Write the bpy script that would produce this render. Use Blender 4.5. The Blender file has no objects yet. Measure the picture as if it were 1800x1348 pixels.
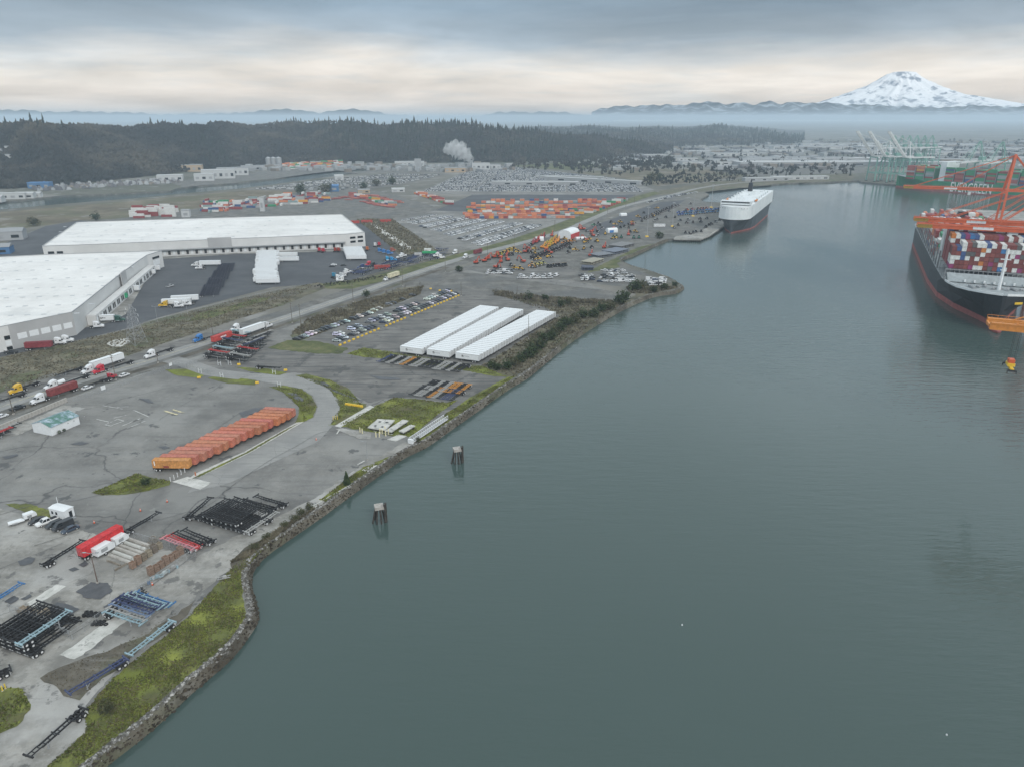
import bpy, math, random
from mathutils import Vector, Matrix
from mathutils.geometry import tessellate_polygon
R = math.radians
rnd = random.Random(7)
sc = bpy.context.scene
col = sc.collection

# ---------------------------------------------------------------- camera
CAM_H, TILT, FPX = 110.0, R(20.5), 1249.0          # metres, pitch down, focal length in 1800-px units
cam = bpy.data.objects.new('camera', bpy.data.cameras.new('camera'))
col.objects.link(cam)
cam.location = (0, 0, CAM_H)
cam.rotation_euler = (R(90) - TILT, 0, 0)
cam.data.sensor_width = 36.0
cam.data.lens = 36.0 * FPX / 1800.0
cam.data.clip_start = 1.0
cam.data.clip_end = 200000.0
sc.camera = cam

# ---------------------------------------------------------------- world: overcast sky over a Nishita base
SUN_EL, SUN_AZ = R(34), R(150)                      # azimuth from +Y towards +X (behind, to the right)
world = bpy.data.worlds.new('World'); sc.world = world; world.use_nodes = True
def build_world():
    nt = world.node_tree; N = nt.nodes; L = nt.links; N.clear()
    def nd(t, **k):
        n = N.new(t)
        for a, b in k.items(): setattr(n, a, b)
        return n
    def mth(op, a, b=None, c=None):
        n = nd('ShaderNodeMath', operation=op)
        for i, q in enumerate((a, b, c)):
            if q is None: continue
            if isinstance(q, (int, float)): n.inputs[i].default_value = q
            else: L.new(q, n.inputs[i])
        return n.outputs[0]
    def ramp(fac, stops):
        n = nd('ShaderNodeValToRGB'); cr = n.color_ramp
        while len(cr.elements) < len(stops): cr.elements.new(0.5)
        for e, (p, c) in zip(cr.elements, stops):
            e.position = p; e.color = (c[0], c[1], c[2], 1) if isinstance(c, tuple) else (c, c, c, 1)
        L.new(fac, n.inputs[0]); return n.outputs[0]
    def mix(f, a, b):
        n = nd('ShaderNodeMix', data_type='RGBA')
        if isinstance(f, float): n.inputs[0].default_value = f
        else: L.new(f, n.inputs[0])
        for i, q in ((6, a), (7, b)):
            if isinstance(q, tuple): n.inputs[i].default_value = (*q, 1)
            else: L.new(q, n.inputs[i])
        return n.outputs[2]
    out = nd('ShaderNodeOutputWorld'); bg = nd('ShaderNodeBackground'); L.new(bg.outputs[0], out.inputs[0])
    sky = nd('ShaderNodeTexSky', sky_type='NISHITA', sun_disc=False, sun_elevation=SUN_EL, sun_rotation=SUN_AZ)
    tc = nd('ShaderNodeTexCoord'); sep = nd('ShaderNodeSeparateXYZ'); L.new(tc.outputs['Generated'], sep.inputs[0])
    z = mth('MAXIMUM', sep.outputs[2], 0.0)
    den = mth('ADD', z, 0.10)
    cmb = nd('ShaderNodeCombineXYZ')
    L.new(mth('DIVIDE', sep.outputs[0], den), cmb.inputs[0]); L.new(mth('DIVIDE', sep.outputs[1], den), cmb.inputs[1])
    def noise(scale, detail=5, rough=0.55, off=(0, 0, 0), sx=1.0, sy=1.0):
        m = nd('ShaderNodeMapping'); m.inputs[1].default_value = off; m.inputs[3].default_value = (sx, sy, 1)
        L.new(cmb.outputs[0], m.inputs[0])
        n = nd('ShaderNodeTexNoise'); n.inputs['Scale'].default_value = scale; n.inputs['Detail'].default_value = detail
        n.inputs['Roughness'].default_value = rough; n.inputs['Distortion'].default_value = 0.4
        L.new(m.outputs[0], n.inputs[0]); return n.outputs[0]
    def dirnoise(scale, sz, off=(0, 0, 0), detail=5):
        m = nd('ShaderNodeMapping'); m.inputs[1].default_value = off; m.inputs[3].default_value = (1, 1, sz)
        L.new(tc.outputs['Generated'], m.inputs[0])
        n = nd('ShaderNodeTexNoise'); n.inputs['Scale'].default_value = scale; n.inputs['Detail'].default_value = detail
        n.inputs['Roughness'].default_value = 0.55; L.new(m.outputs[0], n.inputs[0]); return n.outputs[0]
    n1 = noise(0.55, 7, off=(3.1, 1.7, 0)); n2 = dirnoise(2.4, 6.0, (1.3, 0.2, 0.4)); n3 = dirnoise(7.0, 5.0, (5.2, 2.2, 1.4))
    # height of the lower edge of the grey deck wobbles with large noise
    zz = mth('ADD', z, mth('MULTIPLY', mth('SUBTRACT', n2, 0.5), 0.075))
    zz = mth('ADD', zz, mth('MULTIPLY', mth('SUBTRACT', n3, 0.5), 0.030))
    base = ramp(mth('MULTIPLY', zz, 4.0), [(0.0, (0.66, 0.63, 0.60)), (0.10, (0.80, 0.725, 0.655)), (0.22, (0.84, 0.785, 0.72)), (0.28, (0.70, 0.71, 0.71)),
        (0.37, (0.40, 0.475, 0.545)), (0.54, (0.265, 0.350, 0.432)), (1.0, (0.29, 0.368, 0.443))])
    up = ramp(z, [(0.0, 1.0), (0.16, 1.0), (0.22, (1.9, 1.82, 1.76)), (0.32, (3.1, 2.80, 2.54)), (1.0, (3.15, 2.70, 2.32))])
    tex = ramp(n1, [(0.32, 0.80), (0.5, 1.0), (0.68, 1.22)])
    # streaks: darker stratus wisps and pale openings inside the bright band
    wisp = dirnoise(6.0, 8.0, (0.4, 6.2, 2.9), 6)
    wmask = ramp(wisp, [(0.52, 0.0), (0.70, 1.0)])
    band = ramp(mth('MULTIPLY', z, 4.0), [(0.0, 0.1), (0.08, 0.36), (0.30, 0.4), (0.45, 0.0)])
    c = mix(mth('MULTIPLY', wmask, band), base, (0.50, 0.57, 0.62))
    teal = ramp(dirnoise(5.0, 26.0, (9.4, 3.2, 7.9), 5), [(0.62, 0.0), (0.70, 1.0)])
    c = mix(mth('MULTIPLY', teal, mth('MULTIPLY', band, 0.5)), c, (0.53, 0.66, 0.68))
    def mulc(a, b):
        n = nd('ShaderNodeMix', data_type='RGBA', blend_type='MULTIPLY'); n.inputs[0].default_value = 1.0
        L.new(a, n.inputs[6]); L.new(b, n.inputs[7]); return n.outputs[2]
    c = mulc(mulc(c, up), tex)
    # Nishita is kept at its physical scale (x0.1); clouds are written in the same units and cover nearly all of it
    sc10 = nd('ShaderNodeVectorMath', operation='SCALE'); L.new(c, sc10.inputs[0]); sc10.inputs[3].default_value = 10.0
    fin = mix(0.94, sky.outputs[0], sc10.outputs[0])
    L.new(fin, bg.inputs[0]); bg.inputs[1].default_value = 0.1
build_world()
world.cycles.sampling_method = 'MANUAL'; world.cycles.sample_map_resolution = 512

# ---------------------------------------------------------------- sun behind cloud
sun = bpy.data.objects.new('sun', bpy.data.lights.new('sun', 'SUN')); col.objects.link(sun)
sun.data.energy = 1.5; sun.data.angle = R(14); sun.data.color = (1.0, 0.95, 0.88)
sdir = Vector((math.sin(SUN_AZ) * math.cos(SUN_EL), math.cos(SUN_AZ) * math.cos(SUN_EL), math.sin(SUN_EL)))
sun.rotation_euler = sdir.to_track_quat('Z', 'Y').to_euler()

vs = sc.view_settings
vs.view_transform = 'Standard'; vs.look = 'None'; vs.exposure = 0.05; vs.gamma = 1.0; vs.use_curve_mapping = False
cy = sc.cycles
cy.use_denoising = True
cy.max_bounces = 4; cy.diffuse_bounces = 1; cy.glossy_bounces = 2; cy.transmission_bounces = 3; cy.transparent_max_bounces = 12; cy.volume_bounces = 1
cy.use_adaptive_sampling = True; cy.adaptive_threshold = 0.02
cy.caustics_reflective = False; cy.caustics_refractive = False

# ---------------------------------------------------------------- helpers
def g(x, y, z=0.0):
    """point of the plane z that the photograph shows at pixel (x, y) of 1800 x 1348"""
    u = (x - 900) / FPX; v = (y - 674) / FPX
    fy = math.cos(TILT) - v * math.sin(TILT); fz = -math.sin(TILT) - v * math.cos(TILT)
    t = (z - CAM_H) / fz
    return Vector((u * t, fy * t, z))
def at(x, y, Y):
    """point at ground distance Y ahead seen at pixel (x, y)"""
    u = (x - 900) / FPX; v = (y - 674) / FPX
    fy = math.cos(TILT) - v * math.sin(TILT); fz = -math.sin(TILT) - v * math.cos(TILT)
    t = Y / fy
    return Vector((u * t, Y, CAM_H + fz * t))
def ang(a, b):
    return math.atan2(b.y - a.y, b.x - a.x)
AX = R(63)                                           # shore / road axis
U = Vector((math.cos(AX), math.sin(AX), 0)); V = Vector((-math.sin(AX), math.cos(AX), 0))
WATER_Z = -2.2

ORD = ['', 'first', 'second', 'third', 'fourth', 'fifth', 'sixth', 'seventh', 'eighth', 'ninth', 'tenth', 'eleventh', 'twelfth', 'thirteenth',
       'fourteenth', 'fifteenth', 'sixteenth', 'seventeenth', 'eighteenth', 'nineteenth', 'twentieth']
TENS = {20: 'twenty', 30: 'thirty', 40: 'forty', 50: 'fifty', 60: 'sixty', 70: 'seventy', 80: 'eighty', 90: 'ninety'}
TIETH = {20: 'twentieth', 30: 'thirtieth', 40: 'fortieth', 50: 'fiftieth', 60: 'sixtieth', 70: 'seventieth', 80: 'eightieth', 90: 'ninetieth'}
def nth(n):
    if n <= 20: return ORD[n]
    t = n // 10 * 10
    return TIETH[t] if n == t else TENS[t] + '-' + ORD[n - t]

_labels = {}
def tag(o, label=None, cat=None, group=None, kind=None):
    if label: o['label'] = label; _labels[label] = _labels.get(label, 0) + 1
    if cat: o['category'] = cat
    if group: o['group'] = group
    if kind: o['kind'] = kind
    return o
def empty(name, loc=(0, 0, 0), rz=0.0, parent=None):
    o = bpy.data.objects.new(name, None); col.objects.link(o)
    o.location = loc; o.rotation_euler = (0, 0, rz); o.empty_display_size = 0.5
    if parent: o.parent = parent
    return o

class MB:
    """collects faces; build() links them as one mesh object"""
    def __init__(s): s.v = []; s.f = []; s.m = []
    def add(s, vs, fs, m=0):
        b = len(s.v); s.v += [tuple(q) for q in vs]
        s.f += [tuple(b + i for i in f) for f in fs]; s.m += [m] * len(fs); return s
    def box(s, c, d, m=0, rz=0.0, M=None, taper=None):
        hx, hy, hz = d[0] / 2, d[1] / 2, d[2] / 2
        tx, ty = taper or (1, 1)
        P = [Vector((x * hx * (tx if z > 0 else 1), y * hy * (ty if z > 0 else 1), z * hz)) for z in (-1, 1) for y in (-1, 1) for x in (-1, 1)]
        if rz: Q = Matrix.Rotation(rz, 3, 'Z'); P = [Q @ p for p in P]
        P = [p + Vector(c) for p in P]
        if M: P = [M @ p for p in P]
        return s.add(P, [(0, 2, 3, 1), (4, 5, 7, 6), (0, 1, 5, 4), (2, 6, 7, 3), (0, 4, 6, 2), (1, 3, 7, 5)], m)
    def bar(s, a, b, w, h=None, m=0):
        a = Vector(a); b = Vector(b); d = b - a; L = d.length
        if L < 1e-6: return s
        q = d.to_track_quat('X', 'Z').to_matrix().to_4x4(); q.translation = (a + b) / 2
        h = h or w
        return s.box((0, 0, 0), (L, w, h), m, M=q)
    def cyl(s, a, b, r0, r1=None, n=8, m=0, cap=True):
        a = Vector(a); b = Vector(b); r1 = r0 if r1 is None else r1
        q = (b - a).to_track_quat('Z', 'Y').to_matrix()
        P = []
        for c, r in ((a, r0), (b, r1)):
            for i in range(n):
                t = 2 * math.pi * i / n; P.append(c + q @ Vector((r * math.cos(t), r * math.sin(t), 0)))
        F = [(i, (i + 1) % n, n + (i + 1) % n, n + i) for i in range(n)]
        if cap: F += [tuple(range(n - 1, -1, -1)), tuple(range(n, 2 * n))]
        return s.add(P, F, m)
    def ext(s, prof, y0, y1, m=0, axis='y'):
        """profile in (x, z) extruded along y (or (y, z) along x)"""
        n = len(prof)
        if axis == 'y': P = [(x, y0, z) for x, z in prof] + [(x, y1, z) for x, z in prof]
        elif axis == 'x': P = [(y0, x, z) for x, z in prof] + [(y1, x, z) for x, z in prof]
        else: P = [(x, y, y0) for x, y in prof] + [(x, y, y1) for x, y in prof]
        F = [(i, (i + 1) % n, n + (i + 1) % n, n + i) for i in range(n)] + [tuple(range(n - 1, -1, -1)), tuple(range(n, 2 * n))]
        return s.add(P, F, m)
    def loft(s, secs, m=0, close=False, cap=True):
        n = len(secs[0]); P = [p for q in secs for p in q]; F = []
        for k in range(len(secs) - 1):
            for i in range(n if close else n - 1):
                j = (i + 1) % n; F.append((k * n + i, k * n + j, (k + 1) * n + j, (k + 1) * n + i))
        if cap and close: F += [tuple(range(n - 1, -1, -1)), tuple((len(secs) - 1) * n + i for i in range(n))]
        return s.add(P, F, m)
    def mesh(s, name, mats):
        me = bpy.data.meshes.new(name); me.from_pydata(s.v, [], s.f)
        for a in mats: me.materials.append(a)
        if len(mats) > 1: me.polygons.foreach_set('material_index', s.m)
        me.update(); return me
    def build(s, name, mats, parent=None, loc=None, rz=0.0, smooth=False):
        if not isinstance(mats, (list, tuple)): mats = [mats]
        me = s.mesh(name, mats)
        if smooth: me.polygons.foreach_set('use_smooth', [True] * len(me.polygons))
        o = bpy.data.objects.new(name, me); col.objects.link(o)
        if loc is not None: o.location = loc
        o.rotation_euler = (0, 0, rz)
        if parent: o.parent = parent
        return o

_kids = {}
def kids(o):
    k = o.name
    if k not in _kids: _kids[k] = list(o.children)
    return _kids[k]
def clone(o, loc=None, rz=None, color=None, parent=None):
    c = o.copy(); col.objects.link(c); c.parent = parent
    if loc is not None: c.location = loc
    if rz is not None: c.rotation_euler = (0, 0, rz)
    if color is not None: c.color = (*color, 1)
    for ch in kids(o): clone(ch, color=color, parent=c)
    return c
def paint(o, color):
    o.color = (*color, 1)
    for ch in o.children: paint(ch, color)
_first = set()
def put(proto, loc, rz, color, label, cat, group=None):
    """the first call places the prototype itself, later ones copies of it with all its parts"""
    if proto.name not in _first:
        kids(proto)
        for ch in proto.children: kids(ch)
        _first.add(proto.name); o = proto; o.location = loc; o.rotation_euler = (0, 0, rz)
        if color is not None: paint(o, color)
    else: o = clone(proto, loc, rz, color)
    for k in ('label', 'category', 'group'):
        if k in o: del o[k]
    return tag(o, label, cat, group)

# ---------------------------------------------------------------- materials
MATS = {}
def mat(name, color=None, rough=0.7, metal=0.0, var=0.12, scale=1.0, objcol=False, bump=0.0, bscale=8.0, spec=0.4, var2=0.0, scale2=0.05):
    if name in MATS: return MATS[name]
    m = bpy.data.materials.new(name); m.use_nodes = True; MATS[name] = m
    nt = m.node_tree; N = nt.nodes; L = nt.links; b = N['Principled BSDF']
    b.inputs['Roughness'].default_value = rough; b.inputs['Metallic'].default_value = metal
    b.inputs['Specular IOR Level'].default_value = spec
    tc = N.new('ShaderNodeTexCoord')
    if objcol:
        oi = N.new('ShaderNodeObjectInfo'); src = oi.outputs['Color']
    else:
        rgb = N.new('ShaderNodeRGB'); rgb.outputs[0].default_value = (*color, 1); src = rgb.outputs[0]
    def vary(src, var, scale):
        n = N.new('ShaderNodeTexNoise'); n.inputs['Scale'].default_value = scale; n.inputs['Detail'].default_value = 6; n.inputs['Roughness'].default_value = 0.62
        L.new(tc.outputs['Object'], n.inputs[0])
        mr = N.new('ShaderNodeMapRange'); mr.inputs[1].default_value = 0.3; mr.inputs[2].default_value = 0.7
        mr.inputs[3].default_value = 1 - var; mr.inputs[4].default_value = 1 + var; L.new(n.outputs[0], mr.inputs[0])
        mx = N.new('ShaderNodeVectorMath'); mx.operation = 'SCALE'; L.new(src, mx.inputs[0]); L.new(mr.outputs[0], mx.inputs[3])
        return mx.outputs[0]
    if var: src = vary(src, var, scale)
    if var2: src = vary(src, var2, scale2)
    L.new(src, b.inputs['Base Color'])
    if bump:
        n = N.new('ShaderNodeTexNoise'); n.inputs['Scale'].default_value = bscale; n.inputs['Detail'].default_value = 4; L.new(tc.outputs['Object'], n.inputs[0])
        bp = N.new('ShaderNodeBump'); bp.inputs['Strength'].default_value = bump; bp.inputs['Distance'].default_value = 0.1; L.new(n.outputs[0], bp.inputs['Height']); L.new(bp.outputs[0], b.inputs['Normal'])
    return m
def ramp_mat(name, stops, scale=0.1, rough=0.9, detail=8, layers=(), bump=0.0, bscale=2.0, distort=0.0, spec=0.25, tint=None, coords='Object', stretch=None):
    """colour ramp over noise; layers = [(kind, scale, lo, hi, colour, amount)] mixed on top: 'n' noise patches, 'c' cracks (voronoi edges), 's' streaks along the shore axis"""
    if name in MATS: return MATS[name]
    m = bpy.data.materials.new(name); m.use_nodes = True; MATS[name] = m
    nt = m.node_tree; N = nt.nodes; L = nt.links; b = N['Principled BSDF']
    b.inputs['Roughness'].default_value = rough; b.inputs['Specular IOR Level'].default_value = spec
    tc = N.new('ShaderNodeTexCoord'); co = tc.outputs[coords]
    def noise(scale, detail=6, rough=0.6, st=None, rot=0.0, off=0.0):
        mp = N.new('ShaderNodeMapping'); mp.inputs[1].default_value = (off, off * 1.7, 0); mp.inputs[2].default_value = (0, 0, rot); mp.inputs[3].default_value = st or (1, 1, 1)
        L.new(co, mp.inputs[0])
        n = N.new('ShaderNodeTexNoise'); n.inputs['Scale'].default_value = scale; n.inputs['Detail'].default_value = detail; n.inputs['Roughness'].default_value = rough
        n.inputs['Distortion'].default_value = distort; L.new(mp.outputs[0], n.inputs[0]); return n.outputs[0]
    def ramp(fac, stops):
        n = N.new('ShaderNodeValToRGB'); cr = n.color_ramp
        while len(cr.elements) < len(stops): cr.elements.new(0.5)
        for e, (p, c) in zip(cr.elements, stops): e.position = p; e.color = (*c, 1) if isinstance(c, tuple) else (c, c, c, 1)
        L.new(fac, n.inputs[0]); return n.outputs[0]
    cur = ramp(noise(scale, detail, 0.68), [(0.5 + (p - 0.5) * 0.62, c) for p, c in stops])
    for li, (kind, s, lo, hi, c, amt) in enumerate(layers):
        if kind != 'c': lo, hi = 0.5 + (lo - 0.5) * 0.72, 0.5 + (hi - 0.5) * 0.72
        if kind == 'n': f = ramp(noise(s, 7, 0.62, off=13.7 * (li + 1)), [(lo, 0.0), (hi, 1.0)])
        elif kind == 's': f = ramp(noise(s, 5, 0.6, st=(0.08, 1, 1), rot=-AX, off=7.3 * (li + 1)), [(lo, 0.0), (hi, 1.0)])
        else:
            wn = N.new('ShaderNodeTexNoise'); wn.inputs['Scale'].default_value = s * 2.5; wn.inputs['Detail'].default_value = 4; L.new(co, wn.inputs[0])
            wa = N.new('ShaderNodeVectorMath'); wa.operation = 'SCALE'; wa.inputs[3].default_value = 0.35 / s; L.new(wn.outputs[1], wa.inputs[0])
            wb = N.new('ShaderNodeVectorMath'); L.new(co, wb.inputs[0]); L.new(wa.outputs[0], wb.inputs[1])
            v = N.new('ShaderNodeTexVoronoi'); v.feature = 'DISTANCE_TO_EDGE'; v.inputs['Scale'].default_value = s; L.new(wb.outputs[0], v.inputs[0])
            f = ramp(v.outputs[0], [(lo, 1.0), (hi, 0.0)])
            if amt < 0:            # cracks that come and go
                k = ramp(noise(s * 0.6, 3, off=31.0), [(0.48, 0.0), (0.56, 1.0)])
                q = N.new('ShaderNodeMath'); q.operation = 'MULTIPLY'; L.new(f, q.inputs[0]); L.new(k, q.inputs[1]); f = q.outputs[0]
        q = N.new('ShaderNodeMath'); q.operation = 'MULTIPLY'; L.new(f, q.inputs[0]); q.inputs[1].default_value = abs(amt)
        mx = N.new('ShaderNodeMix'); mx.data_type = 'RGBA'; L.new(q.outputs[0], mx.inputs[0]); L.new(cur, mx.inputs[6]); mx.inputs[7].default_value = (*c, 1)
        cur = mx.outputs[2]
    L.new(cur, b.inputs['Base Color'])
    if bump:
        bp = N.new('ShaderNodeBump'); bp.inputs['Strength'].default_value = bump; bp.inputs['Distance'].default_value = 0.3
        L.new(noise(bscale, 5), bp.inputs['Height']); L.new(bp.outputs[0], b.inputs['Normal'])
    return m
# ================================================================ THE SETTING
ASPH = ramp_mat('asphalt', [(0.25, (0.138, 0.136, 0.130)), (0.5, (0.202, 0.198, 0.186)), (0.75, (0.278, 0.271, 0.252))], 0.05, layers=[
    ('n', 0.7, 0.5, 0.72, (0.25, 0.25, 0.24), 0.45), ('n', 1.6, 0.55, 0.75, (0.13, 0.13, 0.128), 0.5),
    ('s', 0.22, 0.45, 0.75, (0.235, 0.235, 0.225), 0.55), ('n', 0.014, 0.47, 0.62, (0.115, 0.114, 0.110), 0.65), ('n', 0.022, 0.54, 0.66, (0.27, 0.268, 0.255), 0.55), ('s', 0.55, 0.60, 0.72, (0.12, 0.12, 0.12), 0.4),
    ('n', 0.11, 0.66, 0.70, (0.075, 0.078, 0.08), 0.75), ('n', 0.35, 0.70, 0.74, (0.30, 0.30, 0.28), 0.4), ('c', 0.018, 0.0, 0.006, (0.075, 0.075, 0.075), -0.9)], bump=0.12, bscale=3)
ASPH_OLD = ramp_mat('asphalt_worn', [(0.3, (0.130, 0.128, 0.122)), (0.5, (0.165, 0.160, 0.150)), (0.7, (0.205, 0.198, 0.185))], 0.06, layers=[
    ('s', 0.3, 0.45, 0.65, (0.085, 0.086, 0.086), 0.7), ('s', 0.9, 0.56, 0.66, (0.235, 0.23, 0.215), 0.5), ('n', 0.09, 0.60, 0.67, (0.07, 0.072, 0.072), 0.7), ('c', 0.03, 0.0, 0.006, (0.07, 0.07, 0.07), -0.8)], bump=0.12)
ASPH_DARK = ramp_mat('asphalt_dark', [(0.3, (0.072, 0.077, 0.084)), (0.5, (0.085, 0.090, 0.098)), (0.7, (0.10, 0.105, 0.112))], 0.04, layers=[
    ('s', 0.25, 0.55, 0.8, (0.125, 0.13, 0.135), 0.4), ('n', 0.02, 0.5, 0.7, (0.062, 0.066, 0.072), 0.6)], bump=0.05)
CONC = ramp_mat('concrete_slab', [(0.25, (0.19, 0.183, 0.165)), (0.5, (0.275, 0.266, 0.243)), (0.75, (0.375, 0.36, 0.332))], 0.09, layers=[
    ('n', 0.8, 0.5, 0.72, (0.36, 0.355, 0.335), 0.5), ('n', 0.35, 0.54, 0.66, (0.185, 0.18, 0.165), 0.6),
    ('s', 0.35, 0.48, 0.75, (0.375, 0.37, 0.355), 0.5), ('n', 0.045, 0.50, 0.64, (0.17, 0.165, 0.152), 0.7), ('n', 0.03, 0.54, 0.66, (0.42, 0.415, 0.40), 0.5), ('n', 0.16, 0.61, 0.66, (0.085, 0.085, 0.085), 0.65), ('c', 0.05, 0.0, 0.008, (0.12, 0.12, 0.115), -0.8)], bump=0.12)
ROADM = ramp_mat('road_asphalt', [(0.3, (0.235, 0.235, 0.228)), (0.7, (0.30, 0.298, 0.285))], 0.08, layers=[('s', 0.8, 0.5, 0.7, (0.19, 0.19, 0.185), 0.5), ('c', 0.05, 0.0, 0.006, (0.13, 0.13, 0.13), -0.6)])
DIRT = ramp_mat('dirt_ground', [(0.3, (0.075, 0.068, 0.055)), (0.5, (0.125, 0.112, 0.09)), (0.7, (0.185, 0.17, 0.14))], 0.06, layers=[
    ('n', 0.03, 0.5, 0.65, (0.085, 0.10, 0.045), 0.6), ('n', 0.3, 0.55, 0.7, (0.06, 0.055, 0.045), 0.5), ('s', 0.2, 0.58, 0.7, (0.22, 0.21, 0.19), 0.5)], bump=0.5, bscale=0.8)
GRASS = ramp_mat('grass_turf', [(0.3, (0.090, 0.095, 0.038)), (0.5, (0.140, 0.155, 0.045)), (0.68, (0.225, 0.245, 0.052))], 0.09, layers=[
    ('n', 0.06, 0.52, 0.66, (0.105, 0.090, 0.055), 0.75), ('n', 0.9, 0.50, 0.72, (0.055, 0.058, 0.028), 0.55), ('n', 0.03, 0.56, 0.66, (0.165, 0.205, 0.022), 0.55)], bump=0.6, bscale=1.5)
SCRUB = ramp_mat('scrub_ground', [(0.3, (0.080, 0.078, 0.055)), (0.5, (0.130, 0.120, 0.084)), (0.7, (0.20, 0.18, 0.13))], 0.12, layers=[
    ('n', 0.03, 0.54, 0.66, (0.070, 0.095, 0.035), 0.6), ('s', 0.12, 0.5, 0.7, (0.058, 0.052, 0.040), 0.6), ('n', 0.6, 0.58, 0.72, (0.19, 0.175, 0.135), 0.4)], bump=0.8, bscale=0.7)
VERGE = ramp_mat('verge_grass', [(0.3, (0.062, 0.075, 0.030)), (0.5, (0.100, 0.115, 0.045)), (0.7, (0.16, 0.155, 0.075))], 0.10, layers=[('n', 0.5, 0.55, 0.7, (0.10, 0.085, 0.06), 0.6)], bump=0.6, bscale=1.0)
MARSH = ramp_mat('marsh_ground', [(0.3, (0.095, 0.082, 0.058)), (0.5, (0.135, 0.115, 0.078)), (0.7, (0.20, 0.175, 0.13))], 0.02, layers=[('n', 0.012, 0.5, 0.62, (0.10, 0.11, 0.06), 0.6), ('n', 0.03, 0.62, 0.68, (0.27, 0.27, 0.26), 0.5)])
LAND = ramp_mat('valley_land', [(0.3, (0.10, 0.10, 0.085)), (0.5, (0.15, 0.145, 0.125)), (0.7, (0.22, 0.21, 0.19))], 0.006, layers=[
    ('n', 0.002, 0.5, 0.6, (0.075, 0.08, 0.055), 0.7), ('n', 0.03, 0.6, 0.68, (0.30, 0.30, 0.29), 0.5)])
MUD = ramp_mat('gravel_mud', [(0.3, (0.10, 0.098, 0.09)), (0.7, (0.20, 0.195, 0.18))], 0.1, layers=[('n', 0.04, 0.5, 0.62, (0.12, 0.125, 0.125), 0.7), ('n', 0.6, 0.6, 0.7, (0.06, 0.058, 0.05), 0.5)], bump=0.4)
PUDDLE = ramp_mat('wet_patch', [(0.3, (0.055, 0.057, 0.062)), (0.7, (0.085, 0.087, 0.092))], 0.5, rough=0.45, spec=0.4)
WHITEP = ramp_mat('worn_white_paint', [(0.3, (0.42, 0.42, 0.40)), (0.6, (0.62, 0.62, 0.60))], 0.8, layers=[('n', 0.5, 0.55, 0.62, (0.21, 0.21, 0.205), 0.8)])
PALEC = ramp_mat('pale_concrete', [(0.3, (0.42, 0.42, 0.39)), (0.7, (0.58, 0.57, 0.54))], 0.3, layers=[('n', 0.4, 0.6, 0.66, (0.25, 0.25, 0.23), 0.7)])
TARLINE = ramp_mat('crack_sealant', [(0.4, (0.10, 0.10, 0.10)), (0.6, (0.19, 0.19, 0.185))], 0.35)

def off_bank(p):
    best = None
    for a, b in zip(WLS, WLS[1:]):
        d = b - a; L2 = d.x * d.x + d.y * d.y
        t = max(0, min(1, ((p.x - a.x) * d.x + (p.y - a.y) * d.y) / L2)); q = a + d * t; r2 = (p.x - q.x) ** 2 + (p.y - q.y) ** 2
        if best is None or r2 < best[0]: best = (r2, q, d.normalized())
    r2, q, d = best; n = Vector((-d.y, d.x, 0)); s = (p.x - q.x) * n.x + (p.y - q.y) * n.y
    if r2 < 900 and s < BANK + 0.15: w = q + n * (BANK + 0.15); return Vector((w.x, w.y, p.z))
    return p
def sheet(name, pts, z, m, parent=None, kind='structure', ground=True, jitter=0.0):
    """flat polygon; pts are photo pixels on the ground plane (or world points with ground=False)"""
    P = [g(x, y, z) if ground else Vector((x, y, z)) for x, y in pts]
    if jitter:
        Q = []
        for i, p in enumerate(P):
            q = P[(i + 1) % len(P)]; n = max(1, int((q - p).length / (jitter * 3)))
            for k in range(n):
                w = p.lerp(q, k / n); Q.append(w + Vector((rnd.uniform(-1, 1), rnd.uniform(-1, 1), 0)) * jitter * (0.3 if k == 0 else 1))
        P = Q
    if ground: P = [off_bank(p) for p in P]
    tris = tessellate_polygon([P])
    if sum((P[b] - P[a]).cross(P[c] - P[a]).z for a, b, c in tris) < 0: tris = [(a, c, b) for a, b, c in tris]
    me = bpy.data.meshes.new(name); me.from_pydata([tuple(p) for p in P], [], [tuple(t) for t in tris]); me.materials.append(m); me.update()
    o = bpy.data.objects.new(name, me); col.objects.link(o)
    if parent: o.parent = parent
    elif kind: o['kind'] = kind
    return o
def smooth_line(pts, n=6):
    """Catmull-Rom through world points"""
    out = []
    for i in range(len(pts) - 1):
        p0 = pts[max(0, i - 1)]; p1 = pts[i]; p2 = pts[i + 1]; p3 = pts[min(len(pts) - 1, i + 2)]
        for k in range(n):
            t = k / n
            out.append(0.5 * ((2 * p1) + (p2 - p0) * t + (2 * p0 - 5 * p1 + 4 * p2 - p3) * t * t + (3 * p1 - p0 - 3 * p2 + p3) * t ** 3))
    out.append(pts[-1]); return out
def ribbon(name, line, w, z, m, kind='structure', parent=None):
    """strip of width w along world points"""
    mb = MB(); vs = []
    for i, p in enumerate(line):
        d = (line[min(i + 1, len(line) - 1)] - line[max(i - 1, 0)]); d.z = 0; d.normalize(); nrm = Vector((-d.y, d.x, 0))
        ww = w[i] if isinstance(w, list) else w
        vs += [(p + nrm * ww / 2).to_tuple()[:2] + (z,), (p - nrm * ww / 2).to_tuple()[:2] + (z,)]
    mb.add(vs, [(2 * i + 1, 2 * i + 3, 2 * i + 2, 2 * i) for i in range(len(line) - 1)])
    o = mb.build(name, m, parent)
    if not parent and kind: o['kind'] = kind
    return o

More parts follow.
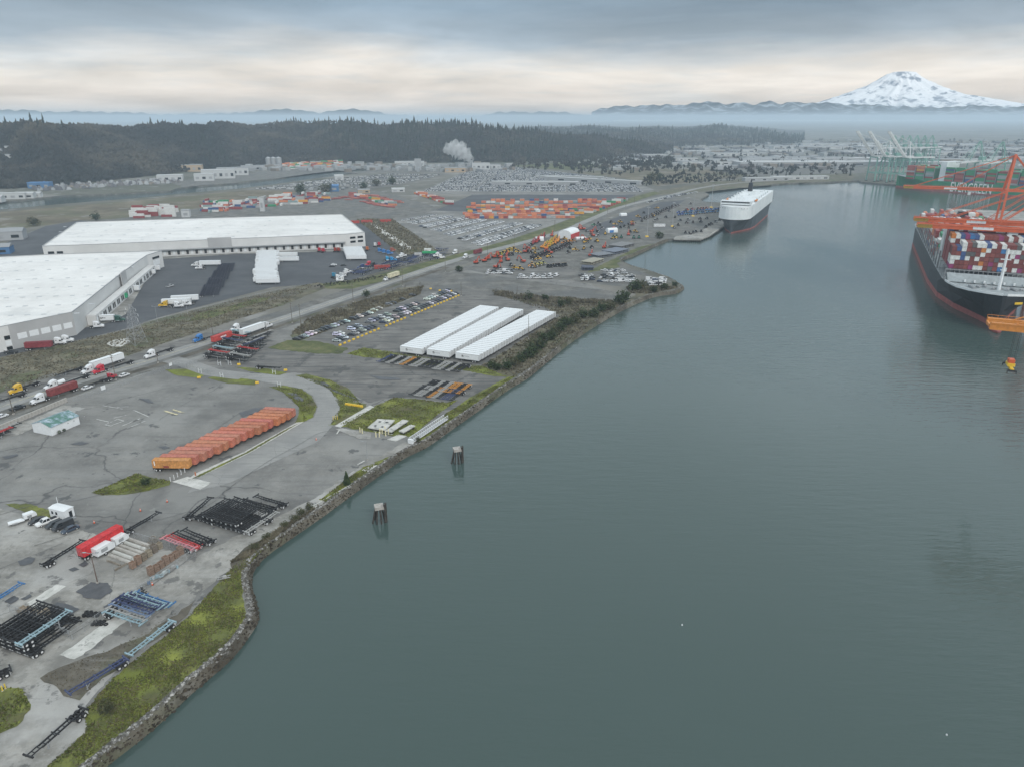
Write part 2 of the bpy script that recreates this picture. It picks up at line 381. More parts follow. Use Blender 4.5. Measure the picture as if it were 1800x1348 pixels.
# ---- waterline of the near bank, photo pixels (water plane)
WL = [(60, 1470), (120, 1405), (190, 1345), (270, 1281), (340, 1216), (405, 1160), (438, 1118), (454, 1090), (451, 1060), (443, 1030), (447, 1003), (470, 976), (520, 941), (570, 906), (612, 875),
      (660, 841), (710, 806), (752, 785), (800, 751), (850, 716), (900, 681), (932, 662), (1000, 606), (1060, 566), (1106, 541), (1150, 523), (1188, 517), (1203, 508),
      (1190, 498), (1176, 492), (1140, 480), (1112, 472), (1096, 465), (1092, 459), (1113, 452), (1152, 434), (1174, 425)]
PIER = [(1184, 427), (1232, 427.5), (1250, 418), (1283, 397)]
WLW = [g(x, y, WATER_Z) for x, y in WL]
WLS = smooth_line(WLW[:-9], 4) + WLW[-8:]
QA = R(63.5); quay_dir = Vector((math.cos(QA), math.sin(QA), 0))
q0 = g(1250, 414); q1 = q0 + quay_dir * 300; q2 = q1 + Vector((-quay_dir.y, quay_dir.x, 0)) * 75
far_sh = [(1232, 353), (1246, 345), (1238, 340.5), (1256, 337), (1305, 332), (1380, 325), (1450, 322.5), (1508, 320), (1516, 322.5), (1545, 325)]
FARW = [g(x, y, WATER_Z) for x, y in far_sh]
eg0 = g(1545, 325, WATER_Z); eg_dir = (g(1800, 350, WATER_Z) - g(1572, 333, WATER_Z)).normalized(); eg_n = Vector((-eg_dir.y, eg_dir.x, 0))
if eg_n.y < 0: eg_n = -eg_n
# other waterway (upper left): two banks
HS = [(-700, 435), (-300, 395), (0, 369), (110, 359), (240, 349), (330, 340), (420, 332), (480, 325), (540, 316), (600, 309), (650, 303), (690, 300), (712, 297)]   # near bank
HN = [(725, 294.5), (690, 293.5), (640, 296), (590, 299), (560, 302.5), (520, 309), (480, 315), (420, 321.5), (350, 327), (312, 331), (300, 336), (200, 341), (110, 344), (30, 353), (-300, 372), (-800, 400)]
def land():
    P = list(WLS)
    P = [p + Vector((0, 0, 0)) for p in P]
    # shrink inland so that the rock slope covers the gap: top edge of the bank
    top = []
    for i, p in enumerate(P):
        d = (P[min(i + 1, len(P) - 1)] - P[max(i - 1, 0)]).normalized(); n = Vector((-d.y, d.x, 0)); top.append(p + n * BANK)
    loop = [p.to_2d() for p in top]
    loop += [g(1184, 420).to_2d(), (g(1184, 420) + quay_dir * 6).to_2d()]
    loop += [(q0 + Vector((-quay_dir.y, quay_dir.x, 0)) * 14).to_2d(), (q1 + Vector((-quay_dir.y, quay_dir.x, 0)) * 14).to_2d(), q2.to_2d()]
    loop += [p.to_2d() for p in FARW]
    e = eg0
    loop += [(e + eg_dir * 700).to_2d()]
    f = 24000
    loop += [Vector((9000, 400)), Vector((f, 400)), Vector((f, f)), Vector((-f, f)), Vector((-f, 1400))]
    loop += [g(x, y).to_2d() for x, y in reversed(HN)]
    loop += [g(x, y).to_2d() for x, y in reversed(HS)]
    loop += [Vector((-6000, 500)), Vector((-6000, 20))]
    loop += [Vector((-60, 20))]
    L3 = [Vector((p.x, p.y, 0)) for p in loop]
    tris = tessellate_polygon([L3])
    if sum((L3[b] - L3[a]).cross(L3[c] - L3[a]).z for a, b, c in tris) < 0: tris = [(a, c, b) for a, b, c in tris]
    me = bpy.data.meshes.new('ground'); me.from_pydata([tuple(p) for p in L3], [], tris); me.materials.append(LAND); me.update()
    o = bpy.data.objects.new('ground', me); col.objects.link(o); o['kind'] = 'structure'
    # bank skirts for everything that is not the near rock slope
    mb = MB(); n = len(L3)
    for i in range(len(top) - 1, n):
        a = L3[i]; b = L3[(i + 1) % n]; mb.add([(a.x, a.y, 0), (b.x, b.y, 0), (b.x, b.y, -6), (a.x, a.y, -6)], [(0, 1, 2, 3)])
    s = mb.build('bank', MUD); s['kind'] = 'structure'
    return top
BANK = 2.2
BANKTOP = land()

# ---- water: one sheet with wind ripples
def water():
    m = bpy.data.materials.new('water'); m.use_nodes = True; nt = m.node_tree; N = nt.nodes; L = nt.links; b = N['Principled BSDF']
    b.inputs['Base Color'].default_value = (0.055, 0.083, 0.077, 1); b.inputs['Roughness'].default_value = 0.06; b.inputs['IOR'].default_value = 1.33
    b.inputs['Specular IOR Level'].default_value = 0.5
    tc = N.new('ShaderNodeTexCoord')
    def nz(scale, st, rot, detail=3, off=0.0):
        mp = N.new('ShaderNodeMapping'); mp.inputs[1].default_value = (off, off, 0); mp.inputs[2].default_value = (0, 0, rot); mp.inputs[3].default_value = st; L.new(tc.outputs['Object'], mp.inputs[0])
        n = N.new('ShaderNodeTexNoise'); n.inputs['Scale'].default_value = scale; n.inputs['Detail'].default_value = detail; n.inputs['Roughness'].default_value = 0.5; L.new(mp.outputs[0], n.inputs[0]); return n.outputs[0]
    def mth(op, a, bb):
        n = N.new('ShaderNodeMath'); n.operation = op
        for i, q in enumerate((a, bb)):
            if isinstance(q, (int, float)): n.inputs[i].default_value = q
            else: L.new(q, n.inputs[i])
        return n.outputs[0]
    rip = mth('ADD', nz(0.42, (0.22, 1, 1), R(12), 3), mth('MULTIPLY', nz(1.1, (0.35, 1, 1), R(5), 3), 0.45))
    gust = nz(0.006, (1, 0.45, 1), R(-30), 5, 3.0)
    mr = N.new('ShaderNodeMapRange'); mr.inputs[1].default_value = 0.35; mr.inputs[2].default_value = 0.65; mr.inputs[3].default_value = 0.12; mr.inputs[4].default_value = 1.0; L.new(gust, mr.inputs[0])
    bp = N.new('ShaderNodeBump'); bp.inputs['Distance'].default_value = 0.42; L.new(mth('MULTIPLY', rip, mr.outputs[0]), bp.inputs['Height']); bp.inputs['Strength'].default_value = 0.65
    L.new(bp.outputs[0], b.inputs['Normal'])
    mb = MB(); mb.add([(-7000, 20, WATER_Z), (12000, 20, WATER_Z), (12000, 9000, WATER_Z), (-7000, 9000, WATER_Z)], [(0, 1, 2, 3)])
    o = mb.build('water', m); o['kind'] = 'structure'
water()

# ---- rock slope of the near bank: earth core and thousands of loose stones
ROCK = ramp_mat('riprap_stone', [(0.3, (0.085, 0.080, 0.072)), (0.5, (0.165, 0.16, 0.148)), (0.74, (0.44, 0.43, 0.41))], 1.3, layers=[('n', 0.25, 0.55, 0.7, (0.075, 0.07, 0.055), 0.6)], detail=4)
ROCKW = ramp_mat('wet_weed_stone', [(0.3, (0.030, 0.026, 0.020)), (0.7, (0.085, 0.070, 0.050))], 0.5)
def bank():
    mb = MB(); n = len(WLS); vs = []
    for t, w in zip(BANKTOP, WLS):
        d = (w - t); d.z = 0; d.normalize()
        vs += [(t.x, t.y, 0.0), (t.x + d.x * 1.2, t.y + d.y * 1.2, 0.15), (w.x, w.y, WATER_Z + 0.05), (w.x + d.x * 3, w.y + d.y * 3, WATER_Z - 2)]
    fs = []
    for i in range(n - 1):
        for k in range(3): fs.append((4 * i + k, 4 * i + k + 1, 4 * i + 4 + k + 1, 4 * i + 4 + k))
    mb.add(vs, fs); o = mb.build('rock_slope', DIRT); o['kind'] = 'structure'
    # stones
    up, lo = MB(), MB()
    ico = [(0, 0, 1), (0.9, 0, 0.25), (0.28, 0.85, 0.25), (-0.72, 0.52, 0.25), (-0.72, -0.52, 0.25), (0.28, -0.85, 0.25), (0, 0, -0.7)]
    icf = [(0, 1, 2), (0, 2, 3), (0, 3, 4), (0, 4, 5), (0, 5, 1), (6, 2, 1), (6, 3, 2), (6, 4, 3), (6, 5, 4), (6, 1, 5)]
    for i in range(n - 1):
        a0, a1, b0, b1 = BANKTOP[i], BANKTOP[i + 1], WLS[i], WLS[i + 1]
        Ls = (b1 - b0).length; dist = ((b0 + b1) / 2).length
        dens = 20.0 if dist < 200 else (11.0 if dist < 330 else 3.0)
        for k in range(int(Ls * dens)):
            s = rnd.random(); t = rnd.random() * 1.1 - 0.04
            p = a0.lerp(a1, s).lerp(b0.lerp(b1, s), t); q_ = t * BANK; z = 0.15 * min(1, q_ / 1.2) if q_ < 1.2 else 0.15 + (WATER_Z - 0.1) * (q_ - 1.2) / (BANK - 1.2)
            r = rnd.choice((0.16, 0.22, 0.28, 0.36, 0.5)) * rnd.uniform(0.6, 1.2); Q = Matrix.Rotation(rnd.uniform(0, 6.3), 3, 'Z') @ Matrix.Rotation(rnd.uniform(-0.6, 0.6), 3, 'X')
            sx, sy, sz = rnd.uniform(0.8, 1.5), rnd.uniform(0.7, 1.1), rnd.uniform(0.5, 0.9)
            (lo if t > 0.62 + rnd.uniform(-0.12, 0.12) else up).add([Vector((p.x, p.y, z + r * 0.2)) + Q @ Vector((x * r * sx, y * r * sy, q * r * sz)) for x, y, q in ico], icf)
    tag(up.build('riprap', ROCK), 'grey riprap stones lining the shore above the waterline', 'rocks', kind='stuff')
    tag(lo.build('wet_riprap', ROCKW), 'dark weedy stones at the foot of the shore slope', 'rocks', kind='stuff')
bank()
# ---- wooded bluff across the flats: terrain strips whose crest and foot follow the real ridge
FOREST = ramp_mat('forest_floor', [(0.3, (0.012, 0.016, 0.014)), (0.5, (0.022, 0.024, 0.021)), (0.7, (0.055, 0.050, 0.038))], 0.006, layers=[('n', 0.004, 0.55, 0.65, (0.105, 0.095, 0.06), 0.5)], bump=0.5, bscale=0.05)
CONIFER_FAR = ramp_mat('far_conifer', [(0.3, (0.008, 0.014, 0.011)), (0.7, (0.022, 0.031, 0.022))], 0.02)
DECID_FAR = ramp_mat('far_bare_wood', [(0.28, (0.010, 0.014, 0.014)), (0.5, (0.026, 0.026, 0.024)), (0.72, (0.080, 0.070, 0.052))], 0.0055)
def interp(tab, x):
    if x <= tab[0][0]: return tab[0][1]
    for (a, b), (c, d) in zip(tab, tab[1:]):
        if x <= c: return b + (d - b) * (x - a) / (c - a)
    return tab[-1][1]
def hill(name, foot, crest, depth, x0, x1, step, tree_h, conif, ntrees, back=900, label=None, seed=1):
    rr = random.Random(seed); cols_ = []
    x = x0
    while x <= x1:
        p = g(x, interp(foot, x)); d = p.length; dirv = p / d
        r1 = d + depth * (0.85 + 0.3 * math.sin(x * 0.013) * math.sin(x * 0.037 + 1))
        u = (x - 900) / FPX
        # crest height from the skyline, less the trees that stand on it
        cp = at(x, interp(crest, x) + 2.6 * math.sin(x / 41 + seed) + 2.0 * math.sin(x / 17), (dirv * r1).y); hz = max(4.0, cp.z - tree_h * 0.75)
        c = []
        for k in range(9):
            t = k / 8; rr_ = d + (r1 - d) * t
            zz = hz * (t ** 0.9) * (1 + 0.14 * math.sin(x * 0.05 + 7 * t) * math.sin(3.1 * t) + 0.10 * math.sin(x * 0.021 + 2.0 + 4 * t) * math.sin(3.1 * t))
            c.append(Vector((dirv.x * rr_, dirv.y * rr_, zz)))
        c.append(Vector((dirv.x * (r1 + back), dirv.y * (r1 + back), hz * 0.85)))
        cols_.append(c); x += step
    mb = MB(); mb.loft(cols_, cap=False)
    mb.f = [tuple(reversed(f)) for f in mb.f]
    o = mb.build(name, FOREST, smooth=True); o['kind'] = 'structure'
    con, dec = MB(), MB()
    for _ in range(ntrees):
        i = rr.uniform(0, len(cols_) - 1.001); i0 = int(i); fi = i - i0
        t = rr.random(); k = t * 8.6; k = min(k, 8.2); k0 = int(k); fk = k - k0
        p = cols_[i0][k0].lerp(cols_[i0 + 1][k0], fi).lerp(cols_[i0][k0 + 1].lerp(cols_[i0 + 1][k0 + 1], fi), fk)
        cl = math.sin(p.x * 0.011) * math.sin(p.y * 0.009 + 1.3) + math.sin(p.x * 0.004 + 2)
        if rr.random() < conif(t, cl):
            h = tree_h * rr.choice((0.5, 0.6, 0.75, 0.9, 1.1, 1.4)) * rr.uniform(0.85, 1.15); r = h * rr.uniform(0.16, 0.26)
            for q in range(3):
                z0 = p.z + h * (0.05 + 0.27 * q); z1 = p.z + h * (0.48 + 0.26 * q); r0 = r * (1 - 0.27 * q)
                a0 = rr.random() * 6
                ring = [(p.x + math.cos(a0 + j * 1.047) * r0 * rr.uniform(0.7, 1.25), p.y + math.sin(a0 + j * 1.047) * r0 * rr.uniform(0.7, 1.25), z0 + rr.uniform(-0.06, 0.06) * h) for j in range(6)]
                con.add(ring + [(p.x, p.y, z1)], [(j, (j + 1) % 6, 6) for j in range(6)])
        else:
            h = tree_h * rr.uniform(0.45, 0.85); r = h * rr.uniform(0.35, 0.55)
            for q in range(6):
                a, e = rr.uniform(0, 6.28), rr.uniform(0.1, 1.2); w = rr.uniform(0.35, 0.6) * r
                cx, cy, cz = p.x + math.cos(a) * r * 1.1, p.y + math.sin(a) * r * 1.1, p.z + h * rr.uniform(0.2, 0.8); w *= 1.25
                dec.add([(cx - w, cy + rr.uniform(-w, w), cz - w * rr.random()), (cx + w, cy + rr.uniform(-w, w), cz - w * rr.random()), (cx + rr.uniform(-w, w) * 0.6, cy + rr.uniform(-w, w), cz + w * 0.7), (cx, cy - w, cz - w * .5)], [(0, 1, 2), (0, 3, 2), (1, 3, 2)])
    tag(con.build('conifer_wood', CONIFER_FAR), 'dark evergreen wood on the ' + label, 'wood', kind='stuff')
    tag(dec.build('bare_wood', DECID_FAR), 'brown leafless wood on the ' + label, 'wood', kind='stuff')
    return cols_
BLUFF = hill('bluff', [(-260, 348), (0, 333), (110, 327), (220, 315), (300, 306), (420, 293), (560, 287), (700, 287), (900, 286), (1000, 283), (1100, 276), (1180, 270)],
     [(-260, 210), (0, 213), (80, 213), (150, 214), (240, 216), (330, 217), (460, 212), (600, 212), (690, 214), (740, 210), (790, 213), (850, 220), (920, 226), (1000, 232), (1080, 243), (1180, 256)],
     430, -260, 1180, 12, 17, lambda t, cl: (0.38 if t > 0.80 else 0.10) + 0.42 * cl, 14000, label='bluff beyond the flats', seed=3)
HILL2 = hill('far_hill', [(880, 262), (1000, 262), (1150, 259), (1300, 256), (1420, 252)],
     [(880, 228), (960, 224), (1060, 225), (1160, 222), (1260, 223), (1330, 227), (1380, 235), (1420, 245)], 1500, 880, 1420, 14, 20, lambda t, cl: 0.5 + 0.3 * cl, 3500, back=2500, label='low hill left of the snowy mountain', seed=5)

# ---- blue foothill ranges and the volcano, far outside the haze layer
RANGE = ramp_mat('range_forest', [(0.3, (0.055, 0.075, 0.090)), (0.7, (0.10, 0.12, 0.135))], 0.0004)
RANGES = None
def range_strip(name, tab, Y, m, label, seed, thick=5000, snow=0.0):
    rr = random.Random(seed); cols_ = []; x = tab[0][0]
    ph = [rr.uniform(0, 6) for _ in range(6)]
    while x <= tab[-1][0]:
        y = interp(tab, x) + 1.5 * math.sin(x * 0.11 + ph[0]) * math.sin(x * 0.043 + ph[1]) + 0.9 * math.sin(x * 0.27 + ph[2])
        top = at(x, y, Y); c = []
        for k, (f, zf) in enumerate(((-1.0, 0.0), (-0.6, 0.35), (-0.3, 0.65), (-0.12, 0.88), (0.0, 1.0), (0.5, 0.6), (1.0, 0.0))):
            w = 1 + 0.12 * math.sin(x * 0.2 + k * 1.7 + ph[3]); s = 1 + f * thick / Y
            c.append(Vector((top.x * s, top.y * s, max(0, top.z * zf * (w if 0 < k < 4 else 1)))))
        cols_.append(c); x += 4
    mb = MB(); mb.loft(cols_, cap=False); mb.f = [tuple(reversed(f)) for f in mb.f]
    o = mb.build(name, m, smooth=True); o['kind'] = 'structure'; return o
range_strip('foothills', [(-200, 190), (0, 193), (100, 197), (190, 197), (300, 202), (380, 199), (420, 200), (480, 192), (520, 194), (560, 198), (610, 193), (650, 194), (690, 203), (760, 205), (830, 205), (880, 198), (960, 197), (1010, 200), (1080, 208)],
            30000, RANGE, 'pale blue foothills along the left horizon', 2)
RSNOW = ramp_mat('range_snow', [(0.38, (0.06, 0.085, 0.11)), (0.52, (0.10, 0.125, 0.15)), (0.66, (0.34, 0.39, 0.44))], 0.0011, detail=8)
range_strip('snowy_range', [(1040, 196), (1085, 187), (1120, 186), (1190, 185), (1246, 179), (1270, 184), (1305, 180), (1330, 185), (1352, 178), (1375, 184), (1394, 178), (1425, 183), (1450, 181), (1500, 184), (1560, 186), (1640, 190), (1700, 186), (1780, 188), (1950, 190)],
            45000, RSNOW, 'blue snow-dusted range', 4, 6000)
def volcano():
    Y = 68000.0; top = at(1590, 126, Y); H = top.z
    # silhouette half-widths (photo pixels from the axis) against height
    left = [(126, 0), (127, 15), (131, 27), (138, 38), (150, 55), (165, 90), (180, 130), (200, 190)]
    right = [(126, 0), (127, 13), (129, 19), (138, 30), (152, 56), (163, 82), (168, 97), (178, 150), (186, 195), (200, 260)]
    k = top.x / (1590 - 900)                         # metres per pixel at that distance
    rr = random.Random(11); NA, NR = 160, 46; vs, fs = [], []
    ridge = [(rr.uniform(0, 6.28), rr.uniform(0.02, 0.07), rr.randint(9, 48)) for _ in range(14)]
    zrow = [126 + 74 * (i / (NR - 1)) ** 1.1 for i in range(NR)]
    for i, yr in enumerate(zrow):
        z = at(1597, yr, Y).z
        wl = interp(left, yr) if False else None
        for j in range(NA):
            a = 2 * math.pi * j / NA; ca = math.cos(a)
            L_ = next(((w0 + (w1 - w0) * (yr - y0) / (y1 - y0)) for (y0, w0), (y1, w1) in zip(left, left[1:]) if y0 <= yr <= y1), left[-1][1])
            R_ = next(((w0 + (w1 - w0) * (yr - y0) / (y1 - y0)) for (y0, w0), (y1, w1) in zip(right, right[1:]) if y0 <= yr <= y1), right[-1][1])
            w = (L_ * (1 - ca) / 2 + R_ * (1 + ca) / 2) * k
            f = i / (NR - 1)
            w *= 1 + 0.40 * min(1, f * 3) * sum(am * math.sin(n * a + p + 2.2 * f * (n % 3)) for p, am, n in ridge) * (0.35 + 0.65 * abs(math.sin(a)))
            vs.append((top.x + math.cos(a) * w, Y + math.sin(a) * w * 0.9, z + (rr.uniform(-40, 40) if i > 1 else 0)))
    for i in range(NR - 1):
        for j in range(NA): fs.append((i * NA + j, (i + 1) * NA + j, (i + 1) * NA + (j + 1) % NA, i * NA + (j + 1) % NA))
    vs.append((top.x, Y, H)); fs += [(len(vs) - 1, j, (j + 1) % NA) for j in range(NA)]
    m = bpy.data.materials.new('snow_rock_and_shade'); m.use_nodes = True; nt = m.node_tree; N = nt.nodes; L = nt.links; b = N['Principled BSDF']; b.inputs['Roughness'].default_value = 0.9
    tc = N.new('ShaderNodeTexCoord'); mp = N.new('ShaderNodeMapping'); mp.inputs[3].default_value = (1, 1, 0.45); L.new(tc.outputs['Object'], mp.inputs[0])
    n = N.new('ShaderNodeTexNoise'); n.inputs['Scale'].default_value = 0.0010; n.inputs['Detail'].default_value = 9; n.inputs['Roughness'].default_value = 0.66; L.new(mp.outputs[0], n.inputs[0])
    cr = N.new('ShaderNodeValToRGB'); L.new(n.outputs[0], cr.inputs[0]); e = cr.color_ramp.elements
    e[0].position = 0.40; e[0].color = (0.27, 0.32, 0.39, 1); e[1].position = 0.49; e[1].color = (0.74, 0.77, 0.81, 1)  # grey-blue stop is bare rock and also bluish shade painted onto the snow
    L.new(cr.outputs[0], b.inputs['Base Color'])
    bp = N.new('ShaderNodeBump'); bp.inputs['Strength'].default_value = 0.9; bp.inputs['Distance'].default_value = 150.0; L.new(n.outputs[0], bp.inputs['Height']); L.new(bp.outputs[0], b.inputs['Normal'])
    me = bpy.data.meshes.new('volcano'); me.from_pydata(vs, [], fs); me.materials.append(m); me.polygons.foreach_set('use_smooth', [True] * len(fs)); me.update()
    o = bpy.data.objects.new('snowy_mountain', me); col.objects.link(o); o['kind'] = 'structure'
volcano()
# ---- paved areas, verges and roads, each a thin sheet a few centimetres above the one below
Z = [0.02]
def zone(name, pts, m, z, jit=0.0): return sheet(name, pts, z, m, jitter=jit)
zone('terminal_yard', [(-300, 838), (-100, 770), (60, 722), (160, 684), (300, 640), (400, 606), (640, 528), (800, 475), (868, 452), (1100, 520), (1085, 545), (900, 669), (820, 728), (740, 778), (600, 866), (480, 948),
     (432, 1000), (428, 1085), (330, 1195), (120, 1348), (-40, 1440), (-400, 1440)], ASPH, 0.03, 0.6)
zone('worn_yard', [(330, 640), (420, 612), (470, 597), (520, 606), (600, 613), (640, 611), (700, 622), (850, 652), (890, 662), (850, 688), (722, 699), (692, 698), (648, 708), (560, 664), (520, 655), (470, 656), (380, 643)], ASPH_OLD, 0.06, 0.4)
zone('trailer_yard', [(525, 603), (640, 558), (738, 520), (812, 511), (880, 519), (960, 540), (985, 556), (850, 642), (700, 626), (632, 611), (590, 612)], ASPH_OLD, 0.07, 0.3)
zone('gravel_field', [(690, 500), (770, 478), (832, 480), (960, 498), (1108, 516), (1094, 533), (960, 525), (812, 508), (742, 516)], MUD, 0.06, 0.6)
zone('bank_scrub', [(878, 520), (960, 526), (1100, 534), (1140, 517), (1196, 506), (1180, 499), (1100, 505), (1108, 516), (1130, 508), (1080, 545), (1040, 570), (905, 664), (888, 664), (846, 644), (985, 556), (958, 540)], SCRUB, 0.08, 0.8)
zone('hedge_scrub', [(510, 590), (540, 562), (640, 528), (700, 507), (745, 503), (738, 518), (640, 556), (560, 588), (520, 602)], SCRUB, 0.085, 0.8)
zone('verge', [(470, 612), (505, 598), (560, 600), (612, 613), (600, 622), (560, 622), (500, 616)], VERGE, 0.09, 0.5)
zone('verge', [(610, 622), (640, 611), (700, 622), (800, 640), (850, 645), (892, 662), (870, 662), (800, 648), (700, 632), (640, 628)], GRASS, 0.09, 0.4)
zone('concrete_yard', [(-300, 830), (0, 893), (187, 943), (345, 978), (402, 984), (335, 1040), (228, 1150), (150, 1240), (152, 1285), (40, 1380), (-60, 1440), (-400, 1440)], CONC, 0.06, 0.3)
zone('shore_strip', [(345, 978), (440, 930), (545, 880), (640, 815), (725, 770), (735, 782), (660, 832), (560, 900), (490, 938), (420, 985), (330, 1060), (300, 1050)], CONC, 0.075, 0.6)
zone('lawn', [(60, 1400), (85, 1345), (150, 1288), (152, 1245), (200, 1190), (262, 1140), (330, 1085), (365, 1045), (410, 995), (455, 952), (498, 925), (520, 922), (505, 938), (452, 978), (430, 1005), (427, 1050), (440, 1085), (412, 1128), (330, 1200), (250, 1262), (130, 1350), (70, 1410)], GRASS, 0.10, 0.5)
zone('bare_soil', [(70, 1190), (125, 1164), (205, 1136), (262, 1112), (320, 1070), (345, 1052), (330, 1080), (225, 1160), (172, 1200), (140, 1230), (105, 1216)], DIRT, 0.11, 0.6)
zone('shore_scrub', [(405, 990), (430, 962), (480, 938), (560, 890), (575, 893), (505, 936), (452, 980), (428, 1005), (412, 1008)], DIRT, 0.115, 0.5)
zone('lawn', [(-60, 1205), (15, 1208), (42, 1210), (53, 1246), (30, 1275), (-40, 1310), (-120, 1330)], GRASS, 0.10, 0.4)
zone('lawn', [(562, 878), (640, 820), (664, 815), (650, 835), (600, 866), (580, 884)], GRASS, 0.11, 0.4)
zone('lawn', [(658, 812), (690, 800), (684, 808), (664, 818)], GRASS, 0.11, 0.3)
zone('verge', [(8, 886), (45, 884), (76, 892), (112, 903), (92, 914), (50, 902)], GRASS, 0.10, 0.4)
zone('island', [(162, 866), (240, 832), (262, 838), (300, 846), (298, 852), (262, 862), (218, 869), (180, 870)], GRASS, 0.10, 0.3)
zone('median_kerb', [(328, 843), (345, 831), (430, 793), (521, 742), (534, 741), (440, 795), (350, 838)], PALEC, 0.12)
zone('median_strip', [(334, 842.5), (350, 833.5), (430, 795.5), (505, 752.5), (528, 741.8), (440, 793.5), (352, 836.5)], GRASS, 0.17, 0.15)
zone('verge_loop', [(473, 680), (497, 677), (530, 684), (548, 696), (557, 714), (550, 733), (534, 741), (518, 744), (525, 728), (526, 716), (515, 702), (495, 688)], GRASS, 0.11, 0.2)
zone('turn_road', [(370, 656), (420, 655), (520, 660), (560, 672), (585, 690), (598, 712), (590, 742), (560, 775), (400, 850), (330, 866), (352, 836), (440, 795), (534, 742), (552, 733), (559, 714), (550, 695), (530, 683), (470, 672)], ROADM, 0.10, 0.2)
zone('verge_loop', [(519, 660), (538, 657), (580, 668), (612, 682), (626, 698), (620, 706), (645, 710), (640, 717), (598, 746), (578, 747), (590, 738), (598, 718), (596, 704), (580, 684), (556, 669)], GRASS, 0.13, 0.25)
zone('verge', [(412, 645), (470, 648), (505, 655), (490, 660), (440, 653)], GRASS, 0.12, 0.2)
zone('verge', [(364, 664), (385, 660), (450, 668), (448, 677), (400, 674)], GRASS, 0.12, 0.2)
zone('verge', [(290, 650), (330, 648), (364, 658), (350, 664), (310, 660)], GRASS, 0.12, 0.2)
zone('lawn', [(592, 748), (648, 718), (692, 699), (722, 700), (785, 708), (806, 702), (780, 724), (724, 766), (700, 768), (650, 758)], GRASS, 0.11, 0.4)
zone('shore_lawn', [(730, 766), (785, 722), (830, 690), (895, 662), (906, 662), (838, 714), (770, 764), (735, 780)], GRASS, 0.10, 0.4)
zone('shore_path', [(725, 766), (770, 727), (818, 694), (884, 662), (890, 663.5), (826, 698), (780, 731), (735, 768)], ASPH_OLD, 0.14, 0.2)
zone('kerb_walk', [(588, 748), (650, 712), (658, 715), (598, 751)], PALEC, 0.15)
zone('concrete_pad', [(636, 826), (652, 816), (672, 819), (656, 831)], PALEC, 0.16)
zone('concrete_pad', [(590, 754), (600, 752), (652, 760), (652, 772), (630, 770)], CONC, 0.16, 0.2)
zone('concrete_pad', [(680, 772), (700, 763), (716, 766), (696, 775)], PALEC, 0.16, 0.1)
zone('concrete_pad', [(546, 894), (556, 888), (566, 890), (556, 898)], PALEC, 0.16, 0.1)
zone('concrete_pad', [(105, 1150), (190, 1090), (232, 1068), (240, 1076), (160, 1140), (130, 1158)], PALEC, 0.09, 0.3)
zone('concrete_pad', [(45, 1060), (100, 1026), (116, 1030), (60, 1066)], PALEC, 0.09, 0.2)
zone('hatched_bay', [(302, 846), (330, 837), (372, 848), (352, 860)], PALEC, 0.17)
for pts in ([(133, 1040), (160, 1022), (190, 1024), (198, 1038), (176, 1052), (150, 1050)], [(76, 1075), (100, 1058), (128, 1064), (140, 1070), (122, 1082), (125, 1096), (100, 1102), (82, 1090)], [(30, 986), (48, 979), (62, 980), (56, 990), (36, 993)],
            [(8, 1056), (26, 1046), (33, 1052), (20, 1060)], [(181, 1066), (208, 1050), (212, 1056), (195, 1070)], [(120, 1000), (131, 996), (140, 1000), (128, 1004)], [(36, 1052), (52, 1043), (56, 1048), (44, 1054)], [(138, 992), (150, 984), (156, 990), (146, 996)],
            [(420, 725), (445, 717), (462, 716), (452, 724), (425, 733)], [(506, 690), (520, 691), (534, 702), (531, 706), (518, 701)], [(551, 668), (572, 672), (582, 679), (570, 679)], [(278, 785), (292, 783), (299, 786), (288, 789)],
            [(4, 802), (30, 797), (32, 800), (10, 807)], [(123, 780), (140, 776), (158, 778), (140, 782)], [(245, 700), (262, 701), (270, 708), (258, 707)], [(560, 672), (600, 690), (640, 705), (632, 704), (590, 690)], [(650, 660), (700, 664), (705, 668), (668, 667)]):
    zone('wet_patch', pts, PUDDLE, 0.19, 0.25)
# worn paint: loading-bay outlines on the upper yard, hatch strokes, yellow box
def stroke(a, b, w=0.35, m=None, z=0.18):
    ribbon('painted_line', [g(*a), g(*b)], w, z, m or WHITEP)
YELP = ramp_mat('worn_yellow_paint', [(0.3, (0.55, 0.47, 0.25)), (0.6, (0.68, 0.62, 0.42))], 0.9, layers=[('n', 0.6, 0.5, 0.6, (0.22, 0.22, 0.2), 0.8)])
for a, b in [((170, 737), (192, 742)), ((184, 747), (207, 737)), ((207, 737), (218, 740)), ((218, 740), (196, 748)), ((186, 747), (196, 749)), ((214, 749), (246, 736)), ((224, 753), (256, 740)), ((181, 713), (216, 719)), ((200, 735), (222, 730)), ((235, 721), (262, 733)), ((230, 742), (245, 737)), ((206, 716), (226, 715))]:
    stroke(a, b)
stroke((288, 722), (312, 729), 0.9, YELP); stroke((304, 720), (324, 726), 0.9, YELP)
for i in range(6):
    stroke((312 + i * 10, 850 - i * 0.5), (330 + i * 6.5, 843.5 + i * 1.2), 0.22, WHITEP)
for a, b in [((553, 888), (604, 859)), ((604, 859), (626, 846)), ((628, 817), (641, 810)), ((540, 892), (553, 888)), ((690, 764), (655, 757)), ((597, 755), (592, 763))]:
    stroke(a, b, 0.5, PALEC)
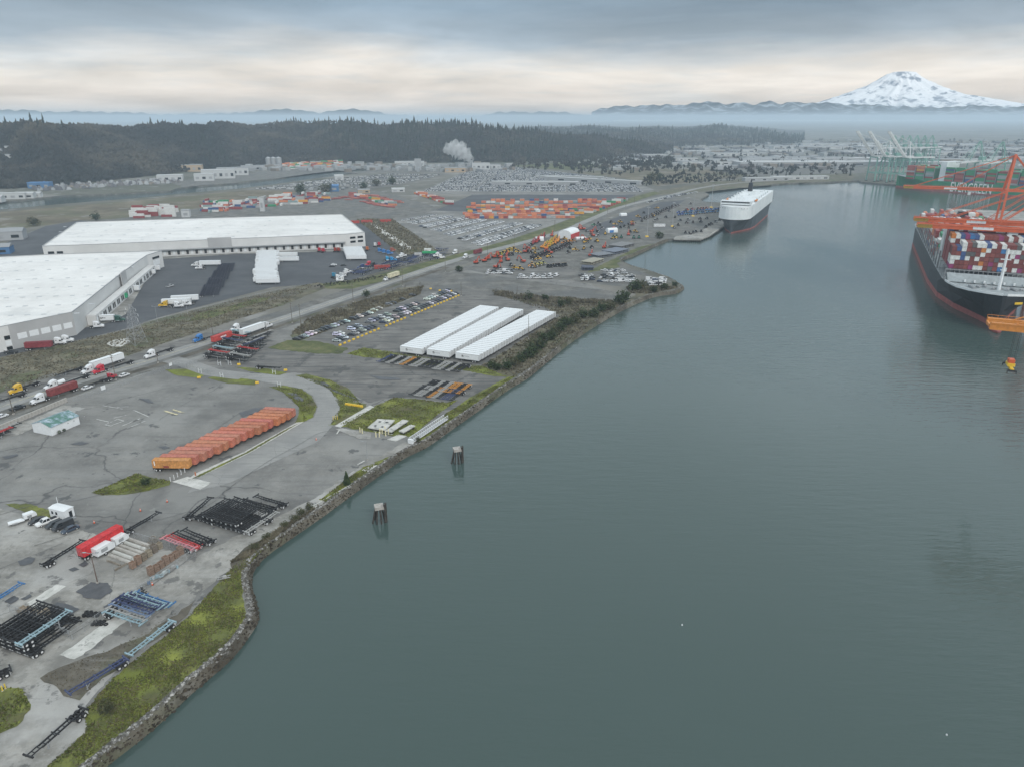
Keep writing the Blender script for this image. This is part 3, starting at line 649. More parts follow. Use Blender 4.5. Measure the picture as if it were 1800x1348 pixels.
# tar seams across the big yard
for pl in [[(150, 915), (250, 918), (330, 900), (372, 885), (400, 860), (470, 812), (520, 785), (560, 762), (590, 757)], [(0, 905), (60, 888), (130, 880), (190, 866)], [(280, 800), (360, 765), (420, 727)], [(480, 655), (520, 640), (560, 628), (620, 612)], [(420, 640), (520, 640), (640, 652), (720, 660)], [(330, 985), (250, 1040), (120, 1120)], [(60, 960), (150, 930)], [(0, 1000), (110, 955)]]:
    ribbon('tar_seam', smooth_line([g(*p) for p in pl], 5), 0.18, 0.2, TARLINE)
# ---- the public road, its gravel shoulders and the branch into the terminal
RD = [(-260, 812), (-100, 752), (0, 716), (151, 665), (252, 637), (378, 597), (478, 567), (628, 517), (700, 491), (822, 452), (975, 412), (1039, 386), (1094, 364), (1178, 344), (1232, 331), (1300, 322), (1420, 315)]
ROADL = smooth_line([g(*p) for p in RD], 5)
def offset(line, d):
    out = []
    for i, p in enumerate(line):
        t = (line[min(i + 1, len(line) - 1)] - line[max(i - 1, 0)]); t.z = 0; t.normalize(); out.append(p + Vector((-t.y, t.x, 0)) * d)
    return out
ribbon('road_shoulder', ROADL, 30.0, 0.04, MUD)
ribbon('road_shoulder', offset(ROADL[:30], 9.5), 11.0, 0.055, ASPH_OLD)
ribbon('road', ROADL, 9.0, 0.13, ROADM)
for d in (-0.15, 0.15): ribbon('road_line', offset(ROADL[:44], d), 0.14, 0.145, YELP)
ribbon('branch_road', [g(300, 632), g(330, 640), g(372, 655), g(430, 662)], 9.0, 0.14, ROADM)
RAILM = mat('rail_steel', (0.12, 0.10, 0.09), 0.5, 0.6)
for d in (-9.0, -10.4): ribbon('rail', offset(ROADL[6:44], d), 0.16, 0.2, RAILM)
ribbon('rail_bed', offset(ROADL[6:44], -9.7), 4.0, 0.1, DIRT)
# ---- warehouse estate on the left
zone('estate_yard', [(-260, 690), (0, 611), (140, 575), (190, 556), (252, 470), (285, 440), (640, 432), (625, 392), (655, 392), (700, 449), (770, 444), (790, 446), (740, 470), (640, 492), (600, 497), (480, 505), (277, 559), (227, 577), (120, 602), (0, 628), (-260, 710)], ASPH_DARK, 0.05, 0.2)
zone('estate_yard', [(-300, 520), (-100, 470), (0, 432), (80, 398), (140, 388), (200, 396), (76, 446), (40, 452), (-200, 560)], ASPH_DARK, 0.05, 0.3)
zone('dock_apron', [(148, 577), (258, 449), (286, 452), (270, 470), (222, 552), (196, 566)], CONC, 0.08, 0.2)
zone('dock_apron', [(255, 451), (640, 437), (642, 441), (420, 447), (256, 458)], CONC, 0.08)
zone('berm', [(-200, 700), (0, 629), (121, 604), (227, 579), (277, 561), (400, 531), (480, 512), (560, 497), (580, 503), (560, 512), (500, 536), (400, 567), (209, 630), (88, 656), (0, 690), (-200, 760)], SCRUB, 0.09, 0.8)
zone('berm_grass', [(330, 566), (350, 551), (400, 540), (440, 528), (478, 521), (470, 528), (420, 543), (370, 560)], VERGE, 0.12, 0.6)
zone('berm_grass', [(300, 566), (420, 533), (560, 500), (572, 504), (500, 524), (430, 538), (320, 572)], DIRT, 0.105, 0.5)
zone('pond', [(186, 604), (200, 598), (226, 594), (228, 602), (212, 610), (196, 609)], PALEC, 0.12, 0.4)
zone('verge', [(560, 500), (640, 490), (760, 458), (830, 440), (960, 405), (1010, 392), (1012, 396), (900, 432), (800, 462), (700, 488), (620, 508), (575, 508)], VERGE, 0.1, 0.4)
zone('storage_yard', [(600, 497), (700, 470), (790, 446), (830, 436), (760, 457), (640, 489)], DIRT, 0.09, 0.5)
zone('ditch', [(626, 386), (650, 384), (690, 386), (772, 444), (706, 450), (660, 412)], SCRUB, 0.08, 0.5)
zone('ditch_water', [(648, 391), (662, 397), (700, 420), (728, 438), (716, 441), (690, 424), (655, 398)], PALEC, 0.12, 0.4)
# ---- yards further off
zone('marsh', [(-400, 460), (-100, 388), (0, 373), (240, 353), (420, 336), (484, 328), (540, 334), (480, 350), (400, 360), (250, 382), (140, 388), (0, 408), (-300, 470)], MARSH, 0.05, 3)
zone('container_yard', [(140, 392), (250, 380), (420, 357), (540, 336), (640, 330), (700, 345), (790, 372), (690, 384), (620, 390), (300, 398)], MUD, 0.06, 1)
zone('car_lot', [(690, 386), (765, 371), (1022, 377), (968, 398), (842, 440), (775, 441)], ASPH, 0.07)
zone('container_yard', [(765, 371), (830, 343), (1118, 343), (1022, 379)], ASPH_DARK, 0.075)
zone('car_lot', [(735, 340), (810, 305), (880, 292), (1000, 305), (1100, 316), (1150, 334), (1118, 343), (830, 343)], ASPH, 0.07)
zone('car_lot', [(430, 335), (520, 322), (620, 312), (700, 304), (790, 306), (700, 327), (600, 338), (540, 336)], MUD, 0.065, 1)
zone('verge', [(842, 440), (968, 398), (1022, 379), (1120, 345), (1150, 337), (1160, 340), (1060, 374), (1000, 398), (900, 428), (845, 446)], VERGE, 0.09, 0.6)
zone('equipment_yard', [(820, 474), (868, 450), (1040, 396), (1180, 348), (1225, 350), (1245, 358), (1300, 372), (1268, 400), (1250, 415), (1184, 422), (1168, 426), (1110, 450), (1086, 462), (1100, 470), (1182, 496), (1100, 505), (1000, 494), (850, 480)], MUD, 0.06)
zone('dark_strip', [(1030, 402), (1160, 356), (1205, 352), (1190, 362), (1110, 392), (1055, 414)], ASPH_DARK, 0.08)
zone('wet_yard', [(850, 474), (900, 456), (1000, 468), (1020, 484), (960, 490)], ASPH_OLD, 0.08, 0.8)
zone('verge', [(1030, 480), (1085, 452), (1120, 436), (1150, 428), (1165, 427), (1105, 455), (1085, 463), (1090, 470)], VERGE, 0.085, 0.6)
# fields and lots on the flat valley floor
for pts, m in [([(1120, 345), (1180, 332), (1240, 322), (1330, 312), (1500, 306), (1500, 318), (1380, 323), (1240, 338), (1160, 343)], SCRUB), ([(1000, 304), (1120, 296), (1300, 300), (1320, 310), (1160, 328), (1100, 314)], MARSH),
               ([(1240, 300), (1340, 292), (1520, 292), (1520, 304), (1330, 310)], MUD), ([(1360, 285), (1520, 284), (1520, 290), (1330, 291)], ASPH), ([(600, 305), (720, 294), (860, 291), (800, 303)], MUD), ([(300, 320), (480, 300), (560, 297), (600, 292), (720, 289), (640, 295), (480, 314), (320, 330)], MUD), ([(900, 292), (1000, 286), (1080, 292), (1000, 300)], VERGE)]:
    zone('flat', pts, m, 0.05, 4)
# ================================================================ THINGS: one prototype of each kind, with its parts
PAINT = mat('vehicle_paint', objcol=True, rough=0.38, var=0.06, scale=0.7, spec=0.5)
STEELP = mat('painted_steel', objcol=True, rough=0.62, var=0.22, scale=1.3)
BOXP = mat('container_paint', objcol=True, rough=0.6, var=0.24, scale=0.5, var2=0.20, scale2=2.0)
TYRE = mat('tyre_rubber', (0.022, 0.022, 0.023), 0.9)
RIM = mat('wheel_rim', (0.62, 0.62, 0.62), 0.5)
GLASS = mat('dark_glass', (0.016, 0.020, 0.024), 0.12, spec=0.7, var=0)
BLACKS = mat('black_steel', (0.030, 0.030, 0.032), 0.65, var=0.3)
GREYS = mat('grey_steel', (0.30, 0.31, 0.32), 0.55, var=0.2)
GALV = mat('galvanised', (0.36, 0.37, 0.38), 0.5, 0.3, var=0.15)
WHITEM = mat('white_metal', (0.74, 0.76, 0.77), 0.45, var=0.05, scale=0.6)
WHITER = ramp_mat('white_trailer_roof', [(0.3, (0.70, 0.72, 0.73)), (0.7, (0.76, 0.78, 0.79))], 0.1, rough=0.5)
CHROME = mat('chrome', (0.6, 0.6, 0.6), 0.2, 0.9, var=0)
LAMPR = mat('red_lamp', (0.45, 0.02, 0.02), 0.3, var=0)
LAMPW = mat('clear_lamp', (0.75, 0.75, 0.7), 0.2, var=0)
WOODP = ramp_mat('weathered_wood', [(0.3, (0.14, 0.12, 0.095)), (0.7, (0.27, 0.24, 0.20))], 1.2)
CONCB = ramp_mat('block_concrete', [(0.3, (0.33, 0.31, 0.28)), (0.7, (0.47, 0.45, 0.42))], 0.5, layers=[('n', 0.6, 0.55, 0.68, (0.25, 0.23, 0.2), 0.6)])
YELB = mat('yellow_plastic', (0.72, 0.47, 0.04), 0.5, var=0.12)
REDM = mat('red_marking', (0.5, 0.03, 0.03), 0.5)
INK = mat('black_print', (0.02, 0.02, 0.02), 0.6, var=0)
GREYINK = mat('grey_print', (0.30, 0.31, 0.32), 0.6, var=0)
WHITEINK = mat('white_print', (0.80, 0.80, 0.80), 0.6, var=0)

def wheel(parent, x, y, r=0.5, w=0.55, rim=True, out=1, name='wheel'):
    mb = MB(); n = 12
    mb.cyl((x, y - w / 2, r), (x, y + w / 2, r), r, n=n, m=0)
    yo = y + out * (w / 2 + 0.012)
    mb.cyl((x, yo - out * 0.03, r), (x, yo, r), r * 0.58, r * 0.5, n=n, m=1)
    return mb.build(name, [TYRE, RIM], parent)

def make_chassis():
    """bare container chassis: rear at -x, kingpin end at +x"""
    t = empty('container_chassis'); L = 12.2; h = L / 2
    f = MB()
    for s in (-1, 1):
        f.bar((-h, s * 0.48, 1.12), (h - 2.6, s * 0.48, 1.12), 0.16, 0.36)
        f.bar((h - 2.6, s * 0.48, 1.18), (h - 2.2, s * 0.48, 1.26), 0.16, 0.22); f.bar((h - 2.3, s * 0.48, 1.26), (h, s * 0.48, 1.26), 0.16, 0.2)
    k = -h + 0.5
    while k < h - 0.4: f.box((k, 0, 1.14), (0.14, 0.82, 0.14)); k += 1.05
    f.build('frame', STEELP, t)
    for nm, x, z in (('rear_bolster', -h + 0.15, 1.22), ('front_bolster', h - 0.15, 1.34)):
        b = MB(); b.box((x, 0, z), (0.3, 2.44, 0.24))
        for s in (-1, 1): b.box((x, s * 1.12, z + 0.17), (0.28, 0.2, 0.12))
        b.build(nm, STEELP, t)
    for x, w in ((-h + 3.2, 2.3), (0.4, 2.0)): b = MB(); b.box((x, 0, 1.2), (0.2, w, 0.15)); b.build('cross_beam', STEELP, t)
    for s in (-1, 1):
        b = MB(); b.box((h - 3.4, s * 0.75, 0.6), (0.16, 0.14, 1.1)); b.box((h - 3.4, s * 0.75, 0.05), (0.3, 0.26, 0.08)); b.bar((h - 3.4, s * 0.75, 0.35), (h - 4.2, s * 0.5, 1.0), 0.08); b.build('landing_leg', GREYS, t)
    b = MB(); b.box((-h + 1.0, 0, 0.6), (0.18, 0.9, 0.06))
    for x in (-h + 1.0, -h + 2.25): b.cyl((x, -1.0, 0.5), (x, 1.0, 0.5), 0.09, n=6)
    for s in (-1, 1): b.bar((-h + 0.5, s * 0.5, 0.85), (-h + 2.8, s * 0.5, 0.85), 0.1, 0.2)
    b.build('axle_set', BLACKS, t)
    for x in (-h + 1.0, -h + 2.25):
        for s in (-1, 1): wheel(t, x, s * 0.92, 0.5, 0.56, out=s)
    b = MB(); b.box((-h - 0.03, 0, 0.75), (0.06, 2.3, 0.12)); b.build('bumper', STEELP, t)
    for s in (-1, 1): b = MB(); b.box((-h + 0.32, s * 0.9, 0.62), (0.04, 0.62, 0.62)); b.build('mudflap', WHITEM, t)
    return t

def make_container(L=12.19, door=True, n_rib=22, name='shipping_container'):
    W, Hh = 2.44, 2.75; t = empty(name); b = MB(); h = L / 2
    b.box((0, 0, Hh / 2), (L - 0.12, W - 0.12, Hh - 0.12))
    for sx in (-1, 1):
        for sy in (-1, 1): b.box((sx * (h - 0.09), sy * (W / 2 - 0.08), Hh / 2), (0.18, 0.16, Hh))
    for sy in (-1, 1):
        b.box((0, sy * (W / 2 - 0.05), 0.09), (L - 0.36, 0.1, 0.18)); b.box((0, sy * (W / 2 - 0.05), Hh - 0.06), (L - 0.36, 0.1, 0.12))
        for k in range(n_rib): b.box((-h + 0.5 + (L - 1.0) * k / (n_rib - 1), sy * (W / 2 - 0.045), Hh / 2), ((L - 1) / n_rib * 0.5, 0.07, Hh - 0.34))
    for sx in (-1, 1):
        b.box((sx * (h - 0.05), 0, Hh - 0.08), (0.1, W - 0.34, 0.16)); b.box((sx * (h - 0.05), 0, 0.09), (0.1, W - 0.34, 0.18))
    for k in range(n_rib): b.box((-h + 0.5 + (L - 1.0) * k / (n_rib - 1), 0, Hh - 0.05), ((L - 1) / n_rib * 0.5, W - 0.26, 0.05))
    b.build('body', BOXP, t)
    for s in (-1, 1):
        d = MB(); d.box((-h - 0.0, s * 0.53, Hh / 2), (0.10, 1.02, Hh - 0.4)); d.build('door', BOXP, t)
    r = MB()
    for y in (-0.78, -0.3, 0.3, 0.78): r.cyl((-h - 0.08, y, 0.2), (-h - 0.08, y, Hh - 0.2), 0.035, n=5)
    r.build('lock_rods', GALV, t)
    return t
def far_container_mesh(L=12.19, name='shipping_container'):
    W, Hh = 2.44, 2.65; b = MB(); h = L / 2
    b.box((0, 0, Hh / 2), (L - 0.1, W - 0.1, Hh - 0.1))
    for sx in (-1, 1):
        for sy in (-1, 1): b.box((sx * (h - 0.09), sy * (W / 2 - 0.08), Hh / 2), (0.18, 0.16, Hh))
    for k in range(7): b.box((-h + 1.2 + (L - 2.4) * k / 6, 0, Hh / 2), (0.5, W - 0.02, Hh - 0.3))
    b.box((-h, 0, Hh / 2), (0.06, 0.06, Hh - 0.3), 1)
    return b.mesh(name, [BOXP, BLACKS])

def make_van_trailer(L=16.15):
    """16 m box trailer: doors and wheels at -x"""
    t = empty('box_trailer'); W, z0, z1 = 2.59, 1.12, 4.1; h = L / 2
    b = MB(); b.box((0, 0, (z0 + z1) / 2), (L, W, z1 - z0), 0); b.box((0, 0, z1 + 0.012), (L - 0.1, W - 0.1, 0.03), 1)
    k = -h + 0.6
    while k < h - 0.3:
        for s in (-1, 1): b.box((k, s * (W / 2 + 0.008), (z0 + z1) / 2), (0.07, 0.02, z1 - z0 - 0.25))
        k += 1.22
    for s in (-1, 1): b.box((0, s * (W / 2 + 0.012), z0 + 0.1), (L, 0.03, 0.2), 2); b.box((0, s * (W / 2 + 0.012), z1 - 0.06), (L, 0.03, 0.12), 2)
    b.build('box', [WHITEM, WHITER, GALV], t)
    d = MB()
    for s in (-1, 1): d.box((-h - 0.03, s * 0.63, (z0 + z1) / 2), (0.06, 1.2, z1 - z0 - 0.16))
    for y in (-0.95, -0.35, 0.35, 0.95): d.cyl((-h - 0.08, y, z0 + 0.1), (-h - 0.08, y, z1 - 0.1), 0.03, n=4, m=1)
    for y in (-1.22, 0, 1.22): d.box((-h - 0.045, y, (z0 + z1) / 2), (0.03, 0.07, z1 - z0), 2)
    d.build('rear_doors', [WHITEM, GALV, BLACKS], t)
    u = MB(); u.box((-h + 2.6, 0, 0.92), (4.2, 1.0, 0.34)); u.box((-h + 0.1, 0, 0.55), (0.1, 2.3, 0.12)); u.bar((-h + 0.1, 0.9, 0.55), (-h + 0.1, 0.9, 1.1), 0.09); u.bar((-h + 0.1, -0.9, 0.55), (-h + 0.1, -0.9, 1.1), 0.09)
    for x in (-h + 1.9, -h + 3.15): u.cyl((x, -1.0, 0.5), (x, 1.0, 0.5), 0.09, n=6)
    k = -h + 5.2
    while k < h - 1: u.box((k, 0, 1.06), (0.1, 2.4, 0.12)); k += 1.5
    u.build('underframe', BLACKS, t)
    for s in (-1, 1): g_ = MB(); g_.box((h - 3.0, s * 0.85, 0.58), (0.16, 0.16, 1.1)); g_.box((h - 3.0, s * 0.85, 0.05), (0.32, 0.28, 0.1)); g_.build('landing_leg', GREYS, t)
    for x in (-h + 1.9, -h + 3.15):
        for s in (-1, 1): wheel(t, x, s * 0.98, 0.5, 0.56, out=s)
    return t

def make_tractor(sleeper=True):
    """long-nosed road tractor facing +x"""
    t = empty('semi_tractor'); back = -4.0
    f = MB()
    for s in (-1, 1): f.bar((back, s * 0.43, 0.95), (3.4, s * 0.43, 0.95), 0.12, 0.28)
    for x in (-3.8, -2.2, -0.8): f.box((x, 0, 0.95), (0.14, 0.8, 0.2))
    f.box((-2.5, 0, 1.17), (1.1, 0.95, 0.14)); f.build('frame', BLACKS, t)
    hd = MB(); hd.loft([[(1.75, -0.98, 0.9), (1.75, 0.98, 0.9), (1.75, 0.92, 1.95), (1.75, -0.92, 1.95)], [(2.6, -0.95, 0.85), (2.6, 0.95, 0.85), (2.6, 0.80, 1.80), (2.6, -0.80, 1.80)], [(3.5, -0.85, 0.7), (3.5, 0.85, 0.7), (3.5, 0.66, 1.58), (3.5, -0.66, 1.58)]], close=True)
    for s in (-1, 1): hd.loft([[(1.9, s * 0.8, 0.75), (1.9, s * 1.2, 0.75), (1.9, s * 1.18, 1.12), (1.9, s * 0.8, 1.2)], [(2.5, s * 0.8, 1.1), (2.5, s * 1.22, 1.1), (2.5, s * 1.2, 1.25), (2.5, s * 0.8, 1.3)], [(3.3, s * 0.75, 0.7), (3.3, s * 1.15, 0.7), (3.3, s * 1.1, 1.0), (3.3, s * 0.75, 1.1)]], close=True)
    hd.build('hood', PAINT, t)
    gl = MB(); gl.box((3.53, 0, 1.12), (0.06, 1.0, 0.75)); gl.build('grille', CHROME, t)
    bm = MB(); bm.box((3.62, 0, 0.55), (0.22, 2.35, 0.38), taper=(0.9, 0.95)); bm.build('bumper', CHROME, t)
    cb = MB(); cb.loft([[(0.15, -1.08, 0.75), (0.15, 1.08, 0.75), (0.15, 1.08, 2.75), (0.15, -1.08, 2.75)], [(1.15, -1.05, 0.75), (1.15, 1.05, 0.75), (1.15, 0.95, 2.78), (1.15, -0.95, 2.78)], [(1.8, -1.0, 0.75), (1.8, 1.0, 0.75), (1.8, 0.95, 1.95), (1.8, -0.95, 1.95)]], close=True)
    c = cb.build('cab', PAINT, t)
    ws = MB(); ws.add([(1.83, -0.88, 2.0), (1.83, 0.88, 2.0), (1.21, 0.84, 2.72), (1.21, -0.84, 2.72)], [(0, 1, 2, 3)]); ws.build('windscreen', GLASS, c)
    for s in (-1, 1):
        w = MB(); q = [(0.45, s * 1.09, 2.55), (0.45, s * 1.10, 1.85), (1.5, s * 1.02, 1.85), (1.15, s * 0.985, 2.5)]; w.add(q, [(0, 1, 2, 3)] if s < 0 else [(3, 2, 1, 0)]); w.build('side_window', GLASS, c)
        mr = MB(); mr.box((1.6, s * 1.32, 2.1), (0.12, 0.2, 0.6)); mr.bar((1.5, s * 1.0, 2.2), (1.6, s * 1.3, 2.2), 0.05); mr.build('mirror', CHROME, c)
    if sleeper:
        sl = MB(); sl.loft([[(-1.75, -1.15, 0.75), (-1.75, 1.15, 0.75), (-1.75, 1.15, 3.75), (-1.75, -1.15, 3.75)], [(-0.6, -1.15, 0.75), (-0.6, 1.15, 0.75), (-0.6, 1.12, 3.7), (-0.6, -1.12, 3.7)], [(0.16, -1.12, 0.75), (0.16, 1.12, 0.75), (0.16, 1.05, 3.42), (0.16, -1.05, 3.42)], [(0.9, -0.9, 2.7), (0.9, 0.9, 2.7), (0.9, 0.85, 3.05), (0.9, -0.85, 3.05)]], close=True)
        sp = sl.build('sleeper', PAINT, t)
        for s in (-1, 1):
            w = MB(); w.box((-0.9, s * 1.16, 2.4), (0.5, 0.03, 0.4)); w.build('side_window', GLASS, sp)
    for s in (-1, 1):
        ft = MB(); ft.cyl((-1.6, s * 0.88, 0.72), (0.4, s * 0.88, 0.72), 0.3, n=10); ft.build('fuel_tank', CHROME, t)
        st = MB(); st.cyl((-1.85 if sleeper else 0.0, s * 1.05, 0.9), (-1.85 if sleeper else 0.0, s * 1.05, 3.9), 0.07, n=6); st.build('exhaust_stack', CHROME, t)
        wheel(t, 2.55, s * 1.0, 0.5, 0.3, out=s)
        for x in (-1.95 - 0.2, -3.35): wheel(t, x, s * 0.92, 0.5, 0.56, out=s)
    return t

def car_shapes(kind):
    body, gl, wh = MB(), MB(), []
    if kind == 'sedan':
        L, W, st = 4.75, 1.82, [(-2.37, 0.78, 0.45, 0.78), (-2.25, 0.88, 0.28, 0.96), (-1.3, 0.91, 0.25, 1.0), (0.9, 0.91, 0.25, 0.98), (1.9, 0.88, 0.25, 0.82), (2.3, 0.78, 0.3, 0.66), (2.38, 0.66, 0.4, 0.55)]
        cab = ((-1.85, 1.25), (-1.05, 0.45), 0.97, 1.44); ax = (-1.4, 1.4)
    elif kind == 'suv':
        L, W, st = 4.7, 1.9, [(-2.33, 0.82, 0.5, 1.05), (-2.28, 0.92, 0.32, 1.1), (-1.3, 0.94, 0.3, 1.12), (0.9, 0.94, 0.3, 1.1), (1.85, 0.92, 0.3, 1.0), (2.25, 0.85, 0.35, 0.85), (2.34, 0.7, 0.45, 0.7)]
        cab = ((-2.22, 1.3), (-1.95, 0.45), 1.08, 1.70); ax = (-1.4, 1.4)
    elif kind == 'pickup':
        L, W, st = 5.8, 1.98, [(-2.9, 0.95, 0.5, 1.08), (-2.8, 0.98, 0.42, 1.1), (-1.0, 0.99, 0.4, 1.1), (1.3, 0.99, 0.4, 1.15), (2.4, 0.97, 0.4, 1.1), (2.82, 0.9, 0.45, 1.0), (2.9, 0.75, 0.5, 0.75)]
        cab = ((-0.75, 1.6), (-0.55, 0.9), 1.12, 1.85); ax = (-1.8, 1.85)
    else:   # van
        L, W, st = 5.6, 2.0, [(-2.8, 0.95, 0.45, 1.2), (-2.75, 1.0, 0.35, 1.25), (1.2, 1.0, 0.35, 1.25), (2.1, 0.97, 0.35, 1.15), (2.65, 0.9, 0.4, 0.95), (2.8, 0.75, 0.45, 0.75)]
        cab = ((-2.76, 2.2), (-2.72, 1.2), 1.22, 2.25); ax = (-1.75, 1.75)
    secs = []
    for x, hw, z0, z1 in st: secs.append([(x, -hw * 0.9, z0), (x, hw * 0.9, z0), (x, hw, (z0 + z1) / 2), (x, hw * 0.9, z1), (x, -hw * 0.9, z1), (x, -hw, (z0 + z1) / 2)])
    body.loft(secs, 0, close=True)
    (b0, b1), (t0, t1), zb, zt = cab; wb, wt = W / 2 * 0.90, W / 2 * 0.72
    lo = [(b0, -wb, zb), (b1, -wb, zb), (b1, wb, zb), (b0, wb, zb)]; hi = [(t0, -wt, zt), (t1, -wt, zt), (t1, wt, zt), (t0, wt, zt)]
    gl.add(lo + hi, [(0, 1, 5, 4), (1, 2, 6, 5), (2, 3, 7, 6), (3, 0, 4, 7)], 0)
    body.add([(t0 - 0.04, -wt - 0.02, zt - 0.02), (t1 + 0.04, -wt - 0.02, zt - 0.02), (t1 + 0.04, wt + 0.02, zt - 0.02), (t0 - 0.04, wt + 0.02, zt - 0.02), (t0, -wt, zt + 0.03), (t1, -wt, zt + 0.03), (t1, wt, zt + 0.03), (t0, wt, zt + 0.03)],
             [(4, 5, 6, 7), (0, 1, 5, 4), (1, 2, 6, 5), (2, 3, 7, 6), (3, 0, 4, 7)], 0)
    for s in (-1, 1):                                 # pillars
        for fx in (0.0, 0.45, 1.0): body.bar((b0 + (b1 - b0) * fx, s * wb, zb), (t0 + (t1 - t0) * fx, s * wt, zt), 0.09, 0.09, 0)
    if kind == 'pickup': body.box((-1.85, 0, 1.115), (1.8, 1.6, 0.02), 1)
    if kind == 'van':
        body.box((-1.2, 0, 1.75), (2.9, W * 0.93, 1.0), 0)
    for x in ax:
        for s in (-1, 1): wh.append((x, s * (W / 2 - 0.12), s))
    return body, gl, wh, L, W
def make_car(kind, parts=True):
    body, gl, wh, L, W = car_shapes(kind)
    nm = {'sedan': 'sedan_car', 'suv': 'suv_car', 'pickup': 'pickup_truck', 'van': 'panel_van'}[kind]
    if parts:
        t = empty(nm); body.build('body', [PAINT, BLACKS], t); gl.build('windows', GLASS, t)
        for x, y, s in wh: wheel(t, x, y, 0.34, 0.24, out=s)
        for s in (-1, 1):
            l = MB(); l.box((L / 2 - 0.1, s * W * 0.36, 0.68), (0.08, 0.3, 0.14)); l.build('headlight', LAMPW, t)
            l = MB(); l.box((-L / 2 + 0.06, s * W * 0.38, 0.8), (0.08, 0.25, 0.16)); l.build('tail_light', LAMPR, t)
        return t
    b = MB()
    b.add(body.v, body.f); b.m = [0 if q == 0 else 2 for q in body.m]
    n = len(b.v); b.v += gl.v; b.f += [tuple(n + i for i in f) for f in gl.f]; b.m += [1] * len(gl.f)
    for x, y, s in wh: b.cyl((x, y - 0.12, 0.33), (x, y + 0.12, 0.33), 0.33, n=8, m=2)
    return b.mesh(nm, [PAINT, GLASS, TYRE]), nm
CARM = {k: make_car(k, False) for k in ('sedan', 'suv', 'pickup', 'van')}
def small_car(kind, loc, rz, color, label, group):
    me, nm = CARM[kind]; o = bpy.data.objects.new(nm, me); col.objects.link(o)
    o.location = loc; o.rotation_euler = (0, 0, rz); o.color = (*color, 1)
    return tag(o, label, {'sedan': 'car', 'suv': 'car', 'pickup': 'pickup', 'van': 'van'}[kind], group)

def make_excavator():
    t = empty('excavator')
    for s in (-1, 1):
        k = MB(); k.ext([(-1.9, 0.45), (-1.5, 0.02), (1.5, 0.02), (1.9, 0.45), (1.5, 0.9), (-1.5, 0.9)], s * 1.25 - 0.3, s * 1.25 + 0.3); k.build('track', BLACKS, t)
    b = MB(); b.box((0, 0, 0.75), (1.6, 2.0, 0.5), 1); b.box((-0.8, 0, 1.65), (2.6, 2.6, 1.1), 0); b.box((-1.9, 0, 1.5), (0.9, 2.5, 1.0), 0); b.box((0.9, -0.7, 1.4), (1.2, 1.1, 0.6), 0); b.build('body', [PAINT, BLACKS], t)
    c = MB(); c.box((0.85, 0.78, 2.05), (1.5, 1.0, 1.6), 0, taper=(0.85, 0.95)); c.box((0.85, 0.78, 2.9), (1.35, 1.0, 0.1), 1); c.build('cab', [GLASS, PAINT], t)
    m = MB(); m.bar((0.9, -0.3, 1.7), (2.6, -0.3, 4.7), 0.45, 0.6); m.bar((2.5, -0.3, 4.6), (4.6, -0.3, 5.0), 0.4, 0.5); m.build('boom', PAINT, t)
    k = MB(); k.bar((4.3, -0.3, 5.3), (5.6, -0.3, 2.0), 0.32, 0.42); k.bar((3.0, -0.3, 5.3), (4.3, -0.3, 5.45), 0.16); k.build('stick', PAINT, t)
    u = MB(); u.ext([(5.2, 2.1), (5.9, 2.0), (5.8, 1.2), (5.1, 0.8), (4.7, 1.3)], -0.9, 0.3); u.build('bucket', BLACKS, t)
    return t
def make_loader():
    t = empty('wheel_loader')
    b = MB(); b.box((-1.5, 0, 1.55), (2.6, 1.8, 1.1), 0, taper=(0.9, 0.85)); b.box((-0.2, 0, 1.2), (1.6, 1.2, 0.6), 1); b.box((1.2, 0, 1.3), (1.4, 1.1, 0.7), 0); b.build('body', [PAINT, BLACKS], t)
    c = MB(); c.box((0.0, 0, 2.5), (1.4, 1.4, 1.5), 0, taper=(0.85, 0.85)); c.box((0, 0, 3.3), (1.4, 1.4, 0.12), 1); c.build('cab', [GLASS, PAINT], t)
    a = MB()
    for s in (-1, 1): a.bar((1.0, s * 0.5, 1.9), (3.2, s * 0.5, 0.7), 0.2, 0.35)
    a.build('lift_arm', PAINT, t)
    k = MB(); k.ext([(3.0, 0.9), (3.2, 0.1), (4.2, 0.05), (3.3, 1.1)], -1.4, 1.4); k.build('bucket', BLACKS, t)
    for x in (-1.5, 1.5):
        for s in (-1, 1): wheel(t, x, s * 1.05, 0.8, 0.55, out=s)
    return t
def make_tractor_farm():
    """dark wheeled machine with a cab frame and a long frame, as parked in the equipment rows"""
    t = empty('farm_tractor')
    b = MB(); b.box((0.9, 0, 1.25), (2.0, 0.9, 0.8), 0, taper=(0.95, 0.8)); b.box((-0.6, 0, 1.0), (1.6, 1.0, 0.7), 1); b.build('body', [PAINT, BLACKS], t)
    c = MB(); c.box((-0.5, 0, 2.2), (1.4, 1.4, 1.3), 0, taper=(0.85, 0.85)); c.box((-0.5, 0, 2.9), (1.5, 1.5, 0.12), 1); c.build('cab', [GLASS, PAINT], t)
    for s in (-1, 1): wheel(t, -0.9, s * 1.0, 0.85, 0.5, out=s); wheel(t, 1.4, s * 0.85, 0.55, 0.35, out=s)
    return t

P_CHASSIS, P_CONT, P_TRAILER, P_TRACTOR, P_EXCA, P_LOAD, P_FARM = make_chassis(), make_container(), make_van_trailer(), make_tractor(), make_excavator(), make_loader(), make_tractor_farm()
P_CONT20 = make_container(6.06, n_rib=11); P_SHORT = make_van_trailer(12.2)
P_DAYCAB = make_tractor(False); P_DAYCAB.name = 'day_cab_tractor'
P_CAR = {k: make_car(k) for k in ('sedan', 'suv', 'pickup', 'van')}
FARC = far_container_mesh(); FARC20 = far_container_mesh(6.06)

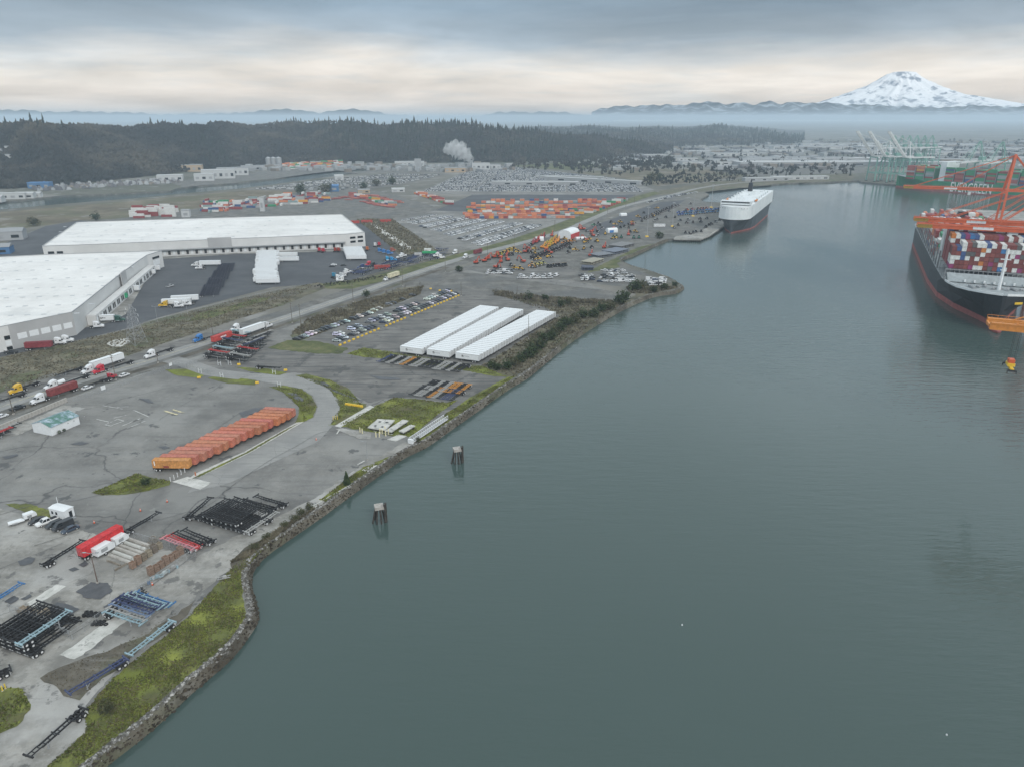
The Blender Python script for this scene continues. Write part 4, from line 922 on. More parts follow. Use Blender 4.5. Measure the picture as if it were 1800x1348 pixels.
def text(body, size, m, parent, loc, rot, name='lettering', ext=0.01, bold=0.0, xs=1.0, align='LEFT'):
    cu = bpy.data.curves.new(name, 'FONT'); cu.body = body; cu.size = size; cu.extrude = ext; cu.offset = bold; cu.materials.append(m); cu.align_x = align
    cu.resolution_u = 2
    o = bpy.data.objects.new(name, cu); col.objects.link(o); o.location = loc; o.rotation_euler = rot; o.scale = (xs, 1, 1); o.parent = parent
    bpy.context.view_layer.update(); me = bpy.data.meshes.new_from_object(o.evaluated_get(bpy.context.evaluated_depsgraph_get())); p = bpy.data.objects.new(name, me); col.objects.link(p)
    p.location = loc; p.rotation_euler = rot; p.scale = (xs, 1, 1); p.parent = parent; bpy.data.objects.remove(o); bpy.data.curves.remove(cu); return p

# ---- generic yard furniture
def pole(name, loc, h, r, m, label, cat, group=None, arm=None, head=None):
    t = empty(name, loc); b = MB(); b.cyl((0, 0, 0), (0, 0, h), r, r * 0.6, n=8); b.build('post', m, t)
    b = MB(); b.box((0, 0, 0.25), (r * 4, r * 4, 0.5)); b.build('base', CONCB, t)
    if arm == 'cross':
        for z, w in ((h - 0.6, 2.4), (h - 1.6, 2.0)):
            b = MB(); b.bar(V * -w / 2 + Vector((0, 0, z)), V * w / 2 + Vector((0, 0, z)), 0.14); b.build('crossarm', WOODP, t)
            for s in (-1, 0.3, 1):
                b = MB(); p = V * (w / 2 - 0.1) * s + Vector((0, 0, z)); b.cyl(p, p + Vector((0, 0, 0.28)), 0.07, n=6); b.build('insulator', GALV, t)
    if arm == 'lamp':
        for s in ((-1, 1) if head is None else head):
            b = MB(); b.bar((0, 0, h - 0.1), (s * 1.3, 0, h + 0.15), 0.09); b.box((s * 1.6, 0, h + 0.15), (0.8, 0.35, 0.16)); b.build('lamp_head', GALV, t)
    if arm == 'mast':
        b = MB(); b.cyl((0, 0, h - 0.4), (0, 0, h), 1.3, n=10)
        for k in range(8): a = k * math.pi / 4; b.box((1.5 * math.cos(a), 1.5 * math.sin(a), h - 0.5), (0.5, 0.5, 0.45), rz=a)
        b.build('lamp_ring', GALV, t)
        b = MB(); b.box((0, 0, 0.6), (3.2, 3.2, 1.2), taper=(0.7, 0.7)); b.build('collision_base', YELB, t)
    return tag(t, label, cat, group)
def fence(name, line, h, label, spacing=3.0, wires=True, m=None, group=None):
    """chain-link fence: posts, rails and woven wire panels"""
    t = empty(name, line[0]); o0 = Vector(line[0]); m = m or GALV
    pm = bpy.data.meshes.new('post'); q = MB(); q.cyl((0, 0, 0), (0, 0, h + 0.15), 0.055, n=6); pm = q.mesh('post', [m])
    for a, b in zip(line, line[1:]):
        a = Vector(a); b = Vector(b); L = (b - a).length; n = max(1, round(L / spacing)); d = (b - a) / n
        for k in range(n + (1 if b is line[-1] else 0)):
            o = bpy.data.objects.new('post', pm); col.objects.link(o); o.parent = t; o.location = a + d * k - o0
        r = MB(); r.bar(a - o0 + Vector((0, 0, h)), b - o0 + Vector((0, 0, h)), 0.05); r.bar(a - o0 + Vector((0, 0, 0.1)), b - o0 + Vector((0, 0, 0.1)), 0.03); r.build('rail', m, t)
        if wires:
            w = MB(); dn = (b - a).normalized(); sp = 0.36; k = -h
            while k < L:
                for s in (1, -1):
                    x0, x1 = (k, k + h); z0, z1 = (0.1, h) if s > 0 else (h, 0.1)
                    c0, c1 = max(0, x0), min(L, x1)
                    if c1 - c0 > 0.05:
                        za = z0 + (z1 - z0) * (c0 - x0) / h; zb = z0 + (z1 - z0) * (c1 - x0) / h
                        pa = a - o0 + dn * c0; pb = a - o0 + dn * c1; e = 0.016
                        w.add([pa + Vector((0, 0, za - e)), pb + Vector((0, 0, zb - e)), pb + Vector((0, 0, zb + e)), pa + Vector((0, 0, za + e))], [(0, 1, 2, 3)])
                k += sp
            w.build('wire_mesh', m, t)
    return tag(t, label, 'fence', group)

# ---- plants
LEAF = ramp_mat('evergreen_leaf', [(0.3, (0.018, 0.030, 0.012)), (0.5, (0.036, 0.056, 0.022)), (0.7, (0.075, 0.095, 0.038))], 0.5)
LEAFB = ramp_mat('bramble_leaf', [(0.3, (0.035, 0.040, 0.018)), (0.5, (0.065, 0.070, 0.032)), (0.7, (0.12, 0.10, 0.06))], 0.6)
BARK = ramp_mat('bare_bark', [(0.3, (0.075, 0.066, 0.055)), (0.7, (0.16, 0.145, 0.125))], 1.0)
def leaf_cloud(mb, c, r, n, rr, sx=1.0, sz=1.0, s=0.3):
    for _ in range(n):
        d = Vector((rr.gauss(0, 1), rr.gauss(0, 1), rr.gauss(0, 1))).normalized() * r * rr.uniform(0.55, 1.08)
        p = Vector(c) + Vector((d.x * sx, d.y * sx, d.z * sz))
        a = Vector((rr.uniform(-1, 1), rr.uniform(-1, 1), rr.uniform(-0.6, 0.6))).normalized() * s * rr.uniform(0.6, 1.4); b = a.cross(Vector((rr.uniform(-1, 1), rr.uniform(-1, 1), 1))).normalized() * s * rr.uniform(0.4, 0.9)
        mb.add([p - a, p + b, p + a, p - b * 0.7], [(0, 1, 2, 3)])
def make_bush(seed, m, nm='bush', r=1.6, leaves=420, lobes=6):
    rr = random.Random(seed); t = empty(nm); b = MB()
    for k in range(lobes):
        a = rr.uniform(0, 6.28); q = rr.uniform(0.1, 0.75) * r
        leaf_cloud(b, (math.cos(a) * q, math.sin(a) * q, r * rr.uniform(0.45, 1.0)), r * rr.uniform(0.4, 0.65), leaves // lobes, rr, s=0.22)
    b.build('foliage', m, t)
    s = MB()
    for k in range(5): a = rr.uniform(0, 6.28); s.cyl((0, 0, 0), (math.cos(a) * r * 0.5, math.sin(a) * r * 0.5, r * 0.9), 0.07, 0.02, n=4)
    s.build('stem', BARK, t); return t
def make_conifer(seed, h=5.0, r=1.4):
    rr = random.Random(seed); t = empty('conifer_tree'); b = MB()
    for k in range(26):
        z = h * (0.06 + 0.9 * k / 26); rad = r * (1 - k / 26) ** 0.85 + 0.1; n = max(5, int(11 * rad / r) + 4)
        for j in range(n):
            a = j * 6.283 / n + rr.uniform(0, 0.8); L = rad * rr.uniform(0.75, 1.15); w = 0.28 * rad + 0.08
            d = Vector((math.cos(a), math.sin(a), 0)); pr = Vector((-d.y, d.x, 0))
            b.add([d * 0.05 + Vector((0, 0, z + 0.2)), d * L * 0.6 + pr * w + Vector((0, 0, z)), d * L + Vector((0, 0, z - 0.22 * L)), d * L * 0.6 - pr * w + Vector((0, 0, z - 0.02))], [(0, 1, 2, 3)])
    b.build('crown', LEAF, t); s = MB(); s.cyl((0, 0, 0), (0, 0, h * 0.95), 0.16, 0.03, n=6); s.build('trunk', BARK, t); return t
def make_bare_tree(seed, h=9.0):
    rr = random.Random(seed); t = empty('bare_tree'); tr, cr = MB(), MB()
    tr.cyl((0, 0, 0), (0.1, 0.05, h * 0.45), 0.16, 0.10, n=6)
    def grow(p, d, L, r, lv):
        q = p + d * L
        (tr if lv == 0 else cr).cyl(p, q, r, r * 0.6, n=4 if lv < 2 else 3, cap=False)
        if lv < 3:
            for _ in range(4 if lv < 2 else 3):
                e = (d + Vector((rr.uniform(-0.7, 0.7), rr.uniform(-0.7, 0.7), rr.uniform(-0.05, 0.6)))).normalized()
                grow(p + d * L * rr.uniform(0.45, 1), e, L * rr.uniform(0.5, 0.75), r * 0.5, lv + 1)
    for k in range(4): grow(Vector((0.1, 0.05, h * (0.25 + 0.06 * k))), Vector((rr.uniform(-0.5, 0.5), rr.uniform(-0.5, 0.5), 1)).normalized(), h * 0.32, 0.08, 0)
    tr.build('trunk', BARK, t); cr.build('crown', BARK, t); return t
BUSHES = [make_bush(k, (LEAF, LEAFB, LEAF, LEAFB)[k]) for k in range(4)]
BARE = [make_bare_tree(k) for k in range(3)]
def plant(proto, loc, s, label, cat, group, rz=None, sz=None):
    o = put(proto, loc, rnd.uniform(0, 6.28) if rz is None else rz, None, label, cat, group); o.scale = (s, s, sz or s * rnd.uniform(0.85, 1.15)); return o
# ================================================================ NEAR YARDS
BLK, GRY, ORG, DBL, LBL, PNK, WHT, RED = (0.022, 0.022, 0.024), (0.36, 0.36, 0.35), (0.52, 0.24, 0.05), (0.055, 0.07, 0.145), (0.29, 0.41, 0.46), (0.62, 0.25, 0.28), (0.62, 0.63, 0.63), (0.45, 0.05, 0.05)
BLU = (0.06, 0.17, 0.36)
def chassis(loc, rz, c, label, group, z=0.0, proto=None):
    o = put(proto or P_CHASSIS, Vector((loc[0], loc[1], z)), rz, c, label, 'chassis', group); return o
def chassis_px(rear, front, c, label, group, z=0.0):
    a, b = g(*rear), g(*front); d = (b - a).normalized(); m = a + d * 6.1
    return chassis(m, math.atan2(d.y, d.x), c, label, group, z)
GZ = 0.12
chassis_px((305, 1098), (225, 1162), LBL, 'pale blue container chassis lying on the lawn by the water', 'chassis left on the lawn', GZ)
chassis_px((224, 1164), (130, 1222), DBL, 'dark blue container chassis at the lawn edge, behind the pale blue one', 'chassis left on the lawn', GZ)
chassis_px((150, 1252), (65, 1328), BLK, 'black container chassis beside the lawn near the bottom of the picture', 'chassis left on the lawn', GZ)
chassis_px((22, 1182), (-60, 1215), BLK, 'black chassis cut off by the left edge, above the yellow bollards', 'chassis left on the lawn', GZ)
chassis_px((77, 1000), (150, 955), BLK, 'black chassis parked alongside the long red container', 'loose chassis on the concrete', GZ)
chassis_px((217, 943), (268, 914), BLK, 'lone black chassis just beyond the end of the red container', 'loose chassis on the concrete', GZ)
chassis_px((-45, 1085), (28, 1040), BLU, 'bright blue chassis poking in at the left edge', 'loose chassis on the concrete', GZ)
# stacked black chassis, bottom left: two tiers side by side
for k in range(6):
    p = g(-14 + 13 * k, 1136 + 4.6 * k); a = R(68)
    for tier in range(3 if k < 5 else 1):
        m = p + Vector((math.cos(a), math.sin(a), 0)) * 6.1
        top = tier == 2 and k == 4
        chassis(m, a + rnd.uniform(-0.015, 0.015), LBL if top else BLK, 'pale blue chassis lying on top of the black stack at the left edge' if top else
                f"{nth(k + 1)} black chassis from the left in the {['lowest', 'middle', 'top'][tier]} tier of the left edge stack", 'stacked chassis at the left edge', GZ + tier * 1.05)
# blue rack: frames side by side, wheels to the left
for k in range(9):
    p0 = g(240, 1049); s = Vector((math.cos(R(-115)), math.sin(R(-115)), 0)); a = R(157)
    c = [BLU, LBL, DBL, LBL, DBL, DBL, (0.16, 0.22, 0.34), GRY, LBL][k]
    m = p0 + s * (0.98 * k) + Vector((math.cos(R(-23)), math.sin(R(-23)), 0)) * 6.0
    chassis(m, R(-23), c, f"{nth(k + 1)} chassis from the far side in the tilted blue rack by the lawn", 'blue chassis racked by the lawn', GZ + 0.42 * k if k < 5 else GZ + 0.42 * (9 - k))
# main cluster of black chassis, wheels towards the camera
for k in range(12):
    p = g(345 + 88 * k / 11, 916 + 26 * k / 11); a = R(63) + rnd.uniform(-0.02, 0.02)
    m = p + Vector((math.cos(a), math.sin(a), 0)) * (6.1 + rnd.uniform(-0.4, 0.4)); c = GRY if k == 11 else BLK
    chassis(m, a, c, 'pale grey chassis at the right end of the packed black row' if k == 11 else f'{nth(k + 1)} black chassis from the left in the packed row near the shore', 'packed chassis row near the shore', GZ)
    if 1 < k < 9: chassis(m + Vector((0.1, 0.2, 0)), a, BLK, f'black chassis stacked on top of the {nth(k + 1)} one in the packed row', 'packed chassis row near the shore', GZ + 1.28)
chassis_px((328, 917), (352, 897), BLK, 'black chassis left of the packed row, beside the tarmac', 'packed chassis row near the shore', GZ)
for i, (a, b, c, l) in enumerate([((434, 909), (382, 888), BLK, 'black chassis lying crosswise behind the packed row'), ((466, 912), (414, 896), GRY, 'grey chassis lying crosswise behind the packed row'),
        ((476, 922), (430, 906), BLK, 'black chassis crosswise beside the grey one near the shore strip'), ((486, 900), (426, 883), BLK, 'second black crosswise chassis from the shore, behind the packed row'), ((504, 893), (448, 877), BLK, 'farthest black crosswise chassis, nearest the shore strip')]):
    chassis_px(a, b, c, l, 'chassis parked crosswise near the shore', GZ)
for a, b, c, l in [((343, 971), (293, 953), PNK, 'pink container chassis beside the crate rows'), ((352, 968), (302, 948), RED, 'dark red chassis behind the pink one'), ((361, 963), (312, 944), BLK, 'black chassis behind the dark red one'), ((376, 958), (326, 938), BLK, 'black chassis farthest from the crates in the pink chassis group')]:
    chassis_px(a, b, c, l, 'small chassis group beside the crates', GZ)
# rows of chassis on the worn yard
cs = [DBL, BLK, GRY, BLK, GRY, ORG, BLK, GRY, GRY, BLK, BLK, BLK, GRY, GRY, BLK, GRY, BLK, BLK]
for k in range(18):
    p = g(668 + 138 * k / 17, 639 + 18 * k / 17); a = R(66); c = cs[k]
    nm = {BLK: 'black', GRY: 'grey', ORG: 'orange', DBL: 'dark blue'}[c]
    chassis(p + Vector((math.cos(a), math.sin(a), 0)) * 4.6, a + R(180), c, f'{nm} chassis, {nth(k + 1)} from the left in the line along the grass strip', 'chassis line below the white trailers', GZ)
for r, (n, x0, y0, x1, y1, cc) in enumerate([(10, 727, 696, 796, 706, [BLK, GRY, GRY, BLK, ORG, GRY, BLK, DBL, DBL, BLK]), (9, 745, 686, 808, 694, [BLK, BLK, GRY, BLK, GRY, ORG, ORG, BLK, ORG])]):
    for k in range(n):
        p = g(x0 + (x1 - x0) * k / (n - 1), y0 + (y1 - y0) * k / (n - 1)); a = R(68); c = cc[k]
        nm = {BLK: 'black', GRY: 'grey', ORG: 'orange', DBL: 'blue'}[c]
        chassis(p + Vector((math.cos(a), math.sin(a), 0)) * 4.0, a + R(180), c, f"{nm} chassis, {nth(k + 1)} from left, {'near' if r == 0 else 'far'} row above the square lawn", 'chassis rows above the square lawn', GZ)
# chassis stacked by the gate
for r, (x0, y0, dx, dy, n, ax, cc) in enumerate([(362, 630, 8, -7.0, 7, -25, [BLK, RED, LBL, BLK, DBL, RED, LBL]), (400, 634, 7, -5.5, 6, -25, [BLK, GRY, BLK, RED, BLK, BLK]), (428, 618, 4.5, -3.8, 6, 66, [BLK, DBL, GRY, BLK, BLK, GRY])]):
    for k in range(n):
        p = g(x0 + dx * k, y0 + dy * k); a = R(ax)
        for tier in range(2):
            c = cc[k] if tier else BLK
            nm = {BLK: 'black', GRY: 'grey', ORG: 'orange', DBL: 'dark blue', LBL: 'pale blue', RED: 'dark red'}[c]
            chassis(p + Vector((math.cos(a), math.sin(a), 0)) * 6, a, c, f"{nm} chassis, {nth(k + 1)} from near end, {'upper' if tier else 'lower'} tier, {['left', 'middle', 'right'][r]} gate stack", 'chassis stacked by the gate', GZ + tier * 1.28)
chassis_px((452, 648), (505, 652), BLK, 'lone black chassis on the worn yard behind the yellow blocks', 'loose chassis on the worn yard', GZ)

# ---- orange containers on chassis along the median
ORC = [(0.55, 0.26, 0.085)] + [(0.50 + rnd.uniform(-0.07, 0.05), 0.175 + rnd.uniform(-0.03, 0.03), 0.115 + rnd.uniform(-0.025, 0.02)) for _ in range(16)]
o0, o1 = g(337, 827), g(521, 737)
for k in range(17):
    p = o0.lerp(o1, k / 16); a = R(-2 - 6 * k / 16); d = Vector((math.cos(a), math.sin(a), 0)); m = p - d * 6.2 + d * rnd.uniform(-0.5, 0.5)
    pos = 'nearest' if k == 0 else ('farthest' if k == 16 else nth(k + 1) + ' from the near end')
    q = put(P_CONT, m + Vector((0, 0, 1.46)), a, ORC[k], f"{'amber' if k == 0 else 'coral orange'} container on wheels, {pos} of the diagonal orange row", 'container', 'orange containers along the median')
    chassis(m, a, BLK, f'black chassis under the orange container {pos} of its row', 'chassis under the orange containers', 0.05)
# faint marks on the first container
mk = MB(); mk.box((-5.3, -1.24, 1.7), (0.35, 0.02, 1.6)); mk.box((-1.5, -1.24, 0.5), (1.8, 0.02, 0.7), 1); mk.build('painted_mark', [WHITEINK, mat('rust_patch', (0.25, 0.05, 0.04), 0.8)], P_CONT if False else [o for o in bpy.data.objects if o.get('label', '').startswith('amber container')][0])

# ---- white box trailers, three long rows
rows = [((703, 609), (840, 538.6)), ((749.5, 614), (883, 542.6)), ((800.5, 620), (939.4, 547))]
for r, (a, b) in enumerate(rows):
    A, B = g(*a, 4.1), g(*b, 4.1); d = (B - A); n = 31; step = d / (n - 1); hd = R(158)
    fw = Vector((math.cos(R(-22)), math.sin(R(-22)), 0))
    for k in range(n):
        j = rnd.uniform(-0.12, 0.12)
        p = A + step * k + fw * (6.1 + j) + U * 1.3
        o = put(P_SHORT, Vector((p.x, p.y, 0.08)), hd, None, f"white box trailer, {nth(k + 1)} from the near end of the {['left', 'middle', 'right'][r]} trailer row", 'trailer', 'white trailers in three rows')
        if k == 0:
            e = MB(); y = 1.32
            e.box((2.4, y, 2.75), (0.95, 0.02, 0.95)); e.build('emblem', INK, o)
            e = MB(); e.box((2.55, y + 0.012, 2.6), (0.4, 0.02, 0.4)); e.box((2.05, y + 0.012, 3.05), (0.25, 0.02, 0.3)); e.build('emblem_cutout', WHITEINK, o)
            e = MB()
            for i, (w, h) in enumerate([(0.12, 0.62), (0.35, 0.42), (0.14, 0.42), (0.35, 0.42), (0.35, 0.5)]):
                x = 1.5 - i * 0.58; e.box((x, y, 2.75), (w, 0.02, 0.08)); e.box((x - w / 2, y, 2.75 - (0.0)), (0.09, 0.02, h)); e.box((x + w / 2 - 0.05, y, 2.75), (0.08, 0.02, h * 0.9))
            e.build('wordmark', GREYINK, o)

# ---- red container with white tank bodies, crates and beams around it
rc = g(137, 985); rd = R(66); dv = Vector((math.cos(rd), math.sin(rd), 0)); m = rc + dv * 6.4 + Vector((math.sin(rd), -math.cos(rd), 0)) * 1.2
put(P_CONT, m + Vector((0, 0, 1.46)), rd, (0.56, 0.035, 0.04), 'long bright red container on wheels beside the white box bodies', 'container')
chassis(m, rd, BLK, 'black chassis carrying the bright red container', 'loose chassis on the concrete', 0.07)
def body_box(px, L, W, Hh, rz, label, wheels=True):
    t = empty('utility_trailer', g(*px) + Vector((0, 0, 0.08)), rz); b = MB()
    b.loft([[(-L / 2, -W / 2, 0.7), (-L / 2, W / 2, 0.7), (-L / 2, W / 2, Hh), (-L / 2, -W / 2, Hh)], [(L * 0.3, -W / 2, 0.7), (L * 0.3, W / 2, 0.7), (L * 0.3, W / 2, Hh), (L * 0.3, -W / 2, Hh)], [(L / 2, -W / 2 * 0.9, 0.7), (L / 2, W / 2 * 0.9, 0.7), (L / 2, W / 2 * 0.85, Hh * 0.7), (L / 2, -W / 2 * 0.85, Hh * 0.7)]], close=True)
    b.build('shell', WHITEM, t); b = MB(); b.box((0, 0, 0.55), (L, W * 0.6, 0.3)); b.build('skid', BLACKS, t)
    b = MB(); b.box((-L * 0.1, -W / 2 - 0.01, Hh * 0.6), (L * 0.35, 0.03, Hh * 0.35)); b.build('side_door', GREYS, t)
    if wheels:
        for s in (-1, 1): wheel(t, -0.4, s * W * 0.45, 0.42, 0.3, out=s)
    return tag(t, label, 'equipment')
body_box((184, 972), 5.4, 2.3, 2.9, R(66), 'white rounded box body leaning against the red container')
body_box((212, 954), 4.2, 2.4, 2.6, R(66), 'smaller white box body past the end of the red container')
body_box((54, 911), 3.2, 1.8, 2.0, R(50), 'small white tank trailer beside the parked cars')
body_box((30, 921), 4.0, 1.6, 1.1, R(40), 'low white box on the concrete left of the parked cars', False)
# stacked wire-sided wooden crates
def make_crate(n):
    t = empty('crate_stack')
    for k in range(n):
        z = k * 0.62; b = MB()
        for s in (-1, 1):
            b.box((s * 0.58, 0, z + 0.33), (0.06, 1.2, 0.5)); b.box((0, s * 0.58, z + 0.33), (1.1, 0.06, 0.5))
            for q in (-1, 1): b.box((s * 0.57, q * 0.57, z + 0.31), (0.12, 0.12, 0.6))
        b.box((0, 0, z + 0.08), (1.1, 1.1, 0.06)); b.build('crate', STEELP, t)
    return t
CR = {n: make_crate(n) for n in (1, 3, 4)}
CRC = [(0.24, 0.20, 0.155), (0.20, 0.17, 0.14), (0.29, 0.20, 0.15), (0.30, 0.26, 0.20)]
def crate_line(n, a, b, hs, where, group, c=None):
    A, B = g(*a), g(*b)
    for k in range(n):
        p = A.lerp(B, k / max(1, n - 1)); o = put(CR[hs[k % len(hs)]], Vector((p.x, p.y, 0.08)), AX + rnd.uniform(-0.1, 0.1), c or rnd.choice(CRC), f'{nth(k + 1)} brown crate stack from the near end of the {where}', 'crates', group)
crate_line(6, (234, 998), (281, 964), [3, 4, 3], 'crate row beside the long beams', 'crate stacks in the fenced corner')
crate_line(7, (266, 1010), (318, 974), [4, 3, 3], 'crate row nearest the fence', 'crate stacks in the fenced corner', (0.27, 0.19, 0.145))
crate_line(5, (252, 962), (288, 945), [1, 1, 3], 'low crate row beyond the beams', 'crate stacks in the fenced corner', (0.28, 0.26, 0.23))
crate_line(4, (36, 1075), (56, 1084), [1, 3], 'outer crate line behind the chassis', 'crate stacks behind the chassis stack', (0.33, 0.28, 0.22))
crate_line(3, (48, 1071), (66, 1078), [1], 'inner crate line behind the chassis', 'crate stacks behind the chassis stack', (0.25, 0.22, 0.18))
crate_line(2, (70, 1090), (84, 1086), [4], 'pale pair by the wet patch', 'crate stacks behind the chassis stack', (0.46, 0.41, 0.34))
def beam(px, L, w, rz, m, label, z=0.08, h=0.45, n=1):
    t = empty('concrete_beam', g(*px) + Vector((0, 0, z)), rz); b = MB(); b.ext([(-w / 2, 0), (w / 2, 0), (w / 2, h * 0.4), (w * 0.3, h), (-w * 0.3, h), (-w / 2, h * 0.4)], -L / 2, L / 2, axis='x'); b.build('beam', m, t)
    b = MB(); b.box((L * 0.3, 0, 0.04), (0.2, w * 1.1, 0.08)); b.box((-L * 0.3, 0, 0.04), (0.2, w * 1.1, 0.08)); b.build('timber_bearer', WOODP, t)
    return tag(t, label, 'beam', 'long beams beside the crates')
for k in range(6):
    beam((215 + 5.5 * k, 984 - 6.0 * k), 9.5 + rnd.uniform(-1, 1), 0.9, R(-25), (PALEC if k in (1, 4) else CONCB), f"{'pale' if k in (1, 4) else 'grey'} long beam, {nth(k + 1)} from the near side, before the crates", h=0.5 + 0.12 * (k % 3))
beam((200, 990), 5, 0.4, R(-25), WOODP, 'dark timber lying on the concrete below the beams'); beam((213, 997), 3.4, 0.4, R(62), WOODP, 'dark timber lying crosswise below the beams')
# parked cars by the white cabin
for kind, x, y, c, l in [('sedan', 66, 918, (0.03, 0.032, 0.036), 'black sedan nearest the small white tank trailer'), ('pickup', 83, 920, (0.72, 0.73, 0.73), 'white pickup between dark cars by the white cabin'), ('suv', 96, 925, (0.035, 0.04, 0.045), 'dark suv right beside the white pickup'),
                         ('van', 111, 928, (0.04, 0.043, 0.048), 'dark van in front of the white cabin'), ('sedan', 124, 933, (0.05, 0.07, 0.10), 'dark blue sedan at the right end of the five parked cars')]:
    put(P_CAR[kind], g(x, y) + Vector((0, 0, 0.07)), R(55 + 180), c, l, 'car', 'cars parked by the white cabin')
def cabin():
    t = empty('office_cabin', g(111, 908) + Vector((0, 0, 0.05)), R(-20)); L, W, h = 6.2, 3.0, 2.9
    b = MB(); b.box((0, 0, h / 2 + 0.3), (L, W, h)); b.build('wall', WHITEM, t)
    b = MB(); b.loft([[(-L / 2 - 0.15, -W / 2 - 0.15, h + 0.3), (-L / 2 - 0.15, 0, h + 0.55), (-L / 2 - 0.15, W / 2 + 0.15, h + 0.3), (-L / 2 - 0.15, 0, h + 0.25)], [(L / 2 + 0.15, -W / 2 - 0.15, h + 0.3), (L / 2 + 0.15, 0, h + 0.55), (L / 2 + 0.15, W / 2 + 0.15, h + 0.3), (L / 2 + 0.15, 0, h + 0.25)]], close=True); b.build('roof', WHITER, t)
    for x in (-1.9, -0.3):
        w = MB(); w.box((x, -W / 2 - 0.02, 1.9), (0.7, 0.05, 0.9)); w = w.build('window', GLASS, t)
        f = MB(); f.box((x, -W / 2 - 0.03, 1.42), (0.9, 0.06, 0.06)); f.build('sill', WHITEM, w)
    d = MB(); d.box((L / 2 + 0.02, 0.3, 1.4), (0.05, 0.95, 2.0)); d.build('door', GLASS, t)
    s = MB(); s.box((L / 2 + 0.6, 0.3, 0.2), (1.1, 1.2, 0.4)); s.build('step', GALV, t)
    s = MB(); s.cyl((-2.6, 1.2, h + 0.3), (-2.6, 1.2, h + 2.6), 0.06, n=6); s.build('antenna', WHITEM, t)
    s = MB()
    for x in (-2.4, 0, 2.4): s.box((x, 0, 0.15), (0.4, 2.4, 0.3))
    s.build('footing', CONCB, t)
    tag(t, 'white site cabin with two small windows beside the grass strip', 'cabin')
cabin()
# fenced compound
fence('chain_link_fence', [g(18, 1075), g(128, 1124), g(344, 976), g(330, 972), g(222, 944)], 2.3, 'chain link fence around the crate corner and wet patches')
fence('chain_link_fence', [g(2, 668) if False else g(304, 642), g(372, 660)], 2.2, 'grey mesh fence along the branch road at the gate', 2.5)
fence('chain_link_fence', [g(130, 706), g(210, 679), g(300, 648)], 2.0, 'long mesh fence between the public road and the upper yard', 3.0)
fence('chain_link_fence', [g(320, 648), g(352, 636), g(400, 622)], 2.0, 'mesh fence beside the chassis stacks at the gate', 3.0)
fence('chain_link_fence', [g(227, 580), g(330, 553), g(420, 530), g(520, 507)], 2.2, 'mesh fence along the warehouse yard above the grassy berm', 4.0)
pole('yard_light_pole', g(172, 1025), 9.0, 0.14, mat('rusty_pole', (0.14, 0.10, 0.08), 0.7), 'dark light pole standing in the wet patch on the concrete', 'light pole', arm='lamp')
pole('street_lamp', g(646, 808), 7.0, 0.10, GALV, 'grey street lamp on the tarmac near the white floats', 'street lamp', arm='lamp', head=(-1,))
# tyres, barrels and scrap along the fence
def tyre_pile(px, n, label):
    t = empty('tyre_pile', g(*px) + Vector((0, 0, 0.08)))
    for k in range(n):
        b = MB(); x, y = (k % 4) * 1.0 - 1.5, (k // 4 % 2) * 1.0; z = (k // 8) * 0.3
        sec = []
        for i in range(12):
            a = i * math.pi / 6; c, s = math.cos(a), math.sin(a); sec.append([(x + c * 0.5, y + s * 0.5, z), (x + c * 0.5, y + s * 0.5, z + 0.28), (x + c * 0.26, y + s * 0.26, z + 0.28), (x + c * 0.26, y + s * 0.26, z)])
        sec.append(sec[0]); b.loft(sec, close=True, cap=False); b.build('tyre', TYRE, t)
    return tag(t, label, 'tyres')
tyre_pile((160, 1083), 14, 'pile of black tyres inside the fence by the wet patch'); tyre_pile((196, 1077), 8, 'small pile of tyres between the fence and the blue rack'); tyre_pile((175, 1098), 7, 'loose tyres lying along the outside fence line')
tyre_pile((122, 1092), 9, 'tyres heaped beside the pale crate stacks')
def barrel(px, c, label):
    t = empty('barrel', g(*px) + Vector((0, 0, 0.08))); b = MB(); b.cyl((0, 0, 0), (0, 0, 0.9), 0.3, n=10)
    for z in (0.3, 0.6): b.cyl((0, 0, z - 0.03), (0, 0, z + 0.03), 0.32, n=10)
    b.build('drum', STEELP, t); b = MB(); b.cyl((0, 0, 0.9), (0, 0, 0.93), 0.27, n=10); b.build('lid', GREYS, t); paint(t, c); return tag(t, label, 'barrel', 'drums by the fence')
for px, c, l in [((262, 1026), BLU, 'blue drum near the orange cone by the fence'), ((297, 1006), LBL, 'pale blue drum beside the fence'), ((312, 998), LBL, 'pale blue drum nearest the fence corner'), ((250, 1036), BLK, 'black drum at the foot of the fence'), ((270, 1018), WHT, 'white drum beside the scrap frames')]: barrel(px, c, l)
def scrap(px, rz, c, label):
    t = empty('scrap_frame', g(*px) + Vector((0, 0, 0.08)), rz); b = MB()
    for s in (-1, 1): b.bar((-1.6, s * 0.5, 0.3), (1.6, s * 0.5, 0.5), 0.14)
    for x in (-1.4, -0.3, 0.9): b.bar((x, -0.5, 0.35), (x + 0.2, 0.5, 0.5), 0.1)
    b.build('frame', STEELP, t); b = MB(); b.box((0.2, 0, 0.7), (1.0, 0.7, 0.4), taper=(0.8, 0.7)); b.build('housing', STEELP, t); paint(t, c); return tag(t, label, 'scrap', 'scrap along the fence')
